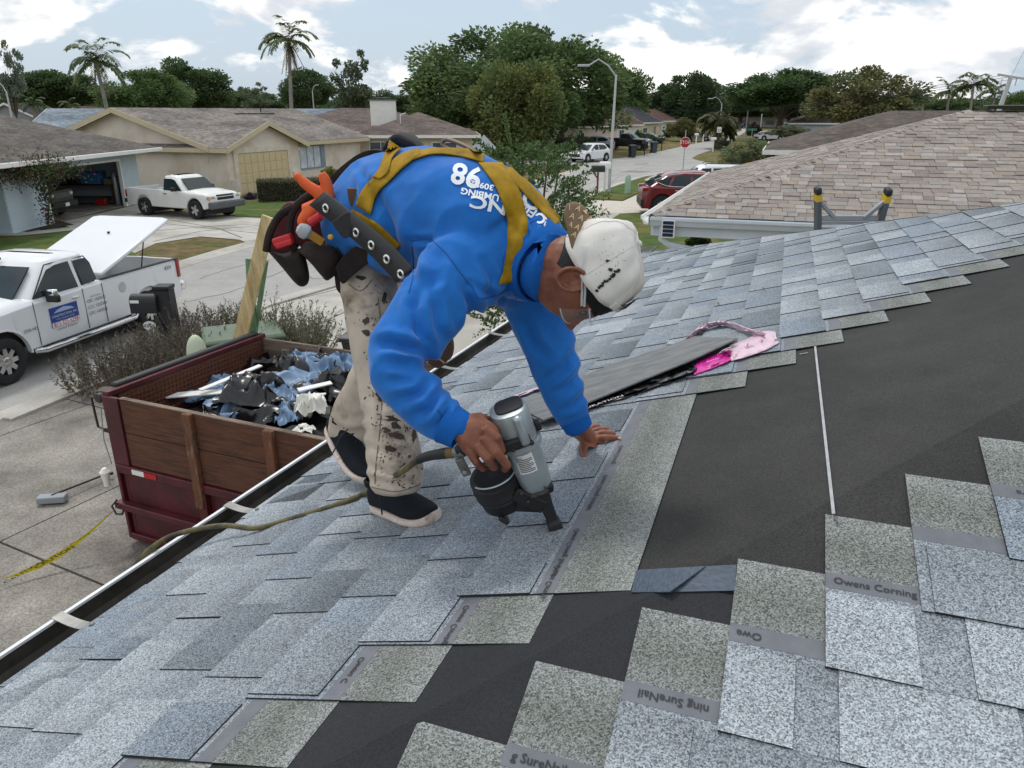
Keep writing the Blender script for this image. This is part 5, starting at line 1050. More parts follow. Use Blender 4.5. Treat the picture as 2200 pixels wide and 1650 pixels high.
# bougainvillea on its white trellis at the pale blue house
tb = gnd(88, 486); T = thing('bougainvillea', 'bougainvillea spreading over the pale blue wall corner', 'shrub', tb); b = MB()
top_ = V((-17.7, 29.4, 2.0))
for i in range(6): b.tube([tb + V((.05 * i, .05, 0)), tb + V((.1 * i - .2, -.1 + .1 * i, 1.0)), top_ + V((.2, -.8 + i * .4, .2))], [.03, .022, .01], 5)
b.build('trunk', M_bark, T, smooth=True); lf = MB(); rr = random.Random(6)
for i in range(5200):
    u = rr.gauss(0, 1); p = V((-17.5 + rr.gauss(0, .32), 28.5 + u * 1.1, 2.25 + rr.gauss(0, .22) - .05 * u * u)) if rr.random() < .86 else V((-17.5 + rr.gauss(0, .16), 28.6 + rr.gauss(0, .13), rr.uniform(.2, 2)))
    tt = rr.uniform(.6, 1.4); col = (tt * .055, tt * .085, tt * .028) if rr.random() < .86 else (tt * .22, tt * .035, tt * .08); leaf_quad(lf, p, rnd_unit(rr), rnd_unit(rr), rr.uniform(.07, .13), rr.uniform(.02, .035), col)
lf.build('foliage', leafmat('shrub_leaf', (1, 1, 1), .2), T, fixn=False)
ts = tb + V((-.1, -.45, 0)); TR = thing('trellis', 'white ladder trellis leaning at the pale blue wall', 'trellis', ts)
for s_ in (-.22, .22): b = MB(); b.bar(ts + V((.1, s_, 0)), ts + V((-.15, s_ - .15, 1.9)), .04, .03); b.build('rail', M_white, TR)
for i in range(9): b = MB(); z = .15 + i * .2; b.bar(ts + V((.1 - .25 * z / 1.9, -.22 - .15 * z / 1.9, z)), ts + V((.1 - .25 * z / 1.9, .22 - .15 * z / 1.9, z)), .03, .03); b.build('rung', M_white, TR)
# ================================================================== street furniture
M_galvp = mat('galvanised_post', srgb(176, 180, 184), .45, metal=.5, var=.06); M_concp = mat('lamp_pole_grey', srgb(186, 188, 190), .6, var=.06)
def lamp(label, base, top, arm_end, r=.09, Y=None):
    T = thing('street_lamp', label, 'street lamp', base, group='street lamps'); b = MB(); b.tube([base, base + (top - base) * .5, top], [r, r * .85, r * .6], 12); b.build('pole', M_concp, T, smooth=True)
    d = arm_end - top; b = MB(); b.tube([top - Z_ * .1, top + d * .3 + Z_ * .42 * abs(d.x) * .5, top + d * .65 + Z_ * .62 * abs(d.x) * .5, arm_end], r * .42, 8); b.build('arm', M_galvp, T, smooth=True)
    e = d.normalized(); e.z = 0; b = MB(); b.loft([[arm_end + e * x + V((0, 0, z)) + V((-e.y, e.x, 0)) * y for y, z in ((-w, 0), (-w * .7, .07), (w * .7, .07), (w, 0), (w * .6, -.05), (-w * .6, -.05))] for x, w in ((-.05, .05), (.1, .11), (.4, .13), (.6, .05))]); b.build('lamp_head', M_galvp, T, smooth=True); return T
lb = gnd(1308, 413); lamp('tall grey street lamp on the verge beside the mailboxes', lb, V((lb.x + .12, lb.y, aty(1322, 160, lb.y).z)), V((lb.x - 1.35, lb.y, aty(1286, 141, lb.y).z)))
q = aty(1551, 222, 102); lamp('far street lamp rising behind the cabbage palm', V((q.x, 102, 0)), q, aty(1530, 212, 102)); q = aty(671, 195, 92); lamp('white street lamp above the brown hip roofs', V((q.x, 92, 0)), q, aty(678, 183, 92)); q = aty(13, 195, 58); lamp('street lamp at the left edge behind the pale blue house', V((q.x, 58, 0)), q, aty(-8, 176, 58))
for x, y0, y1, Y, lb_ in ((1607, 300, 238, 128, 'left of two bare grey poles beyond the cabbage palm'), (1637, 300, 246, 140, 'right of two bare grey poles beyond the cabbage palm'), (392, 240, 205, 90, 'thin bare pole above the beige ridge')):
    p = aty(x, y1, Y); b = MB(); b.tube([V((p.x, Y, 0)), p], [.12, .09], 8); P_ = thing('pole', lb_, 'pole', (p.x, Y, 0)); b.build('shaft', M_concp, P_, smooth=True); b = MB(); b.lathe([(.11, 0), (.02, .1)], p, n=8); b.build('cap', M_galvp, P_)
# stop sign
s0 = gnd(1467, 369); T = thing('stop_sign', 'red octagonal stop sign at the corner of the cross street', 'road sign', s0); b = MB(); b.tube([s0, V((s0.x, s0.y, 2.95))], .035, 8); b.build('post', M_galvp, T)
sc = V((s0.x, s0.y - .06, aty(1468, 306, s0.y).z)); Rr = .40
oct_ = lambda r, y: [sc + V((cos(pi / 8 + k * pi / 4) * r, y, sin(pi / 8 + k * pi / 4) * r)) for k in range(8)]
b = MB(); b.prism(oct_(Rr, 0), (0, .01, 0)); SP = b.build('panel', M_white, T); b = MB(); b.prism(oct_(Rr * .93, -.006), (0, .004, 0)); b.build('face', mat('stop_red', srgb(168, 26, 44), .45), SP); lettering('STOP', .34, sc + V((0, -.012, 0)), (1, 0, 0), (0, 0, 1), M_white, 'lettering', SP, sx=.9)
# back of a diamond warning sign
q = aty(1040, 318, 38); T = thing('warning_sign', 'back of a grey diamond road sign behind the roofer', 'road sign', (q.x, 38, 0)); b = MB(); b.tube([V((q.x, 38.05, 0)), q + V((0, .05, .5))], .03, 8); b.build('post', M_galvp, T); b = MB(); b.prism([q + V((.62, 0, 0)), q + V((0, 0, .62)), q + V((-.62, 0, 0)), q - V((0, 0, .62))], (0, .01, 0)); b.build('panel', mat('sign_back', srgb(182, 188, 194), .45, metal=.3), T)
q = gnd(1541, 323); T = thing('speed_sign', 'small white road sign on a post under the cabbage palm', 'road sign', q); b = MB(); b.tube([q, q + Z_ * 2.6], .04, 6); b.build('post', M_bark, T); b = MB(); b.box(q + V((0, -.06, 2.25)), (.5, .02, .62)); b.build('panel', M_white, T); lettering('25', .4, q + V((0, -.075, 2.2)), (1, 0, 0), (0, 0, 1), M_ink, 'lettering', T)
q = gnd(1612, 320); T = thing('street_name_sign', 'green street name blade on a post behind the flowering shrub', 'road sign', q); b = MB(); b.tube([q, q + Z_ * 2.3], .035, 6); b.build('post', M_galvp, T); b = MB(); b.box(q + V((0, 0, 2.2)), (1.1, .02, .26)); b.build('blade', mat('sign_green', srgb(26, 120, 84), .5), T)
# mailboxes
def mailbox(label, p, boxm, postm, h=1.05, L=.55, w=.22, ang=0.0, style=0, bh=.26):
    T = thing('mailbox', label, 'mailbox', p); d = V((cos(ang), sin(ang), 0)); s_ = V((-d.y, d.x, 0)); b = MB(); b.bar(p, p + Z_ * h, .1 if not style else .15, .1, up=V((0, 1, 0))); 
    if not style: b.bar(p + Z_ * (h - .35), p + Z_ * h + d * .26, .07, .08, up=s_)
    b.build('post', postm, T, bevel=.01)
    prof = [(-w / 2, 0), (-w / 2, bh * .55)] + [(-w / 2 * cos(a), bh * .55 + bh * .45 * sin(a)) for a in [pi * k / 8 for k in range(1, 8)]] + [(w / 2, bh * .55), (w / 2, 0)]
    c = p + Z_ * (h + .01); b = MB(); b.loft([[c + d * x + s_ * y + Z_ * z for y, z in prof] for x in (-L * .5, L * .5)]); b.build('box', boxm, T, smooth=True, ang=40)
    b = MB(); b.bar(c + d * (L * .5 + .01) + Z_ * bh * .62, c + d * (L * .5 + .01) + Z_ * bh * .72, .07, .02, up=s_); b.build('flag', M_white, T); return T
mailbox('black mailbox on a red wooden post', gnd(1283, 417), M_blk, mat('red_post', srgb(126, 62, 54), .8, var=.1), 1.15, .7, .3, radians(185), bh=.34)
mailbox('white plastic mailbox and post beside the tall lamp', gnd(1298, 413), M_white, M_white, 1.25, .6, .34, radians(185), 1, bh=.38)
mailbox('white mailbox on the island by the white crossover', gnd(1214, 366), M_white, M_white, .95, .5, .24, radians(-20)); mailbox('white mailbox at the foot of the cabbage palm', gnd(1531, 326), M_white, M_white, 1.25, .55, .3, radians(0), 1)
mailbox('first white mailbox post past the stop sign', gnd(1495, 311), M_white, M_white, 1.2, .5, .3, 0, 1); mailbox('second white mailbox post past the stop sign', gnd(1510, 307), M_white, M_white, 1.3, .5, .3, 0, 1); mailbox('dark mailbox behind the second wheelie bin', gnd(1421, 324), M_blk, M_blk, 1.2, .6, .3, 0); mailbox('dark thin posted mailbox left of the wheelie bin', gnd(1384, 334), M_blk, M_blk, 1.1, .6, .28, 0)
# wheelie bins
def bin_(label, p, m, h=1.05, w=.62, d=.72, ang=0, group='wheelie bins'):
    T = thing('wheelie_bin', label, 'bin', p, group=group); M3 = rotz(ang); X, Y = M3 @ V((1, 0, 0)), M3 @ V((0, 1, 0)); ring = lambda k, z: [p + X * a * w / 2 * k + Y * b_ * d / 2 * k + Z_ * z for a, b_ in ((-1, -1), (1, -1), (1, 1), (-1, 1))]
    b = MB(); b.loft([ring(.76, .06), ring(.95, h * .86), ring(1.06, h * .86), ring(1.06, h * .93)]); b.build('body', m, T, bevel=.02)
    b = MB(); b.loft([ring(1.1, h * .935), ring(1.08, h * .97), ring(.8, h * 1.05), ring(.3, h * 1.07)]); b.build('lid', m, T, bevel=.02)
    for s_ in (-1, 1): b = MB(); b.lathe([(.05, -.04), (.12, -.03), (.12, .03), (.05, .04)], p + X * s_ * w * .36 + Y * d * .36 + Z_ * .12, X, 14); b.build('wheel', M_tyre, T)
    b = MB(); b.tube([p + X * -w * .4 + Y * d * .6 + Z_ * h * .9, p + X * w * .4 + Y * d * .6 + Z_ * h * .9], .018, 6); b.build('handle', m, T); return T
M_bin = mat('bin_black', srgb(44, 47, 52), .5, var=.08)
bin_('black wheelie bin nearest the white crossover', gnd(1358, 339), M_bin, 1.15, ang=.3); bin_('blue grey wheelie bin on the verge before the dark mailbox', gnd(1404, 329), mat('bin_blue', srgb(52, 66, 82), .5), 1.15, ang=.3)
bb_ = aty(766, 712, 11.6); bin_('black wheelie bin half hidden behind the roofer leg', V((bb_.x, 12.2, .02)), M_bin, .66, .62, .7, radians(-10), None)
# green pedestals and boxes
def dome(label, p, r, h, m):
    T = thing('utility_pedestal', label, 'pedestal', p); b = MB(); b.lathe([(r * 1.05, 0), (r * 1.05, h * .12)], p, n=24); b.build('base', m, T); b = MB(); b.lathe([(r, h * .1), (r, h * .68)] + [(r * cos(a), h * .68 + h * .32 * sin(a)) for a in [pi / 2 * k / 8 for k in range(1, 9)]], p, n=24); b.build('cover', m, T, smooth=True, ang=60); b = MB(); b.lathe([(.012, 0), (.012, .012)], p + V((r * .2, -r * 1.0, h * .42)), V((0, -1, 0)), 8); b.build('lock', M_blk, T)
dome('pale green domed cable pedestal behind the skip trailer', V((aty(425, 770, 10.9).x, 10.9, .03)), .15, .98, mat('pedestal_green', srgb(186, 194, 168), .6, var=.05)); dome('pale green cable pedestal on the verge by the maroon crossover', gnd(1348, 416), .16, 1.05, mat('pedestal_mint', srgb(156, 184, 160), .6, var=.05))
p = V((aty(522, 720, 12.3).x, 12.3, .03)); T = thing('utility_box', 'low dark green electrical box among the shrubs', 'utility box', p); M_ug = mat('utility_green', srgb(74, 92, 74), .6, var=.12, vs=2); M3 = rotz(radians(24))
ring = lambda k, z, w=.62, d=.5: [p + M3 @ V((a * w * k, b_ * d * k, z)) for a, b_ in ((-1, -1), (1, -1), (1, 1), (-1, 1))]
b = MB(); b.loft([ring(1, 0), ring(1, .58)]); b.build('body', M_ug, T, bevel=.015); b = MB(); b.loft([ring(1.05, .585), ring(1.05, .62), ring(.96, .66)]); b.build('lid', mat('utility_lid', srgb(92, 108, 88), .6, var=.1), T, bevel=.012); b = MB(); b.box(p + M3 @ V((0, -.51, .3)), (.05, .03, .1)); b.build('latch', M_blk, T)
# black plastic mailbox with house number by the white work pickup
p = gnd(372, 746); T = thing('mailbox', 'black plastic mailbox with white house number plaque before the white work pickup', 'mailbox', p)
b = MB(); b.loft([[p + V((x * k, y * k, z)) for x, y in ((-.16, -.16), (.16, -.16), (.16, .16), (-.16, .16))] for k, z in ((1.25, 0), (1.2, .1), (.95, .2), (.85, 1.12), (.95, 1.14), (.95, 1.2))]); b.build('post', M_blk, T, bevel=.015)
c = p + V((-.30, -.10, .72)); prof = [(-.14, 0), (-.14, .2)] + [(-.14 * cos(a), .2 + .14 * sin(a)) for a in [pi * k / 8 for k in range(1, 8)]] + [(.14, .2), (.14, 0)]
b = MB(); b.loft([[c + V((x, y, z)) for y, z in prof] for x in (-.26, .22)]); b.build('box', M_blk, T, smooth=True, ang=40)
b = MB(); b.box(c + V((-.16, -.145, .22)), (.16, .012, .05)); b.build('name_plate', M_white, T)
b = MB(); b.loft([[p + V((-.27 + cos(a) * .12 * k, -.2 + y, .48 + sin(a) * .085 * k)) for a in [2 * pi * i / 20 for i in range(20)]] for k, y in ((1, 0), (1, -.015), (.96, -.02))]); PLQ = b.build('number_plaque', M_white, T); lettering('4806', .10, p + V((-.27, -.222, .48)), (1, 0, 0), (0, 0, 1), M_ink, 'lettering', PLQ)
b = MB(); b.bar(p + V((-.27, -.12, .48)), p + V((-.05, -.05, .48)), .05, .05); b.build('plaque_arm', M_blk, T)
# utility pole at the right
q = aty(2172, 165, 44); T = thing('utility_pole', 'grey utility pole with crossarm above the pink roof ridge', 'utility pole', (q.x - .5, 44, 0)); b = MB(); b.tube([V((q.x - .9, 44, 0)), q], [.16, .11], 10); b.build('shaft', M_concp, T); b = MB(); b.bar(q + V((-.75, 0, .12)), q + V((.9, 0, -.12)), .1, .1); b.build('crossarm', M_concp, T); b = MB(); b.tube([q, q + V((.45, 0, 1.4))], .015, 5); b.build('aerial', M_galvp, T)
for k in (-.45, .35): b = MB(); b.tube([q + V((k, 0, -.1)), q + V((k - .03, 0, -.45))], .025, 6); b.build('insulator', M_galvp, T)
# aluminium ladder against our far eave
La, Lb = aty(1757, 500, 5.6), aty(1757, 402, 5.55); Ra, Rb = aty(1884, 500, 5.55), aty(1910, 404, 5.45); T = thing('ladder', 'grey extension ladder with yellow tipped rails standing over the far roof edge', 'ladder', V((La.x, La.y, 0)))
M_lad = mat('ladder_grey', srgb(96, 100, 104), .45, metal=.5, var=.08); M_ylw = mat('ladder_yellow', srgb(206, 170, 40), .5, var=.08); M_al = mat('aluminium', (.32, .33, .34), .45, metal=.7)
for a, b2 in ((La, Lb), (Ra, Rb)):
    d = (b2 - a).normalized(); lo = a - d * (a.z / d.z); b = MB(); b.bar(lo, b2 - d * .10, .036, .07, up=V((0, 1, 0))); RL = b.build('rail', M_lad, T, bevel=.006)
    b = MB(); b.bar(b2 - d * .10, b2 - d * .052, .04, .075, up=V((0, 1, 0))); b.build('rail_band', M_ylw, RL); b = MB(); b.bar(b2 - d * .052, b2, .042, .08, up=V((0, 1, 0))); b.build('rail_cap', M_blk, RL, bevel=.014)
la = lambda t: La + (Lb - La) * t; ra_ = lambda t: Ra + (Rb - Ra) * t
for t, h in ((.22, .022), (.33, .04), (-.6, .03), (-1.4, .03), (-2.2, .03), (-3.0, .03)): b = MB(); b.bar(la(t), ra_(t), .03, h, up=Z_); b.build('rung', M_al, T, bevel=.005)
for a, b2 in ((la(.74), la(.33) + (ra_(.33) - la(.33)) * .27), (ra_(.74), ra_(.33) + (la(.33) - ra_(.33)) * .27)): b = MB(); b.bar(a, b2, .026, .04, up=V((0, 1, 0))); b.build('brace', M_al, T, bevel=.004)
# ================================================================== skip trailer with debris, driveway things
A0 = gnd(296, 1172); tx = V((.917, -.40, 0)).normalized(); ty = V((-tx.y, tx.x, 0)); f = Frame(A0, (tx.x, tx.y)); TL, TW = 3.9, 2.15
TR_ = thing('skip_trailer', 'maroon steel and weathered timber skip trailer full of roofing debris', 'trailer', f(2, 1))
M_mar = mat('maroon_steel', srgb(86, 26, 34), .45, var=.12, vs=2.5, col2=srgb(66, 22, 28), mixs=3, bump=.08, bs=40)
def woodmat(name, c, c2, vs=3, st=(1.2, 1.2, 16)): return mat(name, c, .85, var=.28, vs=vs, col2=c2, mixs=2.2, mixr=(.5, .62), stretch=st, bump=.5, bs=24, coord='World')
M_stain = woodmat('stained_board', srgb(104, 66, 47), srgb(82, 56, 44)); M_greyw = woodmat('weathered_board', srgb(130, 112, 98), srgb(96, 80, 68)); M_post = woodmat('stained_post', srgb(112, 72, 50), srgb(134, 112, 94), st=(6, 6, 1.5))
M_lum = woodmat('yellow_lumber', srgb(222, 198, 148), srgb(206, 176, 122), 2, (8, 8, 1.2)); M_lumg = woodmat('green_lumber', srgb(112, 150, 116), srgb(92, 132, 100), 2, (8, 8, 1.2))
def tb(name, x0, x1, y0, y1, z0, z1, m, bev=.008, par=None): b = MB(); boxf(b, f, x0, x1, y0, y1, z0, z1); return b.build(name, m, par or TR_, bevel=bev)
tb('floor', .03, TL, .04, TW - .03, .22, .30, M_mar)
tb('near_side', .05, TL, 0, .05, .12, .93, M_mar); tb('far_side', .05, TL, TW - .05, TW, .12, .95, M_mar); tb('end_panel', 0, .05, 0, TW, .12, .95, M_mar); tb('end_panel', TL, TL + .05, 0, TW, .12, .95, M_mar)
tb('top_rail', -.03, TL, -.05, .0, .86, .95, M_mar); tb('lower_rail', -.10, TL, -.09, -.002, .46, .53, M_mar); tb('bottom_rail', -.01, TL, -.04, -.002, .10, .17, M_mar)
for x in (1.02, 1.36, 2.2, 3.0): tb('upright', x, x + .10, -.06, -.003, .17, .86, M_mar)
b = MB(); b.bar(f(1.5, -.05, .14), f(1.25, -.05, .46), .05, .05); b.build('brace', M_mar, TR_)
tb('corner_post', -.03, .16, -.04, .0, .95, 1.66, M_mar); tb('corner_post', -.06, -.02, -.03, .10, .10, 1.66, M_mar)
M_brd = M_stain
for i, z in enumerate((.955, 1.305)):
    tb('board', .165, TL, -.02, .025, z, z + .342, M_stain); tb('board', .0, TL, TW - .03, TW + .01, z, z + .342, M_greyw); tb('board', -.02, .02, .10, TW - .03, z, z + .335, M_stain)
tb('board_edge', .165, TL, -.024, .03, 1.648, 1.66, M_greyw, .003)
for x in (1.0, 1.92, 2.9): tb('stake', x, x + .10, -.075, -.022, .70, 1.66, M_post, .01); tb('stake', x, x + .10, TW + .012, TW + .06, .7, 1.62, M_post, .01)
tb('rim', -.05, .03, -.02, TW + .02, 1.645, 1.70, M_mar); 
mesh = MB()
for i in range(40): mesh.bar(f(.03, .1 + i * .05, .98), f(.03, .15 + i * .05, 1.62), .006, .006)
for i in range(13): mesh.bar(f(.032, .08, .98 + i * .05), f(.032, 2.1, .98 + i * .05), .006, .006)
mesh.build('wire_mesh', mat('rusty_wire', srgb(112, 64, 48), .8), TR_)
b = MB(); b.bar(f(-.06, .12, 1.71), f(-.05, 2.1, 1.71), .09, .05); b.build('rolled_tarp', M_blk, TR_, bevel=.02)
for x0, x1, m in ((.20, .36, M_white), (.36, .52, mat('reflector_red', srgb(190, 30, 34), .35))): tb('reflector_strip', x0, x1, -.058, -.0505, .885, .935, m, 0)
# winch and crank on the corner
M_stl = mat('dark_steel', srgb(72, 68, 66), .5, metal=.6, var=.2)
b = MB(); b.box(f(-.16, .12, 1.60), (.16, .14, .12)); b.lathe([(.05, -.12), (.05, .12)], f(-.16, .12, 1.6), ty, 12); b.build('winch', M_stl, TR_, bevel=.01)
b = MB(); c = f(-.24, .0, 1.60); b.tube([f(-.1, .05, 1.62), c, c + V((.02, -.02, -.30)), c + V((.12, -.06, -.32))], .012, 8); CR = b.build('crank', M_stl, TR_, smooth=True); b = MB(); b.tube([c + V((.10, -.05, -.32)), c + V((.24, -.10, -.335))], .022, 10); b.build('grip', M_blk, CR, smooth=True)
b = MB(); b.tube([f(-.16, .02, 1.5), f(-.10, -.06, 1.2), f(-.03, -.08, .96)], .005, 5); b.build('cable', mat('cable_grey', srgb(140, 134, 124), .6), TR_)
b = MB(); b.tube([f(-.06, -.08, .56), f(-.1, -.12, .50), f(-.06, -.12, .42), f(.0, -.1, .42), f(.02, -.08, .48)], .011, 6); b.build('hook', M_stl, TR_, smooth=True)
for sgn in (.45, 1.7):
    pass
for x in (2.2, 3.1):
    for y in (-.0, TW):
        b = MB(); ax = -ty if y < 1 else ty; b.lathe([(.2, -.3), (.33, -.3), (.35, -.2), (.35, -.12), (.2, -.1)], f(x, y, .36) , ax, 20); b.build('tyre', M_tyre, TR_)
# crumpled sheets, strips and scraps lying in it: every scrap is its own thing
def crumple(name, label, cat, c, w, d, h, m, seed, rz=0, n=32, freq=2.4, group=None, fold=1.0):
    rr = random.Random(seed); off = V((rr.uniform(0, 99), rr.uniform(0, 99), rr.uniform(0, 99))); b = MB(); vs = []; M3 = rotz(rz)
    for i in range(n + 1):
        for j in range(n + 1):
            u, v = i / n - .5, j / n - .5; e = 1 - (2 * max(abs(u), abs(v))) ** 4 * .35
            nz_ = lambda k, s: noise.noise(V((u * freq * s, v * freq * s, k)) + off)
            ridge = lambda k, s: 1 - abs(nz_(k, s)) * 2
            z = h * (.62 * ridge(0, .8) + .26 * ridge(3, 1.7) + .06 * ridge(5, 3.6)) * e; x = u * w + fold * .16 * w * nz_(7, 1.5) + .05 * w * nz_(8, 4); y = v * d + fold * .16 * d * nz_(9, 1.5) + .05 * d * nz_(12, 4)
            vs.append(V(c) + M3 @ V((x, y, z)))
    b.add(vs, [(i * (n + 1) + j, (i + 1) * (n + 1) + j, (i + 1) * (n + 1) + j + 1, i * (n + 1) + j + 1) for i in range(n) for j in range(n)]); o = b.build(name, m, smooth=True, ang=180, fixn=False)
    return tag(o, label, cat, group)
M_pb = mat('blue_sheet', srgb(108, 134, 164), .45, var=.12, vs=6, spec=.5); M_pk_ = mat('black_sheet', srgb(20, 20, 22), .28, var=.15, vs=8, spec=.6); M_felt = mat('torn_felt', srgb(36, 35, 34), .9, var=.2, vs=4); M_pap = mat('white_wrapper', srgb(232, 230, 220), .55, var=.05)
b = MB(); vs = []; n = 28
for i in range(n + 1):
    for j in range(n + 1):
        x, y = .06 + (TL - .1) * i / n, .06 + (TW - .12) * j / n; z = .95 + .28 * noise.noise(V((x * 1.2, y * 1.2, 3))) + .16 * noise.noise(V((x * 3.1, y * 3.1, 9))) + .06 * noise.noise(V((x * 8, y * 8, 1))) + .20 + .26 * (x / TL); vs.append(f(x, y, z))
b.add(vs, [(i * (n + 1) + j, (i + 1) * (n + 1) + j, (i + 1) * (n + 1) + j + 1, i * (n + 1) + j + 1) for i in range(n) for j in range(n)]); tag(b.build('debris_heap', M_felt, smooth=True, ang=30, fixn=False), 'dark heap of torn felt and shingle scraps filling the skip trailer', 'debris', kind='stuff')
GD = 'crumpled sheets in the skip trailer'
rr = random.Random(12)
def tz(px, py, z=1.3): p = gnd(px, py, z); return p
for i, (lab, px, py, z, w, d, h, m, rz) in enumerate([('blue grey sheet draped across the middle of the debris', 600, 850, 1.32, .8, .7, .34, M_pb, .3), ('blue grey sheet twisted at the front of the debris', 560, 885, 1.28, .75, .45, .38, M_pb, .8), ('blue grey sheet hanging at the right rear of the debris', 715, 815, 1.34, .5, .6, .40, M_pb, 1.2), ('narrow blue grey sheet at the left of the debris', 460, 860, 1.2, .55, .26, .22, M_pb, .5), ('blue grey strip trailing towards the trailer side', 625, 900, 1.28, .22, .6, .3, M_pb, .2), ('small blue grey sheet at the back of the debris', 655, 790, 1.36, .45, .34, .28, M_pb, .2), ('small blue grey scrap beside the white strips', 480, 830, 1.28, .26, .22, .2, M_pb, .2),
      ('glossy black bag bulging in the middle of the debris', 545, 868, 1.36, .55, .5, .42, M_pk_, .1), ('black bag crumpled at the front right of the debris', 590, 915, 1.24, .9, .5, .34, M_pk_, .5), ('black sheet spread at the back left of the debris', 510, 795, 1.24, .9, .5, .30, M_pk_, .4), ('black bag at the back of the debris under the blue sheet', 660, 800, 1.32, .7, .5, .40, M_pk_, .9), ('black bag at the right side of the debris', 735, 838, 1.34, .7, .6, .36, M_pk_, 1.4), ('black sheet torn at the front left of the debris', 500, 895, 1.14, .5, .4, .26, M_pk_, 1.0)]):
    crumple('crumpled_sheet', lab, 'sheet', tz(px, py, z + .05), w * 1.12, d * 1.12, h * .85, m, 30 + i * 7, rz, group=GD, freq=2.6)
crumple('wrapper', 'torn white paper wrapper at the front edge of the debris', 'wrapper', tz(672, 905, 1.34), .34, .3, .34, M_pap, 91, .4, 16); crumple('wrapper', 'small white scrap by the trailer far board', 'wrapper', tz(712, 770, 1.45), .35, .12, .14, M_pap, 93, .2, 12); crumple('wrapper', 'tiny white scrap under the roofer shoe', 'wrapper', tz(650, 930, 1.4), .2, .14, .1, M_pap, 95, 0, 12)
for i, (lab, p0, p1, z0, z1, w) in enumerate([('long white trim strip with square end on the debris', (360, 850), (520, 838), 1.28, 1.3, .14), ('white trim strip running up to the back of the debris', (430, 838), (560, 785), 1.34, 1.42, .07), ('curved white strip right of the blue sheets', (640, 838), (712, 822), 1.42, 1.44, .09), ('thin white strip right of the debris centre', (640, 850), (700, 846), 1.38, 1.4, .03)]):
    a, c = gnd(*p0, z0 + .14), gnd(*p1, z1 + .14); b = MB(); b.bar(a, c, w, .012); tag(b.build('trim_strip', M_white), lab, 'strip', 'white trim strips in the skip trailer')
a, c = gnd(356, 868, 1.2), gnd(530, 850, 1.22); b = MB(); b.bar(a, c, .10, .10); tag(b.build('felt_roll', M_felt, bevel=.02), 'black felt board under the square ended white strip', 'board')
for i, (p0, p1) in enumerate((((380, 882), (470, 850)), ((395, 892), (480, 862)), ((420, 895), (470, 872)))): b = MB(); b.bar(gnd(*p0, 1.16), gnd(*p1, 1.2), .045, .02); tag(b.build('lath', M_lum), ('upper', 'middle', 'lower')[i] + ' one of three thin wooden laths at the debris front', 'lath')
can = tz(530, 822, 1.5); b = MB(); b.lathe([(.028, 0), (.033, .01), (.033, .11), (.027, .122)], can, V((.9, .3, .2)), 16); T = tag(b.build('drink_can', mat('can_silver', srgb(196, 200, 210), .3, metal=.6)), 'silver drink can lying on the debris', 'can')
b = MB(); b.lathe([(.034, .03), (.034, .09)], can, V((.9, .3, .2)), 16); b.build('can_band', mat('can_band', srgb(70, 90, 150), .35), T)
# lumber standing in the trailer
for lab, p0, p1, Y0, Y1, w, t_, m in (('tall yellow lumber board standing up from the trailer corner', (512, 742), (578, 466), 8.75, 8.6, .16, .045, M_lum), ('green treated board standing behind the yellow one', (545, 735), (536, 556), 8.9, 8.9, .09, .04, M_lumg), ('short stained stick poking up inside the trailer', (488, 790), (494, 752), 8.4, 8.45, .05, .03, M_lum), ('thin green board edge beside the yellow lumber', (548, 715), (572, 560), 8.95, 8.8, .05, .04, M_lumg)):
    a, c = aty(*p0, Y0), aty(*p1, Y1); a = a - (c - a).normalized() * .25; b = MB(); b.bar(a, c, w, t_, up=V((0, 1, 0))); tag(b.build('lumber_board', m, bevel=.004), lab, 'board')
# things lying on the driveway
h0 = gnd(116, 1086); hd = gnd(235, 1033) - h0; T = thing('magnetic_sweeper', 'grey magnetic sweeper with long black handle lying on the driveway', 'sweeper', h0); b = MB(); b.box(h0 + Z_ * .09, (.30, .12, .08), rotz(.15)); b.build('head', mat('sweeper_grey', srgb(140, 146, 152), .5), T, bevel=.012); b = MB(); b.tube([h0 + Z_ * .13, h0 + hd + Z_ * .10], .012, 8); b.build('handle', M_blk, T, smooth=True); b = MB(); b.bar(h0 + hd + Z_ * .1 - V((.06, 0, 0)), h0 + hd + Z_ * .1 + V((.06, 0, 0)), .03, .03); b.build('grip', M_blk, T)
e0 = f(-.02, -.10, .52); e1 = gnd(-60, 1262, .12); T = thing('caution_tape', 'yellow printed caution tape stretched from the trailer across the driveway', 'tape', e1); d = (e1 - e0); rib = MB(); M_tape = mat('caution_yellow', srgb(226, 206, 30), .45, var=.06); N_ = 40; rings = []
side = lambda t: (Z_ * cos(t * 5.5) * .5 + V((.55, .5, 0)).normalized() * (.8 + .2 * sin(t * 9))).normalized()
for i in range(N_ + 1):
    t = i / N_; p = e0 + d * t - Z_ * .16 * sin(pi * t); s_ = side(t) * .038; rings.append([p - s_, p + s_])
rib.loft(rings, cap=False, closed=False); TP = rib.build('ribbon', M_tape, T, fixn=False)
for k in range(5):
    t = .08 + k * .2; p = e0 + d * t - Z_ * .16 * sin(pi * t); lettering('CAUTION', .062, p + Z_ * .004 + V((0, -.004, 0)), -d, side(t) * -1, M_ink, 'lettering', TP, sx=1.3, lift=.004)
b = MB(); b.lathe([(.0, 0), (.03, .01), (.035, .1), (.05, .16), (.02, .2), (0, .2)], f(-.1, -.12, .72), Z_, 10); tag(b.build('cloth_scrap', M_pap, smooth=True), 'white rag tied at the trailer corner', 'rag')
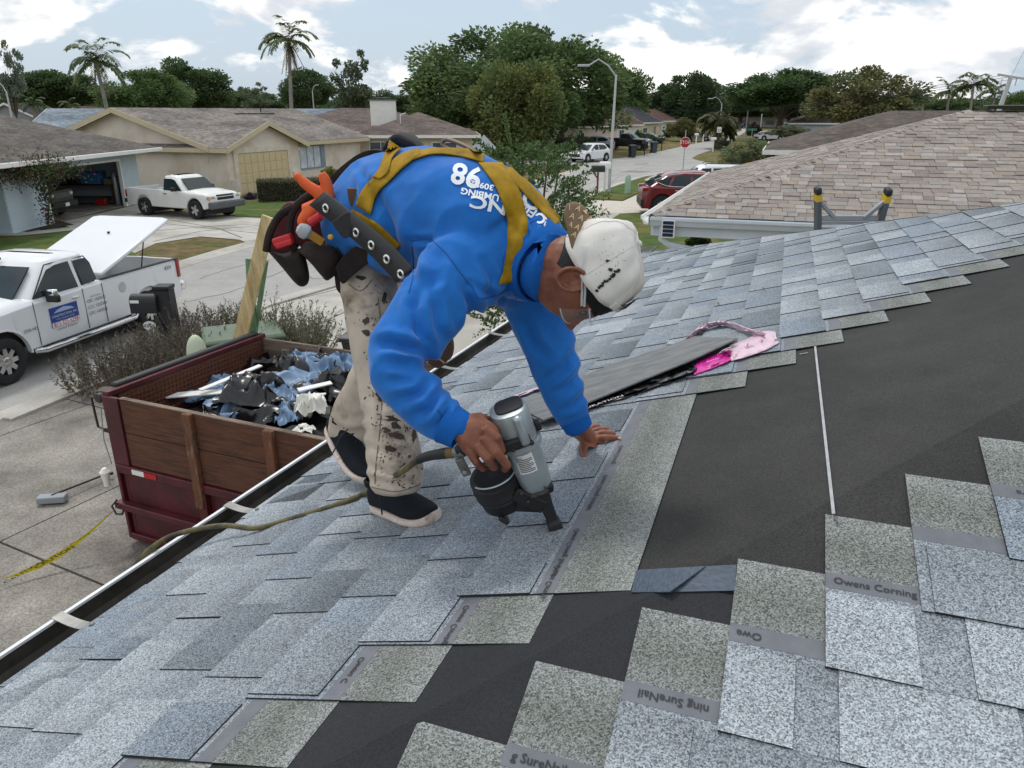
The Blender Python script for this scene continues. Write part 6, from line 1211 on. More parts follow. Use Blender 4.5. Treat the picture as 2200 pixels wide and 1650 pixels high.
# ================================================================== the roofer
def ringloft(mb, rows, n=22, cap=True, sub=4, pw=1.0):
    """rows: (px, py, Y, half width in photo px, half depth in m); limbs as tapered tubes in space"""
    rows = smoothpath(rows, sub); C = [aty(r[0], r[1], r[2]) for r in rows]; rings = []
    for i, r in enumerate(rows):
        c = C[i]; t = (C[min(i + 1, len(C) - 1)] - C[max(i - 1, 0)]).normalized(); v = (c - CAM).normalized(); a = v.cross(t).normalized(); b = t.cross(a); k = (c - CAM).dot(_F) / FPX
        sq = lambda x: math.copysign(abs(x) ** pw, x)
        rings.append([c + a * r[3] * k * sq(cos(2 * pi * j / n)) + b * r[4] * sq(sin(2 * pi * j / n)) for j in range(n)])
    mb.loft(rings, cap=cap); return rings
def voxel(o, size, smooth=4, fac=.5):
    m = o.modifiers.new('r', 'REMESH'); m.mode = 'VOXEL'; m.voxel_size = size; m.use_smooth_shade = True
    if smooth: s = o.modifiers.new('s', 'SMOOTH'); s.iterations = smooth; s.factor = fac
    baked(o); smooth_obj(o, 180); return o
def displace(o, fn):
    me = o.data; nn = [v.normal.copy() for v in me.vertices]
    for v, n in zip(me.vertices, nn): v.co = v.co + n * fn(v.co, n)
    me.update()
def seg_d(p, a, b):
    ax, ay = b[0] - a[0], b[1] - a[1]; L2 = ax * ax + ay * ay; t = max(0, min(1, ((p[0] - a[0]) * ax + (p[1] - a[1]) * ay) / L2)); return hypot(p[0] - a[0] - ax * t, p[1] - a[1] - ay * t), t
def folds(lines, ylim=None):
    def fn(co, n):
        if n.dot((co - CAM).normalized()) > .35: return 0
        p = proj(co); h = 0
        for ln in lines:
            pts, amp, w = ln
            d = 1e9; tt = 0
            for i in range(len(pts) - 1):
                q, t = seg_d(p, pts[i], pts[i + 1]); g = (i + t) / (len(pts) - 1)
                if q < d: d, tt = q, g
            if d < w * 3.2:
                e = sin(pi * min(1, max(.0, tt * .9 + .08))) ** .7 if len(ln) < 4 else 1
                x = d / w; h += amp * e * (-math.exp(-x * x * 1.6) + .75 * math.exp(-(x - 1.5) ** 2 * 1.8))
        return h
    return fn
# ---- skin: head, neck, arms, hands as one continuous body
SKIN = mat('skin', srgb(140, 88, 66), .48, var=.16, vs=22, col2=srgb(112, 64, 48), mixs=16, mixr=(.45, .7), bump=.22, bs=330, spec=.45)
hc = aty(1252, 592, 1.72); hup = V((.965, -.20, .06)).normalized(); hfw = V((.02, .02, -1)); hfw = (hfw - hup * hfw.dot(hup)).normalized(); hrt = hfw.cross(hup).normalized(); HS = 0.99
def HD(r, f, u): return hc + (hrt * r + hfw * f + hup * u) * HS
ex = lambda x, c, s: math.exp(-((x - c) / s) ** 2)
body = MB(); rings = []
for i in range(1, 44):
    la = -pi / 2 + pi * i / 44; ring = []
    for j in range(56):
        lo = 2 * pi * j / 56; r, f, u = .077 * cos(la) * sin(lo), .098 * cos(la) * cos(lo), .120 * sin(la)
        if f > 0:
            if u < -.01: k = min(1, (-u - .01) / .10); r *= 1 - .30 * k; f = f * (1 + .16 * k)
            fr = max(0, cos(lo))
            f += .030 * ex(u, -.036, .016) * ex(r, 0, .013) + .018 * ex(u, -.015, .024) * ex(r, 0, .010) + .010 * ex(u, -.043, .010) * (ex(r, .014, .009) + ex(r, -.014, .009))
            f += .006 * ex(u, .024, .012) * ex(abs(r), .02, .03) - .013 * ex(u, .004, .014) * ex(abs(r), .032, .016) + .006 * ex(u, -.028, .018) * ex(abs(r), .042, .018)
            f += .010 * ex(u, -.070, .007) * ex(r, 0, .026) + .009 * ex(u, -.084, .007) * ex(r, 0, .022) - .006 * ex(u, -.077, .003) * ex(r, 0, .028) + .009 * ex(u, -.106, .012) * ex(r, 0, .028)
        else:
            if u < -.03: k = min(1, (-u - .03) / .08); f *= 1 - .45 * k; r *= 1 - .22 * k
        ring.append(HD(r, f, u))
    rings.append(ring)
body.loft(rings)
for sg in (1, -1):           # ears: rim, bowl, lobe
    ce = HD(sg * .079, -.012, -.014)
    ea = lambda a, k=1.0, o=.0: ce + (hup * sin(a) * .033 * k + (-hfw) * cos(a) * .027 * k + hrt * sg * (.006 + o + .010 * max(0, cos(a)))) * HS
    body.tube([ea(a) for a in [2 * pi * k / 20 for k in range(21)]], .0052, 6); body.tube([ea(a, .55, -.004) for a in [.6 + k * .35 for k in range(9)]], .004, 6)
    body.loft([[ea(2 * pi * k / 16, q, o) for k in range(16)] for q, o in ((.95, -.012), (.9, -.006))]); body.tube([ea(-1.5, 1.0, 0), ea(-1.6, 1.12, -.002)], [.008, .006], 6)
nk0, nk1 = aty(1120, 560, 1.84), HD(0, -.030, -.035)
body.tube([aty(1050, 540, 1.9), nk0, (nk0 * .5 + nk1 * .5), nk1, HD(0, -.030, .02)], [.075, .066, .061, .064, .066], 20)
for sg in (1, -1): body.tube([nk0 + hrt * sg * .03, HD(sg * .045, -.01, -.045), HD(sg * .060, -.01, -.02)], [.030, .024, .016], 10)
body.tube([aty(1050, 540, 1.9), aty(900, 500, 2.08), aty(790, 500, 2.22)], [.08, .08, .08], 12)
body.tube([aty(1050, 560, 1.9), aty(1000, 580, 1.8), aty(850, 760, 1.63), aty(985, 925, 1.51)], [.05, .045, .036, .026], 12)
body.tube([aty(1080, 560, 1.95), aty(1130, 610, 2.03), aty(1180, 750, 2.02), aty(1240, 915, 1.99)], [.05, .045, .036, .025], 12)
# right hand closed round the nailer handle
def finger(pts, r=(.0105, .010, .0092, .0082)): body.tube([aty(*p) for p in pts], [q * 1.08 for q in r[:len(pts)]], 9)
def palm(rows): ringloft(body, rows, 16, sub=3, pw=.8)
palm([(985, 922, 1.51, 26, .030), (1003, 928, 1.505, 36, .030), (1025, 940, 1.50, 45, .028), (1045, 952, 1.495, 42, .022), (1052, 958, 1.495, 30, .016)])
finger([(1040, 918, 1.475), (1068, 940, 1.465), (1078, 968, 1.485), (1066, 980, 1.52)]); finger([(1038, 938, 1.47), (1064, 968, 1.455), (1090, 1000, 1.475), (1084, 1008, 1.51)], (.0115, .0108, .0098, .0086))
finger([(1024, 955, 1.47), (1046, 984, 1.455), (1062, 1004, 1.48), (1058, 1004, 1.52)]); finger([(1006, 966, 1.475), (1022, 992, 1.465), (1038, 1006, 1.49), (1040, 1004, 1.53)], (.0095, .009, .0085, .0075))
finger([(1005, 905, 1.51), (1030, 898, 1.53), (1050, 905, 1.56), (1062, 916, 1.575)], (.015, .0125, .011, .0095))
# left hand flat on the shingles
lh = lambda x, y, h=.016: onL(x, y, h)
lw = aty(1240, 915, 1.99)
body.loft([[p + o for o in offs] for p, offs in ((lw, [V((cos(a) * .026, sin(a) * .02, cos(a) * .012)) for a in [2 * pi * k / 14 for k in range(14)]]), (lh(1258, 940, .035), [V((cos(a) * .036, sin(a) * .038, 0)) + NL * .014 * sin(2 * a) for a in [2 * pi * k / 14 for k in range(14)]]), (lh(1275, 950, .018), [V((cos(a) * .034, sin(a) * .042, 0)) for a in [2 * pi * k / 14 for k in range(14)]]), (lh(1290, 952, .012), [V((cos(a) * .014, sin(a) * .034, 0)) for a in [2 * pi * k / 14 for k in range(14)]]))])
def lfinger(pts, r): body.tube([lh(*p) for p in pts], [q * 1.08 for q in r], 9)
lfinger([(1278, 944, .022), (1300, 940, .026), (1318, 941, .016), (1331, 942, .009)], (.012, .0105, .0095, .0075)); lfinger([(1276, 936, .022), (1296, 930, .026), (1312, 931, .016), (1322, 932, .009)], (.012, .0105, .0095, .0075)); lfinger([(1268, 930, .022), (1286, 923, .026), (1300, 922, .014), (1309, 923, .009)], (.011, .010, .009, .0075)); lfinger([(1260, 926, .02), (1274, 917, .024), (1286, 915, .012)], (.010, .009, .0075))
lfinger([(1256, 948, .03), (1254, 962, .022), (1254, 974, .014), (1256, 985, .009)], (.015, .0125, .0105, .0085))
PER = voxel(body.build('person', SKIN), .0031, 4, .5)
tag(PER, 'roofer in a blue sweatshirt and stained trousers bending to nail a shingle', 'person')
for c_, nm in (((1331, 941), 'fingernail'), ((1256, 984), 'fingernail')):
    b = MB(); p = lh(*c_, .016); b.loft([[p + (E_ * cos(a) * .005 + U_ * sin(a) * .006) * k + NL * h for a in [2 * pi * i / 12 for i in range(12)]] for k, h in ((1, 0), (.9, .001))]); b.build(nm, mat('nail', srgb(196, 150, 128), .4), PER)
# ---- sweatshirt
BLUE_ = mat('blue_fleece', srgb(42, 114, 194), .9, var=.07, vs=22, col2=srgb(36, 102, 182), mixs=4, mixr=(.4, .7), bump=.10, bs=420, spec=.12)
for n_ in BLUE_.node_tree.nodes:
    if n_.type == 'BSDF_PRINCIPLED': n_.inputs['Sheen Weight'].default_value = .25; n_.inputs['Sheen Roughness'].default_value = .4
sw = MB()
ringloft(sw, [(772, 500, 2.26, 92, .15), (790, 486, 2.24, 108, .165), (850, 466, 2.16, 132, .17), (930, 466, 2.06, 142, .18), (1010, 482, 1.97, 142, .19), (1075, 512, 1.90, 130, .18), (1118, 540, 1.86, 106, .14), (1145, 558, 1.815, 90, .110), (1166, 570, 1.785, 82, .104)], 36)
ringloft(sw, [(1060, 545, 1.84, 85, .10), (1008, 572, 1.78, 92, .082), (955, 626, 1.725, 78, .070), (908, 688, 1.675, 72, .066), (862, 742, 1.63, 66, .064), (850, 786, 1.605, 60, .062), (878, 836, 1.575, 55, .058), (930, 886, 1.54, 50, .051), (966, 912, 1.52, 43, .043)], 26)
ringloft(sw, [(1090, 560, 1.95, 85, .09), (1135, 620, 2.02, 70, .072), (1162, 690, 2.03, 62, .066), (1188, 770, 2.01, 53, .058), (1214, 850, 1.99, 42, .047), (1232, 898, 1.985, 32, .036)], 22)
SW = voxel(sw.build('sweatshirt', BLUE_, PER), .0062, 6, .5)
nzf = lambda s, k: (lambda co, n: k * noise.noise(co * s) + k * .5 * noise.noise(co * s * 2.3 + V((5, 1, 2))))
displace(SW, nzf(8, .006)); displace(SW, lambda co, n: .0045 * (1 - abs(noise.noise(V((co.x * 13, co.y * 13, co.z * 7)) + V((3, 3, 3)))) * 2.2))
displace(SW, folds([([(925, 778), (890, 752), (840, 738), (808, 742)], 0.0170, 15), ([(922, 784), (870, 790), (832, 780)], 0.0153, 14), ([(925, 790), (880, 815), (830, 815)], 0.0136, 14), ([(932, 800), (900, 845), (850, 862)], 0.0136, 15), ([(948, 835), (920, 880), (885, 892)], 0.0119, 14), ([(968, 858), (955, 895), (930, 922)], 0.0102, 12), ([(985, 872), (975, 905), (955, 940)], 0.0085, 9),
   ([(905, 600), (890, 660), (900, 720), (925, 770)], 0.0153, 14), ([(935, 640), (940, 700), (960, 735)], 0.0102, 13), ([(1008, 705), (1015, 660), (995, 610)], 0.0136, 13), ([(1010, 610), (1070, 640), (1090, 615)], 0.0085, 10), ([(880, 520), (885, 600), (870, 640)], 0.0102, 18), ([(885, 515), (925, 515), (930, 515)], 0.0068, 8), ([(820, 430), (850, 520), (880, 570)], 0.0102, 20), ([(800, 400), (830, 480), (850, 560)], 0.0085, 14), ([(770, 360), (790, 390), (795, 440)], 0.0085, 10), ([(940, 560), (935, 600), (905, 640)], 0.0102, 16), ([(760, 540), (800, 545), (850, 530)], 0.0102, 12),
   ([(1130, 690), (1150, 740), (1180, 770)], 0.0102, 12), ([(1240, 745), (1210, 790), (1175, 815)], 0.0102, 12), ([(1248, 800), (1222, 830), (1190, 845)], 0.0102, 11), ([(1252, 850), (1230, 872), (1205, 882)], 0.0085, 9), ([(1090, 470), (1130, 510), (1150, 570)], 0.0085, 12), ([(1150, 455), (1140, 500), (1120, 540)], 0.0068, 12), ([(1040, 560), (1060, 600), (1050, 650)], 0.0085, 12)]))
me = SW.data
BV = bvh_of(SW)
def hits(px, py, off=.004, bv=None, dflt=None):
    r = ray(px, py).normalized(); h = (bv or BV).ray_cast(CAM, r)
    if h[0] is None: return dflt
    n = h[1] if h[1].dot(r) < 0 else -h[1]; return h[0] + n * off * .6 - r * off * .6
def cuffs(rows, name, m): b = MB(); ringloft(b, rows, 24, sub=3); o = b.build(name, m, PER, smooth=True, ang=60); return o
M_rib = mat('ribbed_cuff', srgb(30, 96, 176), .9, var=.08, vs=60, stretch=(1, 1, 1), bump=.15, bs=300, spec=.1)
cuffs([(958, 908, 1.522, 47, .047), (975, 917, 1.515, 44, .043), (992, 927, 1.508, 41, .038), (994, 929, 1.507, 30, .03)], 'cuff', M_rib); cuffs([(1228, 890, 1.987, 35, .038), (1238, 908, 1.986, 32, .034), (1244, 921, 1.985, 30, .031), (1245, 923, 1.985, 22, .024)], 'cuff', M_rib)
cuffs([(1126, 546, 1.83, 92, .108), (1146, 557, 1.815, 93, .113), (1166, 568, 1.788, 87, .107), (1180, 577, 1.770, 80, .099), (1178, 577, 1.770, 73, .090), (1168, 571, 1.780, 69, .084)], 'collar', M_rib)
def seam(pts, bv, name, m, par, r=.0013):
    P = [hits(x, y, .0012, bv) for x, y in smoothpath(pts, 8)]; P = [p for p in P if p is not None]
    if len(P) > 3: b = MB(); b.tube(P, r, 5); b.build(name, m, par, smooth=True)
M_seam = mat('blue_seam', srgb(30, 88, 160), .9)
for q in ([(882, 516), (905, 514), (928, 516)], [(884, 518), (888, 560), (886, 600), (878, 628)], [(1012, 612), (1030, 640), (1060, 636), (1090, 622)], [(960, 545), (985, 580), (1010, 612)], [(928, 516), (945, 530), (960, 545)], [(940, 880), (956, 905), (948, 940)]): seam(q, BV, 'seam', M_seam, SW)
# ---- printing on the back (upside down to the viewer), laid onto the cloth
M_prt = mat('shirt_print', srgb(232, 236, 242), .8)
def cloth_text(s, size, px, py, ang, sx=1.0, shear=0.0, name='back_print'):
    vs, fs = text_verts(s, 1.0, res=3, bold=.028); ca, sa = cos(ang), sin(ang); b = MB(); P = []; last = None
    bm = bmesh.new(); bv_ = [bm.verts.new((v.x * size * sx, v.y * size, 0)) for v in vs]
    for f_ in fs:
        try: bm.faces.new([bv_[i] for i in f_])
        except ValueError: pass
    bmesh.ops.triangulate(bm, faces=bm.faces); bmesh.ops.subdivide_edges(bm, edges=[e for e in bm.edges if e.calc_length() > size * .25], cuts=1)
    bm.verts.index_update(); 
    for v in bm.verts:
        x, y = v.co.x + shear * v.co.y, v.co.y; q = hits(px + x * ca + y * sa, py + x * sa - y * ca, .0030, dflt=last); last = q or last; P.append(q)
    last = next((q for q in P if q), None); P = [q or last for q in P]; b.add(P, [tuple(v.index for v in f_.verts) for f_ in bm.faces]); bm.free(); return b.build(name, M_prt, PER, fixn=False)
A180 = pi + .22
cloth_text('98', 62, 1003, 376, A180 + .02, 1.05); cloth_text('30922', 17, 1036, 399, A180, 1.2); cloth_text('PLUMBING', 19, 1042, 420, A180 - .02, 1.15); cloth_text('INC', 36, 1056, 441, A180, 1.5); cloth_text('ROS', 52, 1148, 432, A180 + .35, 1.1); cloth_text('ROOFING', 30, 1150, 462, A180 + .42, 1.0)
# ---- safety harness
M_web = mat('yellow_webbing', srgb(158, 124, 26), .8, var=.18, vs=30, col2=srgb(110, 88, 26), mixs=9, mixr=(.5, .75), bump=.25, bs=500, spec=.2); M_wedge = mat('webbing_edge', srgb(88, 72, 24), .85)
def ribbon(e1, e2, name, m, par, off=.005, n=5, bv=None, th=.0022, Yd=None, across=6):
    A, B = smoothpath(e1, n), smoothpath(e2, n); rows = []; last = None
    for p, q in zip(A, B):
        row = []
        for k in range(across + 1):
            t = k / across; x, y = p[0] + (q[0] - p[0]) * t, p[1] + (q[1] - p[1]) * t; h = hits(x, y, off, bv)
            if h is None: h = None
            row.append((x, y, h))
        rows.append(row)
    known = [(c[2] - CAM).dot(_F) for r in rows for c in r if c[2]]; base = known[0] if known else 2.0; out = []
    for r in rows:
        o_ = []
        for x, y, h in r:
            if h is not None: base = (h - CAM).dot(_F)
            o_.append(h if h is not None else at(x, y, base))
        out.append(o_)
    b = MB(); b.loft(out, cap=False, closed=False); o = b.build(name, m, par, fixn=False); s = o.modifiers.new('solid', 'SOLIDIFY'); s.thickness = th; s.offset = 0; smooth_obj(o, 60); return o
HN = link('harness', None, PER)
ribbon([(1028, 352), (1068, 410), (1090, 480), (1090, 545), (1070, 612)], [(1078, 352), (1112, 405), (1132, 478), (1128, 550), (1098, 604)], 'shoulder_strap', M_web, HN, .006)
ribbon([(1082, 366), (1130, 424), (1168, 462), (1192, 486)], [(1100, 360), (1150, 410), (1188, 448), (1206, 472)], 'shoulder_strap', M_web, HN, .006)
ribbon([(1035, 326), (985, 322), (930, 322), (880, 330)], [(1040, 352), (985, 338), (930, 334), (888, 346)], 'back_strap', M_web, HN, .007)
ribbon([(900, 322), (860, 336), (820, 372), (785, 402), (768, 440)], [(905, 334), (868, 362), (838, 392), (812, 418), (798, 462)], 'hip_strap', M_web, HN, .008)
ribbon([(836, 300), (830, 330), (818, 366), (802, 384)], [(866, 322), (846, 342), (838, 372), (820, 388)], 'waist_strap', M_web, HN, .012)
ribbon([(742, 470), (790, 510), (840, 560)], [(760, 450), (812, 480), (862, 525)], 'thigh_strap', M_web, HN, .006)
b = MB(); dp = [(950, 306), (962, 300), (1000, 314), (1040, 340), (1046, 352), (1034, 356), (990, 332), (954, 314), (950, 306)]; dd = 1.97
b.tube([at(x, y, dd + (x - 950) * -.0009) for x, y in smoothpath(dp, 4)], .0055, 8); b.build('dorsal_ring', mat('dark_ring', srgb(112, 96, 84), .4, metal=.7), HN, smooth=True)
b = MB(); b.prism([at(x, y, 1.93) for x, y in ((1000, 338), (1030, 352), (1080, 366), (1118, 392), (1108, 398), (1068, 382), (1016, 368))], -_F * .012); b.build('back_plate', mat('plate_grey', srgb(92, 92, 94), .5), HN, bevel=.004)
b = MB(); b.tube([at(x, y, 1.925) for x, y in ((1010, 352), (1038, 344), (1052, 354))], [.014, .018, .014], 10); b.build('ring_loop', M_web, HN, smooth=True)
# black padded hump of the harness at the waist
b = MB(); ringloft(b, [(838, 332, 2.30, 8, .03), (848, 310, 2.27, 17, .05), (872, 303, 2.22, 17, .05), (896, 316, 2.16, 13, .04), (910, 330, 2.12, 6, .03)], 18); b.build('waist_pad', mat('black_padding', srgb(26, 26, 28), .8, var=.15, vs=20), HN, smooth=True)
# ---- trousers
TRO = mat('stained_trousers', srgb(190, 177, 162), .9, var=.2, vs=7, col2=srgb(104, 90, 76), mixs=9, mixr=(.52, .74), bump=.15, bs=200, coord='World', spec=.15)
tr = MB()
ringloft(tr, [(770, 500, 2.25, 80, .14), (782, 560, 2.18, 70, .12), (796, 640, 2.10, 60, .09), (812, 760, 1.98, 55, .08), (830, 860, 1.90, 55, .077), (842, 950, 1.825, 58, .077), (852, 1030, 1.765, 58, .075), (854, 1058, 1.75, 50, .063)], 28)
ringloft(tr, [(790, 500, 2.32, 75, .13), (812, 620, 2.34, 58, .09), (826, 750, 2.32, 54, .08), (795, 840, 2.36, 56, .08), (766, 905, 2.37, 57, .08), (754, 952, 2.38, 48, .07)], 24)
TRS = voxel(tr.build('trousers', TRO, PER), .0085, 4, .5); displace(TRS, nzf(11, .005))
displace(TRS, folds([([(745, 640), (790, 655), (840, 640)], .006, 10), ([(760, 700), (800, 715), (850, 700)], .006, 11), ([(790, 1000), (840, 1015), (895, 1005)], .007, 9), ([(795, 1030), (850, 1043), (900, 1028)], .007, 9), ([(812, 760), (818, 880), (806, 1000)], .005, 7), ([(790, 850), (830, 870), (880, 850)], .005, 11), ([(715, 915), (745, 930), (790, 925)], .006, 10), ([(730, 885), (760, 900), (790, 890)], .005, 10), ([(790, 960), (850, 975), (895, 960)], .006, 9)]))
BT = bvh_of(TRS); rr = random.Random(31); M_tar = mat('tar_stain', srgb(58, 47, 41), .7, var=.2, vs=30)
st = MB()
def blot(mb, px, py, a, b_, ang, bv, off=.0016, nn=11):
    ctr = hits(px, py, off, bv)
    if ctr is None: return
    P = []
    for k in range(nn):
        t = 2 * pi * k / nn; w = rr.uniform(.6, 1.2); x, y = cos(t) * a * w, sin(t) * b_ * w; q = hits(px + x * cos(ang) - y * sin(ang), py + x * sin(ang) + y * cos(ang), off, bv)
        if q is None or (q - ctr).length > .08: q = ctr
        P.append(q)
    mb.add([ctr] + P, [(0, 1 + k, 1 + (k + 1) % nn) for k in range(nn)])
for i in range(260):
    t = rr.random(); y = 600 + 450 * (t ** .7); xc = 790 + (y - 560) * .135; x = xc + rr.gauss(12, 26); blot(st, x, y, rr.choice([1.2, 2, 2.5, 4.5]), rr.choice([.8, 1.2, 1.8]), rr.uniform(0, 3), BT)
for x, y, a, b_ in ((775, 597, 10, 6), (787, 690, 8, 9), (786, 715, 10, 7), (812, 845, 12, 8), (818, 852, 9, 12), (893, 930, 7, 22), (840, 900, 22, 6), (850, 935, 24, 7), (838, 965, 14, 6), (738, 956, 10, 5), (766, 958, 9, 5), (842, 560, 8, 20), (825, 640, 5, 16), (850, 915, 12, 8), (830, 925, 12, 6)): blot(st, x, y, a, b_, .2, BT)
for q in ([(812, 640), (822, 760), (820, 880), (808, 1000), (806, 1040)], [(748, 610), (775, 625), (800, 600)], [(798, 1046), (850, 1056), (900, 1042)]): seam(q, BT, 'seam', mat('trouser_seam', srgb(120, 108, 96), .9), TRS)
so = st.build('tar_stains', M_tar, TRS, fixn=False); so['kind'] = 'stuff'
# ---- shoes
M_shoe = mat('navy_shoe_knit', srgb(24, 29, 35), .85, var=.15, vs=40, bump=.25, bs=300, spec=.2); M_sole = mat('worn_sole', srgb(206, 190, 180), .7, var=.12, vs=18, col2=srgb(120, 100, 90), mixs=14, mixr=(.56, .68), bump=.2, bs=120); M_lace = mat('shoe_lace', srgb(34, 38, 42), .8)
def shoe(heel, toe, up, w=.052, bend=0.0):
    d = toe - heel; L = d.length; x = d.normalized(); up = (up - x * up.dot(x)).normalized(); s_ = x.cross(up); par = link('shoe', None, PER)
    Q = lambda t, a, h: heel + x * (t * L) + s_ * a + up * (h + bend * (t - .62) * (t - .62) * (1 if t < .62 else .3))
    outline = [(-.02, .55, .014), (.05, .78, .016), (.25, .86, .013), (.45, .92, .011), (.65, 1.08, .010), (.82, 1.0, .011), (.93, .72, .016), (1.0, .30, .024)]
    b = MB(); b.loft([[Q(t, a * w * k, h) for a, h in ((-.94, .0), (-1.04, h1 * .6), (-1.0, h1 + .012), (0, h1 + .014), (1.0, h1 + .012), (1.04, h1 * .6), (.94, .0), (0, 0))] for t, k, h1 in outline]); b.build('sole', M_sole, par, sub=2)
    tops = [(.0, .62, .075, .02), (.06, .80, .105, .018), (.22, .84, .115, .018), (.36, .86, .112, .016), (.50, .90, .090, .016), (.66, 1.0, .066, .016), (.82, .93, .050, .018), (.93, .66, .044, .022), (.985, .28, .042, .03)]
    b = MB(); n = 14; b.loft([[Q(t, sin(a) * w * k * .97, h0 + (h - h0) * max(0, cos(a)) ** .8) for a in [-pi / 2 + pi * i / n for i in range(n + 1)]] for t, k, h, h0 in tops]); b.build('upper', M_shoe, par, sub=1)
    b = MB()
    for i in range(4): t = .36 + i * .07; hh = .116 - i * .016; b.tube([Q(t, -.026, hh - .008), Q(t + .02, 0, hh + .002), Q(t, .026, hh - .008)], .0028, 5)
    b.tube([Q(.40, .01, .118), Q(.46, .05, .10), Q(.44, .058, .05), Q(.42, .060, .03)], .0025, 5); b.tube([Q(.40, -.01, .118), Q(.46, -.05, .10), Q(.44, -.058, .06)], .0025, 5); b.build('lace', M_lace, par, smooth=True)
    b = MB(); b.lathe([(.044, 0), (.045, .018), (.038, .02)], Q(.2, 0, .095), up, 16, cap=False); b.build('ankle_collar', M_shoe, par, smooth=True); return par
hR, tR = onL(818, 1092, .012), onL(978, 1112, .012); dR = (tR - hR).normalized(); dR = (dR * .9 - V((0, 1, 0)) * .16).normalized(); dR = (dR - NL * dR.dot(NL)).normalized()
shoe(hR + dR * -.005, hR + dR * .30, NL)
tL = onL(800, 1046, .012); hLq = aty(676, 905, 2.50); dL = (tL - hLq).normalized(); shoe(tL - dL * .30, tL, (V((.45, -.35, .82))), bend=.10)
# ---- hair, cap, glasses, brow
M_hair = mat('black_hair', srgb(20, 17, 16), .7, var=.3, vs=60, bump=.5, bs=350)
b = MB(); rings = []
for i in range(0, 26):
    la = -.62 + (pi / 2 + .55) * i / 25; ring = []
    for j in range(48):
        lo = 2 * pi * j / 48; cf = cos(lo); l2 = max(la, .30 * max(0, cf) - .80 * max(0, -cf) - .12 * (1 - abs(cf)) + .05)
        k = 1.035 + .01 * noise.noise(V((cos(lo) * 5, sin(lo) * 5, la * 9))); r, f, u = .077 * cos(l2) * sin(lo) * k, .098 * cos(l2) * cf * k, .120 * sin(l2) * k
        if f < 0 and u < -.03: q = min(1, (-u - .03) / .08); f *= 1 - .40 * q; r *= 1 - .18 * q
        ring.append(HD(r, f, u))
    rings.append(ring)
b.loft(rings, cap=False); b.build('hair', M_hair, PER, smooth=True, ang=180)
b = MB(); b.tube([HD(.020, .092, .026), HD(.036, .086, .031), HD(.052, .072, .026)], [.003, .005, .003], 6); b.tube([HD(-.020, .092, .026), HD(-.036, .086, .031), HD(-.052, .072, .026)], [.003, .005, .003], 6); b.build('eyebrow', M_hair, PER)
for sg in (1, -1): b = MB(); b.lathe([(.0001, -.011), (.0085, -.007), (.011, 0), (.0085, .007), (.0001, .011)], HD(sg * .032, .080, .002), hfw, 14); b.build('eye', mat('eye', srgb(60, 48, 42), .2), PER, smooth=True)
M_cap = mat('white_cap_cloth', srgb(226, 222, 216), .9, var=.05, vs=16, col2=srgb(198, 190, 180), mixs=5, mixr=(.5, .8), bump=.12, bs=330, spec=.1)
bk, fr = aty(1228, 494, 1.735), aty(1334, 664, 1.68); rc = (bk + fr) / 2; ca = (fr - bk).normalized(); RA = (fr - bk).length / 2; cs = (hrt - ca * hrt.dot(ca)).normalized(); cu = ca.cross(cs)
if cu.dot(hup) < 0: cu = -cu
cu = (cu + hup * .05).normalized(); RS, RH = .088, .112
b = MB(); rings = []
for i in range(17):
    la = pi / 2 * i / 17; ring = []
    for j in range(60):
        lo = 2 * pi * j / 60; cc = cos(la) ** .62; seam = 1 - .014 * ex(((lo + .52) % (pi / 3)) - pi / 6, 0, .05) * (1 if la > .1 else 0)
        P = rc + ca * cos(lo) * RA * cc * seam + cs * sin(lo) * RS * cc * seam + cu * (RH * sin(la) ** .9 * (1 - .10 * cos(lo) * sin(la)) - .022 * max(0, sin(lo)) * cos(la) ** 3); P = P + (P - rc).normalized() * (.015 * noise.noise(P * 9 + V((2, 7, 1))) + .007 * noise.noise(P * 24) + .003 * noise.noise(V((P.x * 60, P.y * 60, P.z * 25)))); ring.append(P)
    rings.append(ring)
b.loft(rings, cap=False); b.add(rings[-1], [tuple(range(60))]); CAPO = b.build('cap', M_cap, PER, smooth=True, ang=70, fixn=True); s = CAPO.modifiers.new('solid', 'SOLIDIFY'); s.thickness = .003; s.offset = -1
b = MB()
for k in range(6): lo_ = pi / 6 + k * pi / 3; b.tube([V(rings[i][int(round(lo_ / (2 * pi) * 60)) % 60]) + (V(rings[i][int(round(lo_ / (2 * pi) * 60)) % 60]) - rc).normalized() * .0003 for i in range(17)], .0009, 5)
b.build('cap_seams', mat('cap_seam', srgb(208, 203, 195), .9), CAPO, smooth=True)
b = MB(); b.lathe([(.0075, 0), (.007, .005), (.002, .007)], rc + cu * (RH + .001), cu, 14); b.build('cap_button', M_cap, CAPO, smooth=True)
# opening and strap over the forehead
b = MB(); ar = [rc + ca * cos(a) * (RA + .004) * .985 + cs * sin(a) * (RS + .004) * .985 + cu * (.03) for a in [k * .1 for k in range(-7, 8)]]; arch = [rc + ca * (RA * .93 + .006) + cs * sin(a) * .045 + cu * (.004 + .046 * cos(a)) for a in [-pi / 2 + pi * k / 12 for k in range(13)]]
b.add(arch + [rc + ca * (RA + .005) + cu * .01], [(k, k + 1, 13) for k in range(12)]); b.build('cap_opening', mat('cap_dark', srgb(18, 18, 20), .9), CAPO)
b = MB(); b.loft([[rc + ca * cos(a) * (RA + .001) + cs * sin(a) * (RS + .001) + cu * z for z in (-.008, .010)] for a in [k * .08 for k in range(-8, 9)]], cap=False, closed=False); o = b.build('cap_strap', M_cap, CAPO); s = o.modifiers.new('s', 'SOLIDIFY'); s.thickness = .003
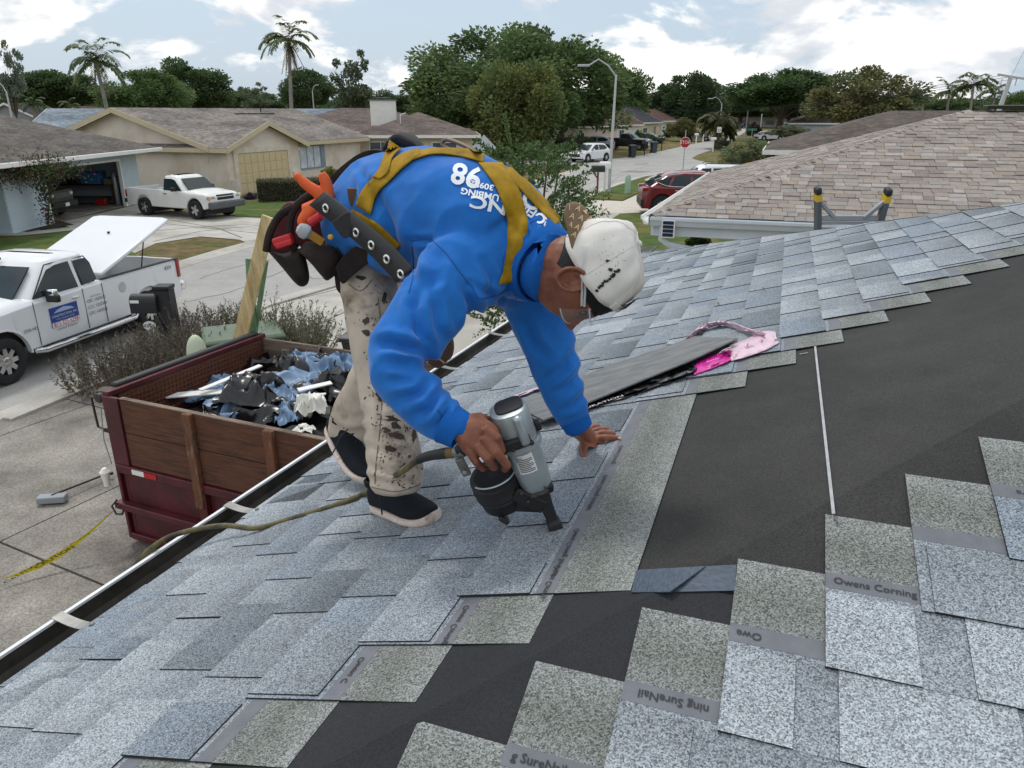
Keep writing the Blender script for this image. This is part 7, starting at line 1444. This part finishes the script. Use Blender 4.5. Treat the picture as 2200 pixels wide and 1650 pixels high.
# visor worn backwards, patterned underside towards us
M_vis = mat('visor_brown', srgb(122, 100, 76), .8, var=.1, vs=40); b = MB(); vis_ = []
for i in range(11):
    t = i / 10; row = []
    for j in range(17):
        s_ = j / 16; k = t * (1 - .30 * abs(2 * s_ - 1) ** 2.6); x = 1231 + (1274 - 1231) * s_ + (-26 + 0 * s_) * k; y = 542 + (482 - 542) * s_ + (-104 + 52 * s_) * k
        row.append(aty(x, y, 1.655 + .105 * s_ + .02 * k - .018 * sin(pi * s_)))
    vis_.append(row)
b.loft(vis_, cap=False, closed=False); VS_ = b.build('visor', M_vis, CAPO, fixn=False); q_ = VS_.modifiers.new('s', 'SOLIDIFY'); q_.thickness = .004; q_.offset = 0; smooth_obj(VS_, 60)
bvis = bvh_of(VS_); M_vp = mat('visor_print', srgb(206, 180, 130), .7)
def decal(px, py, s, size, ang, bv, m, par, name):
    vs, fs = text_verts(s, 1.0); P = []; last = None
    for v in vs:
        x, y = v.x * size, v.y * size; q = hits(px + x * cos(ang) + y * sin(ang), py + x * sin(ang) - y * cos(ang), .0095, bv, last); last = q or last; P.append(q)
    last = next((q for q in P if q), None)
    if last is None: return
    b = MB(); b.add([q or last for q in P], fs); b.build(name, m, par, fixn=False)
for i, (x, y) in enumerate(((1217, 446), (1238, 450), (1255, 455), (1225, 466), (1244, 470), (1262, 474), (1222, 484), (1236, 490), (1252, 492), (1270, 482), (1230, 505), (1276, 470))): decal(x, y, 'A', 17, .35 + (i % 3) * .2, bvis, M_vp, VS_, 'visor_motif')
BC = bvh_of(baked(CAPO)); pt = MB()
def cblot(x, y, a, b_, ang=0): blot(pt, x, y, a, b_, ang, BC, .0022, 14)
cblot(1305, 560, 4.5, 3.5); cblot(1312, 579, 5, 4.5); cblot(1329, 581, 4.5, 4)
for k in range(13): t = k / 12; cblot(1282 + 46 * t + 2 * sin(k), 622 - 40 * t + 2 * cos(k * 2), 4.2, 3.4)
for i in range(26): cblot(rr.gauss(1312, 22), rr.gauss(548, 26), .9, .9)
pt.build('cap_paint', mat('black_paint', srgb(24, 24, 26), .5), CAPO, fixn=False)
# clear safety glasses
M_clr = mat('clear_plastic', (.85, .9, .92), .06, var=0, alpha=.06, spec=.5); M_clr2 = mat('clear_frame', (.80, .84, .86), .1, var=0, alpha=.38, spec=.8); GL = link('safety_glasses', None, PER)
for sg in (1, -1):
    b = MB(); b.tube([HD(sg * .082, -.085, .012), HD(sg * .086, -.04, .010), HD(sg * .088, .02, .008), HD(sg * .086, .050, .006)], [.0022, .0025, .003, .003], 6); b.tube([HD(sg * .080, -.085, .020), HD(sg * .087, -.04, .017), HD(sg * .090, .02, .015), HD(sg * .087, .052, .012)], [.002, .002, .0025, .0025], 6); b.build('temple', M_clr2, GL, smooth=True)
ln = MB(); rows_ = []
for i in range(9):
    u = -.032 + .055 * i / 8; rows_.append([HD(sin(a) * .086, .044 + .078 * cos(a) ** .8 * (1 - .12 * ((u) / .03) ** 2), u - .012 * abs(sin(a)) ** 3 * (1 if u < -.01 else 0)) for a in [-1.45 + 2.9 * k / 24 for k in range(25)]])
ln.loft(rows_, cap=False, closed=False); ln.build('lens', M_clr, GL, smooth=True, ang=180)
b = MB(); b.tube(rows_[0], .0016, 5); b.tube(rows_[-1], .0022, 5); b.build('frame', M_clr2, GL, smooth=True)
# ---- tool belt
TBL = link('tool_belt', None, PER); M_lea = mat('dark_leather', srgb(32, 28, 27), .75, var=.2, vs=14, col2=srgb(48, 38, 34), mixs=6, bump=.3, bs=160, spec=.3); M_lin = mat('maroon_lining', srgb(96, 34, 40), .85, var=.2, vs=9, bump=.2, bs=120); M_leab = mat('brown_leather', srgb(92, 66, 48), .7, var=.2, vs=9, bump=.3, bs=160)
def panel(pts, Y, th, name, m, bev=.006, par=None, sub=5, dY=0.0):
    P = smoothpath(list(pts) + [pts[0]], sub)[:-1]; cx = sum(p[0] for p in P) / len(P); b = MB(); b.prism([aty(x, y, Y + (x - cx) * dY) for x, y in P], V((0, th, 0))); return b.build(name, m, par or TBL, bevel=bev, seg=3)
def pouch(out, Y, bul, name, m):       # pillow: outline inflated towards the viewer
    P = smoothpath(list(out) + [out[0]], 6)[:-1]; cx = sum(p[0] for p in P) / len(P); cy = sum(p[1] for p in P) / len(P); b = MB(); rings = []
    for k, h in ((1.0, .045), (1.0, .0), (.96, -bul * .35), (.85, -bul * .7), (.65, -bul * .92), (.35, -bul)): rings.append([aty(cx + (x - cx) * k, cy + (y - cy) * k, Y + h) for x, y in P])
    b.loft(rings); return b.build(name, m, TBL, smooth=True, ang=50)
panel([(700, 425), (740, 375), (780, 340), (812, 334), (828, 352), (790, 372), (776, 400), (760, 440), (720, 470)], 2.20, .05, 'bag_flap', M_lin, .01)
panel([(690, 400), (730, 360), (775, 328), (812, 322), (818, 336), (772, 346), (738, 376), (712, 420)], 2.22, .05, 'bag_back', M_lea, .01)
panel([(640, 440), (690, 415), (715, 440), (712, 520), (690, 560), (650, 540), (632, 490)], 2.16, .05, 'pouch_lining', M_lin)
panel([(575, 500), (600, 450), (625, 436), (650, 470), (640, 530), (600, 548), (576, 542)], 2.18, .04, 'pouch_lining', M_lin)
pouch([(572, 536), (606, 544), (636, 534), (652, 540), (664, 585), (662, 608), (648, 616), (632, 606), (606, 575)], 2.14, .05, 'pouch', M_lea); pouch([(640, 540), (662, 520), (720, 532), (735, 570), (706, 602), (690, 592), (668, 566)], 2.10, .06, 'pouch', M_lea)
for ol in ([(572, 540), (580, 500), (602, 462), (628, 446)], [(632, 536), (622, 490), (634, 446), (668, 418), (700, 408)], [(664, 520), (668, 548), (700, 590)]): b = MB(); b.tube([aty(x, y, 2.12) for x, y in smoothpath(ol, 5)], .011, 8); b.build('pouch_rim', M_lea, TBL, smooth=True)
panel([(724, 520), (760, 545), (752, 600), (740, 632), (722, 622), (718, 580)], 2.08, .03, 'belt_tail', M_lea); panel([(720, 575), (748, 540), (800, 515), (838, 545), (800, 560), (760, 590), (735, 610)], 2.015, .03, 'belt', M_lea); panel([(745, 405), (775, 410), (802, 450), (805, 475), (775, 465), (752, 440)], 2.02, .03, 'leather_patch', M_leab)
sa = [(668, 440), (745, 500), (800, 548), (855, 606)]; sb = [(700, 412), (785, 478), (842, 526), (892, 578)]; b = MB(); A_, B_ = smoothpath(sa, 6), smoothpath(sb, 6); rw = []
yy = lambda x: 1.975 - (x - 690) * .00098
b.loft([[aty(p[0], p[1], yy(p[0])), aty(q[0], q[1], yy(q[0]))] for p, q in zip(A_, B_)], cap=False, closed=False); M_stp = mat('belt_black', srgb(36, 36, 39), .6, var=.1, vs=20, bump=.1, bs=200); SB = b.build('belt_strap', M_stp, TBL, fixn=False); s = SB.modifiers.new('s', 'SOLIDIFY'); s.thickness = .006; smooth_obj(SB, 60)
for e in (sa, sb): b = MB(); ee = smoothpath([(x * .9 + o[0] * .1, y * .9 + o[1] * .1) for (x, y), o in zip(e, sb if e is sa else sa)], 5); b.tube([aty(x, y, yy(x) - .004) for x, y in ee], .0012, 4); b.build('stitching', mat('stitch', srgb(96, 90, 84), .8), SB)
for x, y in ((705, 447), (770, 499), (803, 526), (836, 556), (866, 588)):
    c0_ = aty(x, y, yy(x)); ax = (aty(x + 30, y + 26, yy(x + 30)) - c0_).cross(aty(x - 16, y + 18, yy(x - 16)) - c0_).normalized(); ax = ax if ax.dot(CAM - c0_) > 0 else -ax; c = c0_ + ax * .0065; b = MB(); b.lathe([(.0062, 0), (.0062, .003), (.008, .0042), (.0118, .003), (.0122, 0)], c, ax, 22, cap=False); G1 = b.build('grommet', mat('grommet_steel', (.75, .75, .75), .25, metal=1), SB, smooth=True); b = MB(); b.lathe([(.0064, .0005), (.0001, .0006)], c, ax, 16, cap=False); b.build('eyelet_hole', mat('eyelet_dark', (.01, .01, .01), .9), G1)
panel([(712, 478), (748, 455), (770, 470), (786, 488), (760, 500), (738, 512)], 1.905, .012, 'belt_keeper', mat('belt_black', (0, 0, 0)), .003)
# things carried in the pouches
def carried(name, label, cat, fn): b = MB(); fn(b); return tag(b.build(name, fn.m, smooth=True, ang=60), label, cat)
M_or = mat('orange_rubber', srgb(222, 92, 34), .55, var=.08); M_rdh = mat('red_grip', srgb(196, 44, 50), .5, var=.08)
gl = MB()
for pts, rd in (([(640, 380), (660, 398), (684, 415), (700, 440)], [.011, .015, .017, .014]), ([(690, 372), (700, 392), (706, 420), (705, 445)], [.012, .016, .017, .014]), ([(672, 452), (660, 462), (650, 478), (660, 490)], [.013, .018, .016, .012])): gl.tube([aty(x, y, 2.09) for x, y in smoothpath(pts, 4)], [lerp_tab([(0, rd[0]), (.33, rd[1]), (.66, rd[2]), (1, rd[3])], k / 12) for k in range(13)], 12)
gl.lathe([(.003, -.012), (.010, -.009), (.012, 0)], aty(640, 380, 2.09), (aty(660, 398, 2.09) - aty(640, 380, 2.09)), 12); gl.tube([aty(655, 455, 2.10), aty(690, 440, 2.10)], .022, 12); tag(voxel(gl.build('work_glove', M_or), .004, 3), 'orange rubber work glove stuffed in the tool pouch', 'glove')
b = MB(); b.tube([aty(668, 478, 2.06), aty(690, 462, 2.05)], [.014, .012], 10); tag(b.build('plier_grip', M_rdh, smooth=True), 'red plier grip below the orange glove', 'pliers')
b = MB(); b.box(aty(608, 515, 2.10), (.055, .03, .022), Matrix.Rotation(-.3, 3, 'Y')); b.box(aty(612, 523, 2.095), (.05, .03, .016), Matrix.Rotation(-.3, 3, 'Y')); tag(b.build('marker_set', M_rdh, bevel=.004), 'red tool handles in the leftmost pouch', 'tool')
T = thing('screwdriver', 'screwdriver with clear yellow handle in the front pouch', 'screwdriver', aty(656, 497, 2.02)); b = MB(); c = aty(654, 497, 2.015); b.lathe([(.001, -.022), (.014, -.018), (.021, -.004), (.020, .008), (.012, .016)], c, aty(690, 520, 2.03) - c, 16); b.build('cap', mat('grey_plastic', srgb(168, 174, 178), .3, var=.2, vs=30), T, smooth=True); b = MB(); b.tube([aty(664, 502, 2.02), aty(692, 520, 2.035)], .013, 6); b.build('handle', mat('amber_plastic', srgb(176, 128, 44), .3), T)
b = MB(); b.lathe([(.001, 0), (.008, .002), (.007, .008), (.001, .01)], aty(711, 510, 2.0), -_F, 10); tag(b.build('pencil_end', mat('yellow_knob', srgb(206, 160, 40), .4), smooth=True), 'small yellow knob of a tool in the front pouch', 'tool')
# brown leather pouch hanging beyond the elbow
T = thing('nail_pouch', 'brown leather nail pouch hanging behind the blue elbow', 'pouch', aty(950, 760, 2.05)); b = MB(); ringloft(b, [(948, 715, 2.06, 24, .03), (946, 745, 2.06, 30, .035), (942, 770, 2.06, 26, .03), (946, 786, 2.06, 12, .015)], 16); b.build('body', M_leab, T, smooth=True); b = MB(); b.tube([aty(925, 756, 2.02), aty(945, 772, 2.02), aty(955, 780, 2.02)], .003, 5); b.build('drawstring', mat('string', srgb(176, 150, 120), .8), T)
# ================================================================== nailer, hose, opened shingle bundle
NT, NBt = aty(1091, 880, 1.555), aty(1150, 1040, 1.575); na = (NBt - NT).normalized(); NLn = (NBt - NT).length; nv = (NT - CAM).normalized(); ns = nv.cross(na).normalized(); nf = na.cross(ns).normalized()
if nf.dot(nv) > 0: nf = -nf          # nf: towards the viewer
if ns.x < 0: ns = -ns
def NP(a, s, f): return NT + na * (a * NLn) + ns * s + nf * f
NAIL = thing('nail_gun', 'silver and black coil roofing nailer held in the roofer right hand', 'nail gun', onL(1196, 1138))
M_nmet = mat('nailer_metal', srgb(168, 178, 182), .38, metal=.55, var=.10, vs=16, bump=.08, bs=180); M_nblk = mat('nailer_black', srgb(26, 27, 29), .6, var=.15, vs=24, bump=.15, bs=160)
def nl(rows, name, m, n=28, pw=.82, par=None, bev=0):
    b = MB(); sq = lambda x: math.copysign(abs(x) ** pw, x); b.loft([[NP(a, cs_ + sq(cos(2 * pi * k / n)) * rx, cf + sq(sin(2 * pi * k / n)) * ry) for k in range(n)] for a, rx, ry, cs_, cf in rows]); return b.build(name, m, par or NAIL, smooth=True, ang=38)
nl([(-.03, .036, .040, 0, 0), (-.02, .042, .046, 0, 0), (.05, .0455, .050, 0, 0), (.30, .0445, .049, 0, 0), (.36, .043, .047, 0, 0), (.37, .040, .044, 0, 0)], 'head_casting', M_nmet)
nl([(.365, .046, .050, .002, 0), (.37, .050, .053, .002, 0), (.43, .050, .053, .002, 0), (.44, .046, .049, .002, 0)], 'clamp_ring', M_nmet)
nl([(.43, .041, .045, .001, 0), (.70, .040, .044, .002, 0), (.95, .038, .042, .003, 0), (1.0, .035, .038, .003, 0)], 'cylinder', M_nmet)
nl([(-.052, .020, .024, .004, -.004), (-.048, .031, .034, .004, -.004), (-.02, .034, .036, .004, -.004)], 'exhaust_cap', M_nblk, pw=.55)
b = MB(); b.box(NP(.16, .012, .049), (.022, .03, .075), Matrix((ns, nf, na)).transposed()); b.build('casting_rib', M_nmet, NAIL, bevel=.008, seg=3)
b = MB(); b.box(NP(.29, -.012, .050), (.075, .018, .026), Matrix((ns, nf, na)).transposed()); b.build('pad', M_nblk, NAIL, bevel=.006)
for s_ in (-.02, .024): b = MB(); b.lathe([(.006, 0), (.006, .008), (.003, .009)], NP(.335, s_, .050), nf, 10); b.build('bolt', M_stl, NAIL)
b = MB(); b.box(NP(.30, .052, .0), (.014, .02, .024), Matrix((ns, nf, na)).transposed()); b.build('bolt_lug', M_nblk, NAIL, bevel=.004)
# printed label wrapped on the cylinder
lb_ = MB(); rowsL = [[NP(a, .001 + .0425 * sin(t), .0465 * cos(t)) for t in [-.62 + 1.0 * k / 8 for k in range(9)]] for a in (.47, .55, .63, .71)]
lb_.loft(rowsL, cap=False, closed=False); LBL = lb_.build('warning_label', mat('label_white', srgb(214, 216, 216), .5), NAIL, fixn=False)
for i in range(9):
    a = .50 + i * .022; q = MB(); q.loft([[NP(aa, .001 + .0432 * sin(t), .0473 * cos(t)) for t in [(-.55 if i else -.55) + (.84 if i % 3 else .66) * k / 8 * (1 if i else .5) for k in range(9)]] for aa in (a, a + .010)], cap=False, closed=False); q.build('label_lines', mat('label_ink' if i else 'label_red', srgb(84, 84, 86) if i else srgb(190, 60, 56), .6), LBL, fixn=False)
# handle from the hose fitting to the body
b = MB(); b.tube([aty(988, 968, 1.56), aty(1010, 955, 1.545), aty(1045, 945, 1.545), aty(1078, 948, 1.555)], [.016, .018, .019, .022], 12); b.build('handle', M_nblk, NAIL, smooth=True)
b = MB(); b.tube([aty(1055, 935, 1.53), aty(1062, 965, 1.525), aty(1078, 978, 1.53)], [.018, .020, .014], 12); b.build('grip_guard', M_nblk, NAIL, smooth=True)
b = MB(); b.bar(aty(1082, 985, 1.54), aty(1092, 1006, 1.54), .012, .02, up=V((0, 1, 0))); b.build('trigger', M_nblk, NAIL, bevel=.003)
b = MB(); b.bar(aty(986, 985, 1.545), aty(1004, 1020, 1.555), .02, .012, up=V((0, 1, 0))); b.lathe([(.006, 0), (.006, .01)], aty(999, 1014, 1.54), -_F, 10); b.build('bracket', M_galv, NAIL, bevel=.002)
# coil magazine
mc = aty(1060, 1022, 1.575); ma = (na + V((0, .25, 0))).normalized(); b = MB()
b.lathe([(.048, -.004), (.059, .0), (.060, .022), (.0615, .026), (.058, .030), (.0605, .036), (.058, .042), (.0605, .048), (.057, .054), (.055, .085), (.046, .094), (.02, .096)], mc, ma, 36); MG = b.build('magazine', M_nblk, NAIL, smooth=True, ang=40)
b = MB(); b.lathe([(.050, -.003), (.046, -.006), (.012, -.004), (.010, .0)], mc, ma, 30); b.build('magazine_lid', mat('magazine_inner', srgb(16, 16, 17), .7), MG, smooth=True)
b = MB(); b.tube([mc + ma * -.004 + (ns * cos(a) + nf * sin(a)) * .055 for a in [k * .2 for k in range(-2, 14)]], .0022, 5); b.build('lid_edge', M_nmet, MG, smooth=True)
b = MB(); b.bar(aty(1072, 1108, 1.56), aty(1092, 1120, 1.56), .035, .012, up=NL); b.build('magazine_foot', M_nblk, NAIL, bevel=.003)
# nose
b = MB(); b.hexa([NP(.98, -.036, .036), NP(.98, .040, .036), NP(.98, .040, -.036), NP(.98, -.036, -.036), NP(1.10, -.030, .030), NP(1.10, .036, .030), NP(1.10, .036, -.03), NP(1.10, -.03, -.03)]); b.build('nose_housing', M_nblk, NAIL, bevel=.006)
nl([(1.0, .030, .034, 0, .006), (1.03, .034, .038, 0, .006), (1.05, .028, .03, 0, .006)], 'nose_collar', M_stl)
b = MB(); b.bar(aty(1090, 1072, 1.57), aty(1165, 1075, 1.565), .03, .055, up=na); b.build('feed_housing', M_nblk, NAIL, bevel=.006)
b = MB(); b.bar(aty(1105, 1060, 1.54), aty(1170, 1090, 1.545), .012, .035, up=na); b.build('feed_door', M_nblk, NAIL, bevel=.004)
tip = onL(1195, 1136, .006); b = MB(); t0 = aty(1160, 1052, 1.56); dv = (tip - t0).normalized(); b.loft([[t0 + (tip - t0) * t + ns * x * w + nf * y * w for x, y in ((-1, -1), (1, -1), (1, 1), (-1, 1))] for t, w in ((0, .020), (.3, .016), (.75, .013), (.8, .017), (.97, .017))]); b.build('nose', M_nblk, NAIL, bevel=.004)
b = MB(); b.loft([[t0 + (tip - t0) * t + ns * x * w + nf * y * w for x, y in ((-1, -1), (1, -1), (1, 1), (-1, 1))] for t, w in ((.97, .014), (1.0, .014))]); b.build('nose_tip', mat('worn_brass', srgb(150, 120, 76), .45, metal=.6), NAIL)
for x, y in ((1135, 1078), (1155, 1062), (1172, 1048), (1120, 1060)): b = MB(); b.lathe([(.004, 0), (.004, .004), (.002, .005)], aty(x, y, 1.535), -_F, 8); b.build('screw', M_stl, NAIL)
# ---- air hose
HS_ = thing('air_hose', 'olive air hose running from the nail gun over the gutter', 'hose', onL(640, 1112)); hp = [aty(985, 971, 1.56), aty(955, 974, 1.585), aty(905, 985, 1.63), aty(860, 1015, 1.66)] + [onL(800, 1052, .045), onL(740, 1078, .018), onL(680, 1098, .016), onL(600, 1122, .016), onL(545, 1135, .03)]
ev = onL(520, 1140, .02); hp += [ev - U_ * .07 + Z_ * .02 + E_ * -.03]; q = hp[-1]; hp += [q - U_ * .14 - Z_ * .03 - E_ * .09, q - U_ * .22 - Z_ * .14 - E_ * .17, q - U_ * .24 - Z_ * .34 - E_ * .2, q - U_ * .22 - Z_ * .9 - E_ * .2, q - U_ * .2 - Z_ * 2.2 - E_ * .1]
hps = [V(p) for p in smoothpath([tuple(p) for p in hp], 6)]; b = MB(); b.tube(hps[10:], .0085, 10); b.build('tube', mat('hose_olive', srgb(104, 96, 58), .6, var=.25, vs=14, col2=srgb(58, 54, 40), mixs=18), HS_, smooth=True)
b = MB(); b.tube(hps[4:14], [.013, .0135, .0135, .013, .0125, .012, .012, .0115, .011, .010], 12); b.build('hose_boot', M_blk, HS_, smooth=True); b = MB(); b.lathe([(.0125, 0), (.0135, .004), (.0135, .022), (.0125, .026)], hps[2], hps[6] - hps[2], 14); b.build('brass_ferrule', mat('old_brass', srgb(120, 98, 62), .5, metal=.5, var=.2, vs=60), HS_); b = MB(); b.lathe([(.010, 0), (.013, .004), (.013, .03), (.009, .034)], hps[0] + (hps[0] - hps[3]).normalized() * .02, hps[3] - hps[0], 12); b.build('coupling', M_galv, HS_, smooth=True)
# ---- opened bundle of shingles with its torn pink and black wrapper
BN = thing('shingle_bundle', 'opened bundle of grey shingles lying face down across the laid courses', 'bundle', onL(1350, 810)); M_back = mat('shingle_back', srgb(120, 122, 122), .9, var=.16, vs=5, col2=srgb(108, 110, 111), mixs=6, stretch=(1.2, 5, 5), coord='World', speck=(300, .8, 1.15))
quad = [(1100, 872), (1300, 791), (1488, 727), (1580, 731), (1480, 778), (1260, 868), (1165, 906)]
for i in range(4):
    dx = (0, 5, -4, 3)[i]; dy = (0, -2, 2, -1)[i]; b = MB(); b.prism([onL(x + dx, y + dy, .020 + i * .0075) for x, y in quad], NL * .005); b.build('shingle', M_back, BN)
b = MB(); b.prism([onL(x, y, .014) for x, y in quad], NL * .004); b.build('shingle', M_edge, BN)
def film(e1, e2, h0, amp, name, m, seed, n=10, ac=8, par=None, stand=0.0):
    A, B = smoothpath(e1, n), smoothpath(e2, n); rows = []; off = V((seed * 3.7, seed * 1.3, 0))
    for i, (p, q) in enumerate(zip(A, B)):
        row = []
        for k in range(ac + 1):
            t = k / ac; x, y = p[0] + (q[0] - p[0]) * t, p[1] + (q[1] - p[1]) * t; w = noise.noise(V((i * .28, t * 3.2, 0)) + off) + .6 * noise.noise(V((i * .75, t * 6.0, 3)) + off); row.append(onL(x + 2.2 * w, y, h0 + amp * (w + .6) * sin(pi * (.12 + .76 * t)) + stand * t))
        rows.append(row)
    b = MB(); b.loft(rows, cap=False, closed=False); o = b.build(name, m, par, smooth=True, ang=60, fixn=False); s = o.modifiers.new('s', 'SOLIDIFY'); s.thickness = .0008; return o
M_pink = mat('pink_film', srgb(236, 206, 220), .35, alpha=.82, var=.08, vs=9, spec=.5); M_mag = mat('magenta_film', srgb(206, 40, 150), .35, var=.1, vs=8, spec=.5); M_bfilm = mat('black_film', srgb(22, 22, 24), .3, var=.2, vs=10, spec=.55)
WR = thing('bundle_wrapper', 'torn pink and black plastic wrapper of the shingle bundle', 'wrapper', onL(1580, 760))
film([(1205, 898), (1300, 868), (1400, 836), (1500, 802)], [(1215, 872), (1310, 838), (1400, 806), (1492, 772)], .012, .022, 'black_film', M_bfilm, 2, par=WR); film([(1490, 806), (1530, 792), (1576, 770)], [(1488, 782), (1528, 762), (1570, 748)], .018, .008, 'magenta_band', M_mag, 5, par=WR)
film([(1570, 776), (1610, 765), (1650, 750), (1674, 736)], [(1566, 742), (1606, 728), (1640, 712), (1664, 712)], .016, .010, 'pink_film', M_pink, 7, par=WR); film([(1470, 732), (1505, 712), (1540, 700), (1562, 700), (1600, 714), (1642, 724)], [(1474, 726), (1505, 700), (1540, 690), (1566, 690), (1604, 704), (1646, 716)], .012, .010, 'pink_film', M_pink, 9, par=WR, stand=.03); film([(1540, 762), (1565, 752)], [(1552, 752), (1572, 744)], .03, .02, 'pink_film', M_pink, 12, par=WR); film([(1155, 912), (1175, 904), (1200, 894)], [(1150, 898), (1172, 890), (1205, 884)], .012, .016, 'pink_film', M_pink, 15, par=WR); film([(1062, 872), (1120, 850), (1200, 822)], [(1066, 866), (1120, 844), (1200, 818)], .018, .01, 'pink_film', M_pink, 17, par=WR)
Bd = (onL(1500, 790) - onL(1210, 890)).normalized(); Bn = NL.cross(Bd).normalized()
lettering('DURATION', .026, onL(1292, 866, .048), Bd, Bn, mat('film_white', srgb(226, 216, 222), .5), 'film_lettering', WR, sx=1.2); lettering('TOTAL', .016, onL(1532, 774, .046), Bd, Bn, MATS['film_white'], 'film_lettering', WR); lettering('PROTECTION', .013, onL(1538, 783, .046), Bd, Bn, M_ink, 'film_lettering', WR); 
for i in range(4): b = MB(); c = onL(1604 + i * 4, 748 - i * 1.6, .046); b.bar(c - Bn * .012, c + Bn * .012, .002 + .001 * (i % 2), .0006, up=NL); b.build('barcode_bar', M_ink, WR)
# small litter on the shingles
for i, (x, y, lab) in enumerate(((1436, 578, 'dry brown leaf near the cap on the shingles'), (1543, 652, 'dark crumb of tar above the pink wrapper'), (1640, 620, 'small brown leaf in the middle of the far courses'))):
    b = MB(); p = onL(x, y, .022); b.loft([[p + E_ * (t - .5) * .03 + U_ * s_ * w + NL * h for s_, h in ((-1, .002), (0, .006), (1, .002))] for t, w in ((0, .002), (.4, .008), (1, .001))], cap=False, closed=False); tag(b.build('dry_leaf', M_leab, fixn=False), lab, 'leaf')
# overhead wires at the right
T = thing('overhead_wires', 'thin overhead wires strung from the utility pole at right', 'wire', aty(2172, 165, 44)); q = aty(2172, 165, 44)
for k, (dx, dz) in enumerate(((-.6, .05), (.0, .0), (.7, -.05))):
    a = q + V((dx, 0, dz)); e = a + V((-18, 60, -.3)); b = MB(); b.tube([a + (e - a) * t - Z_ * 1.6 * sin(pi * t) for t in [i / 14 for i in range(15)]], .012, 4); b.build('wire', M_blk, T)
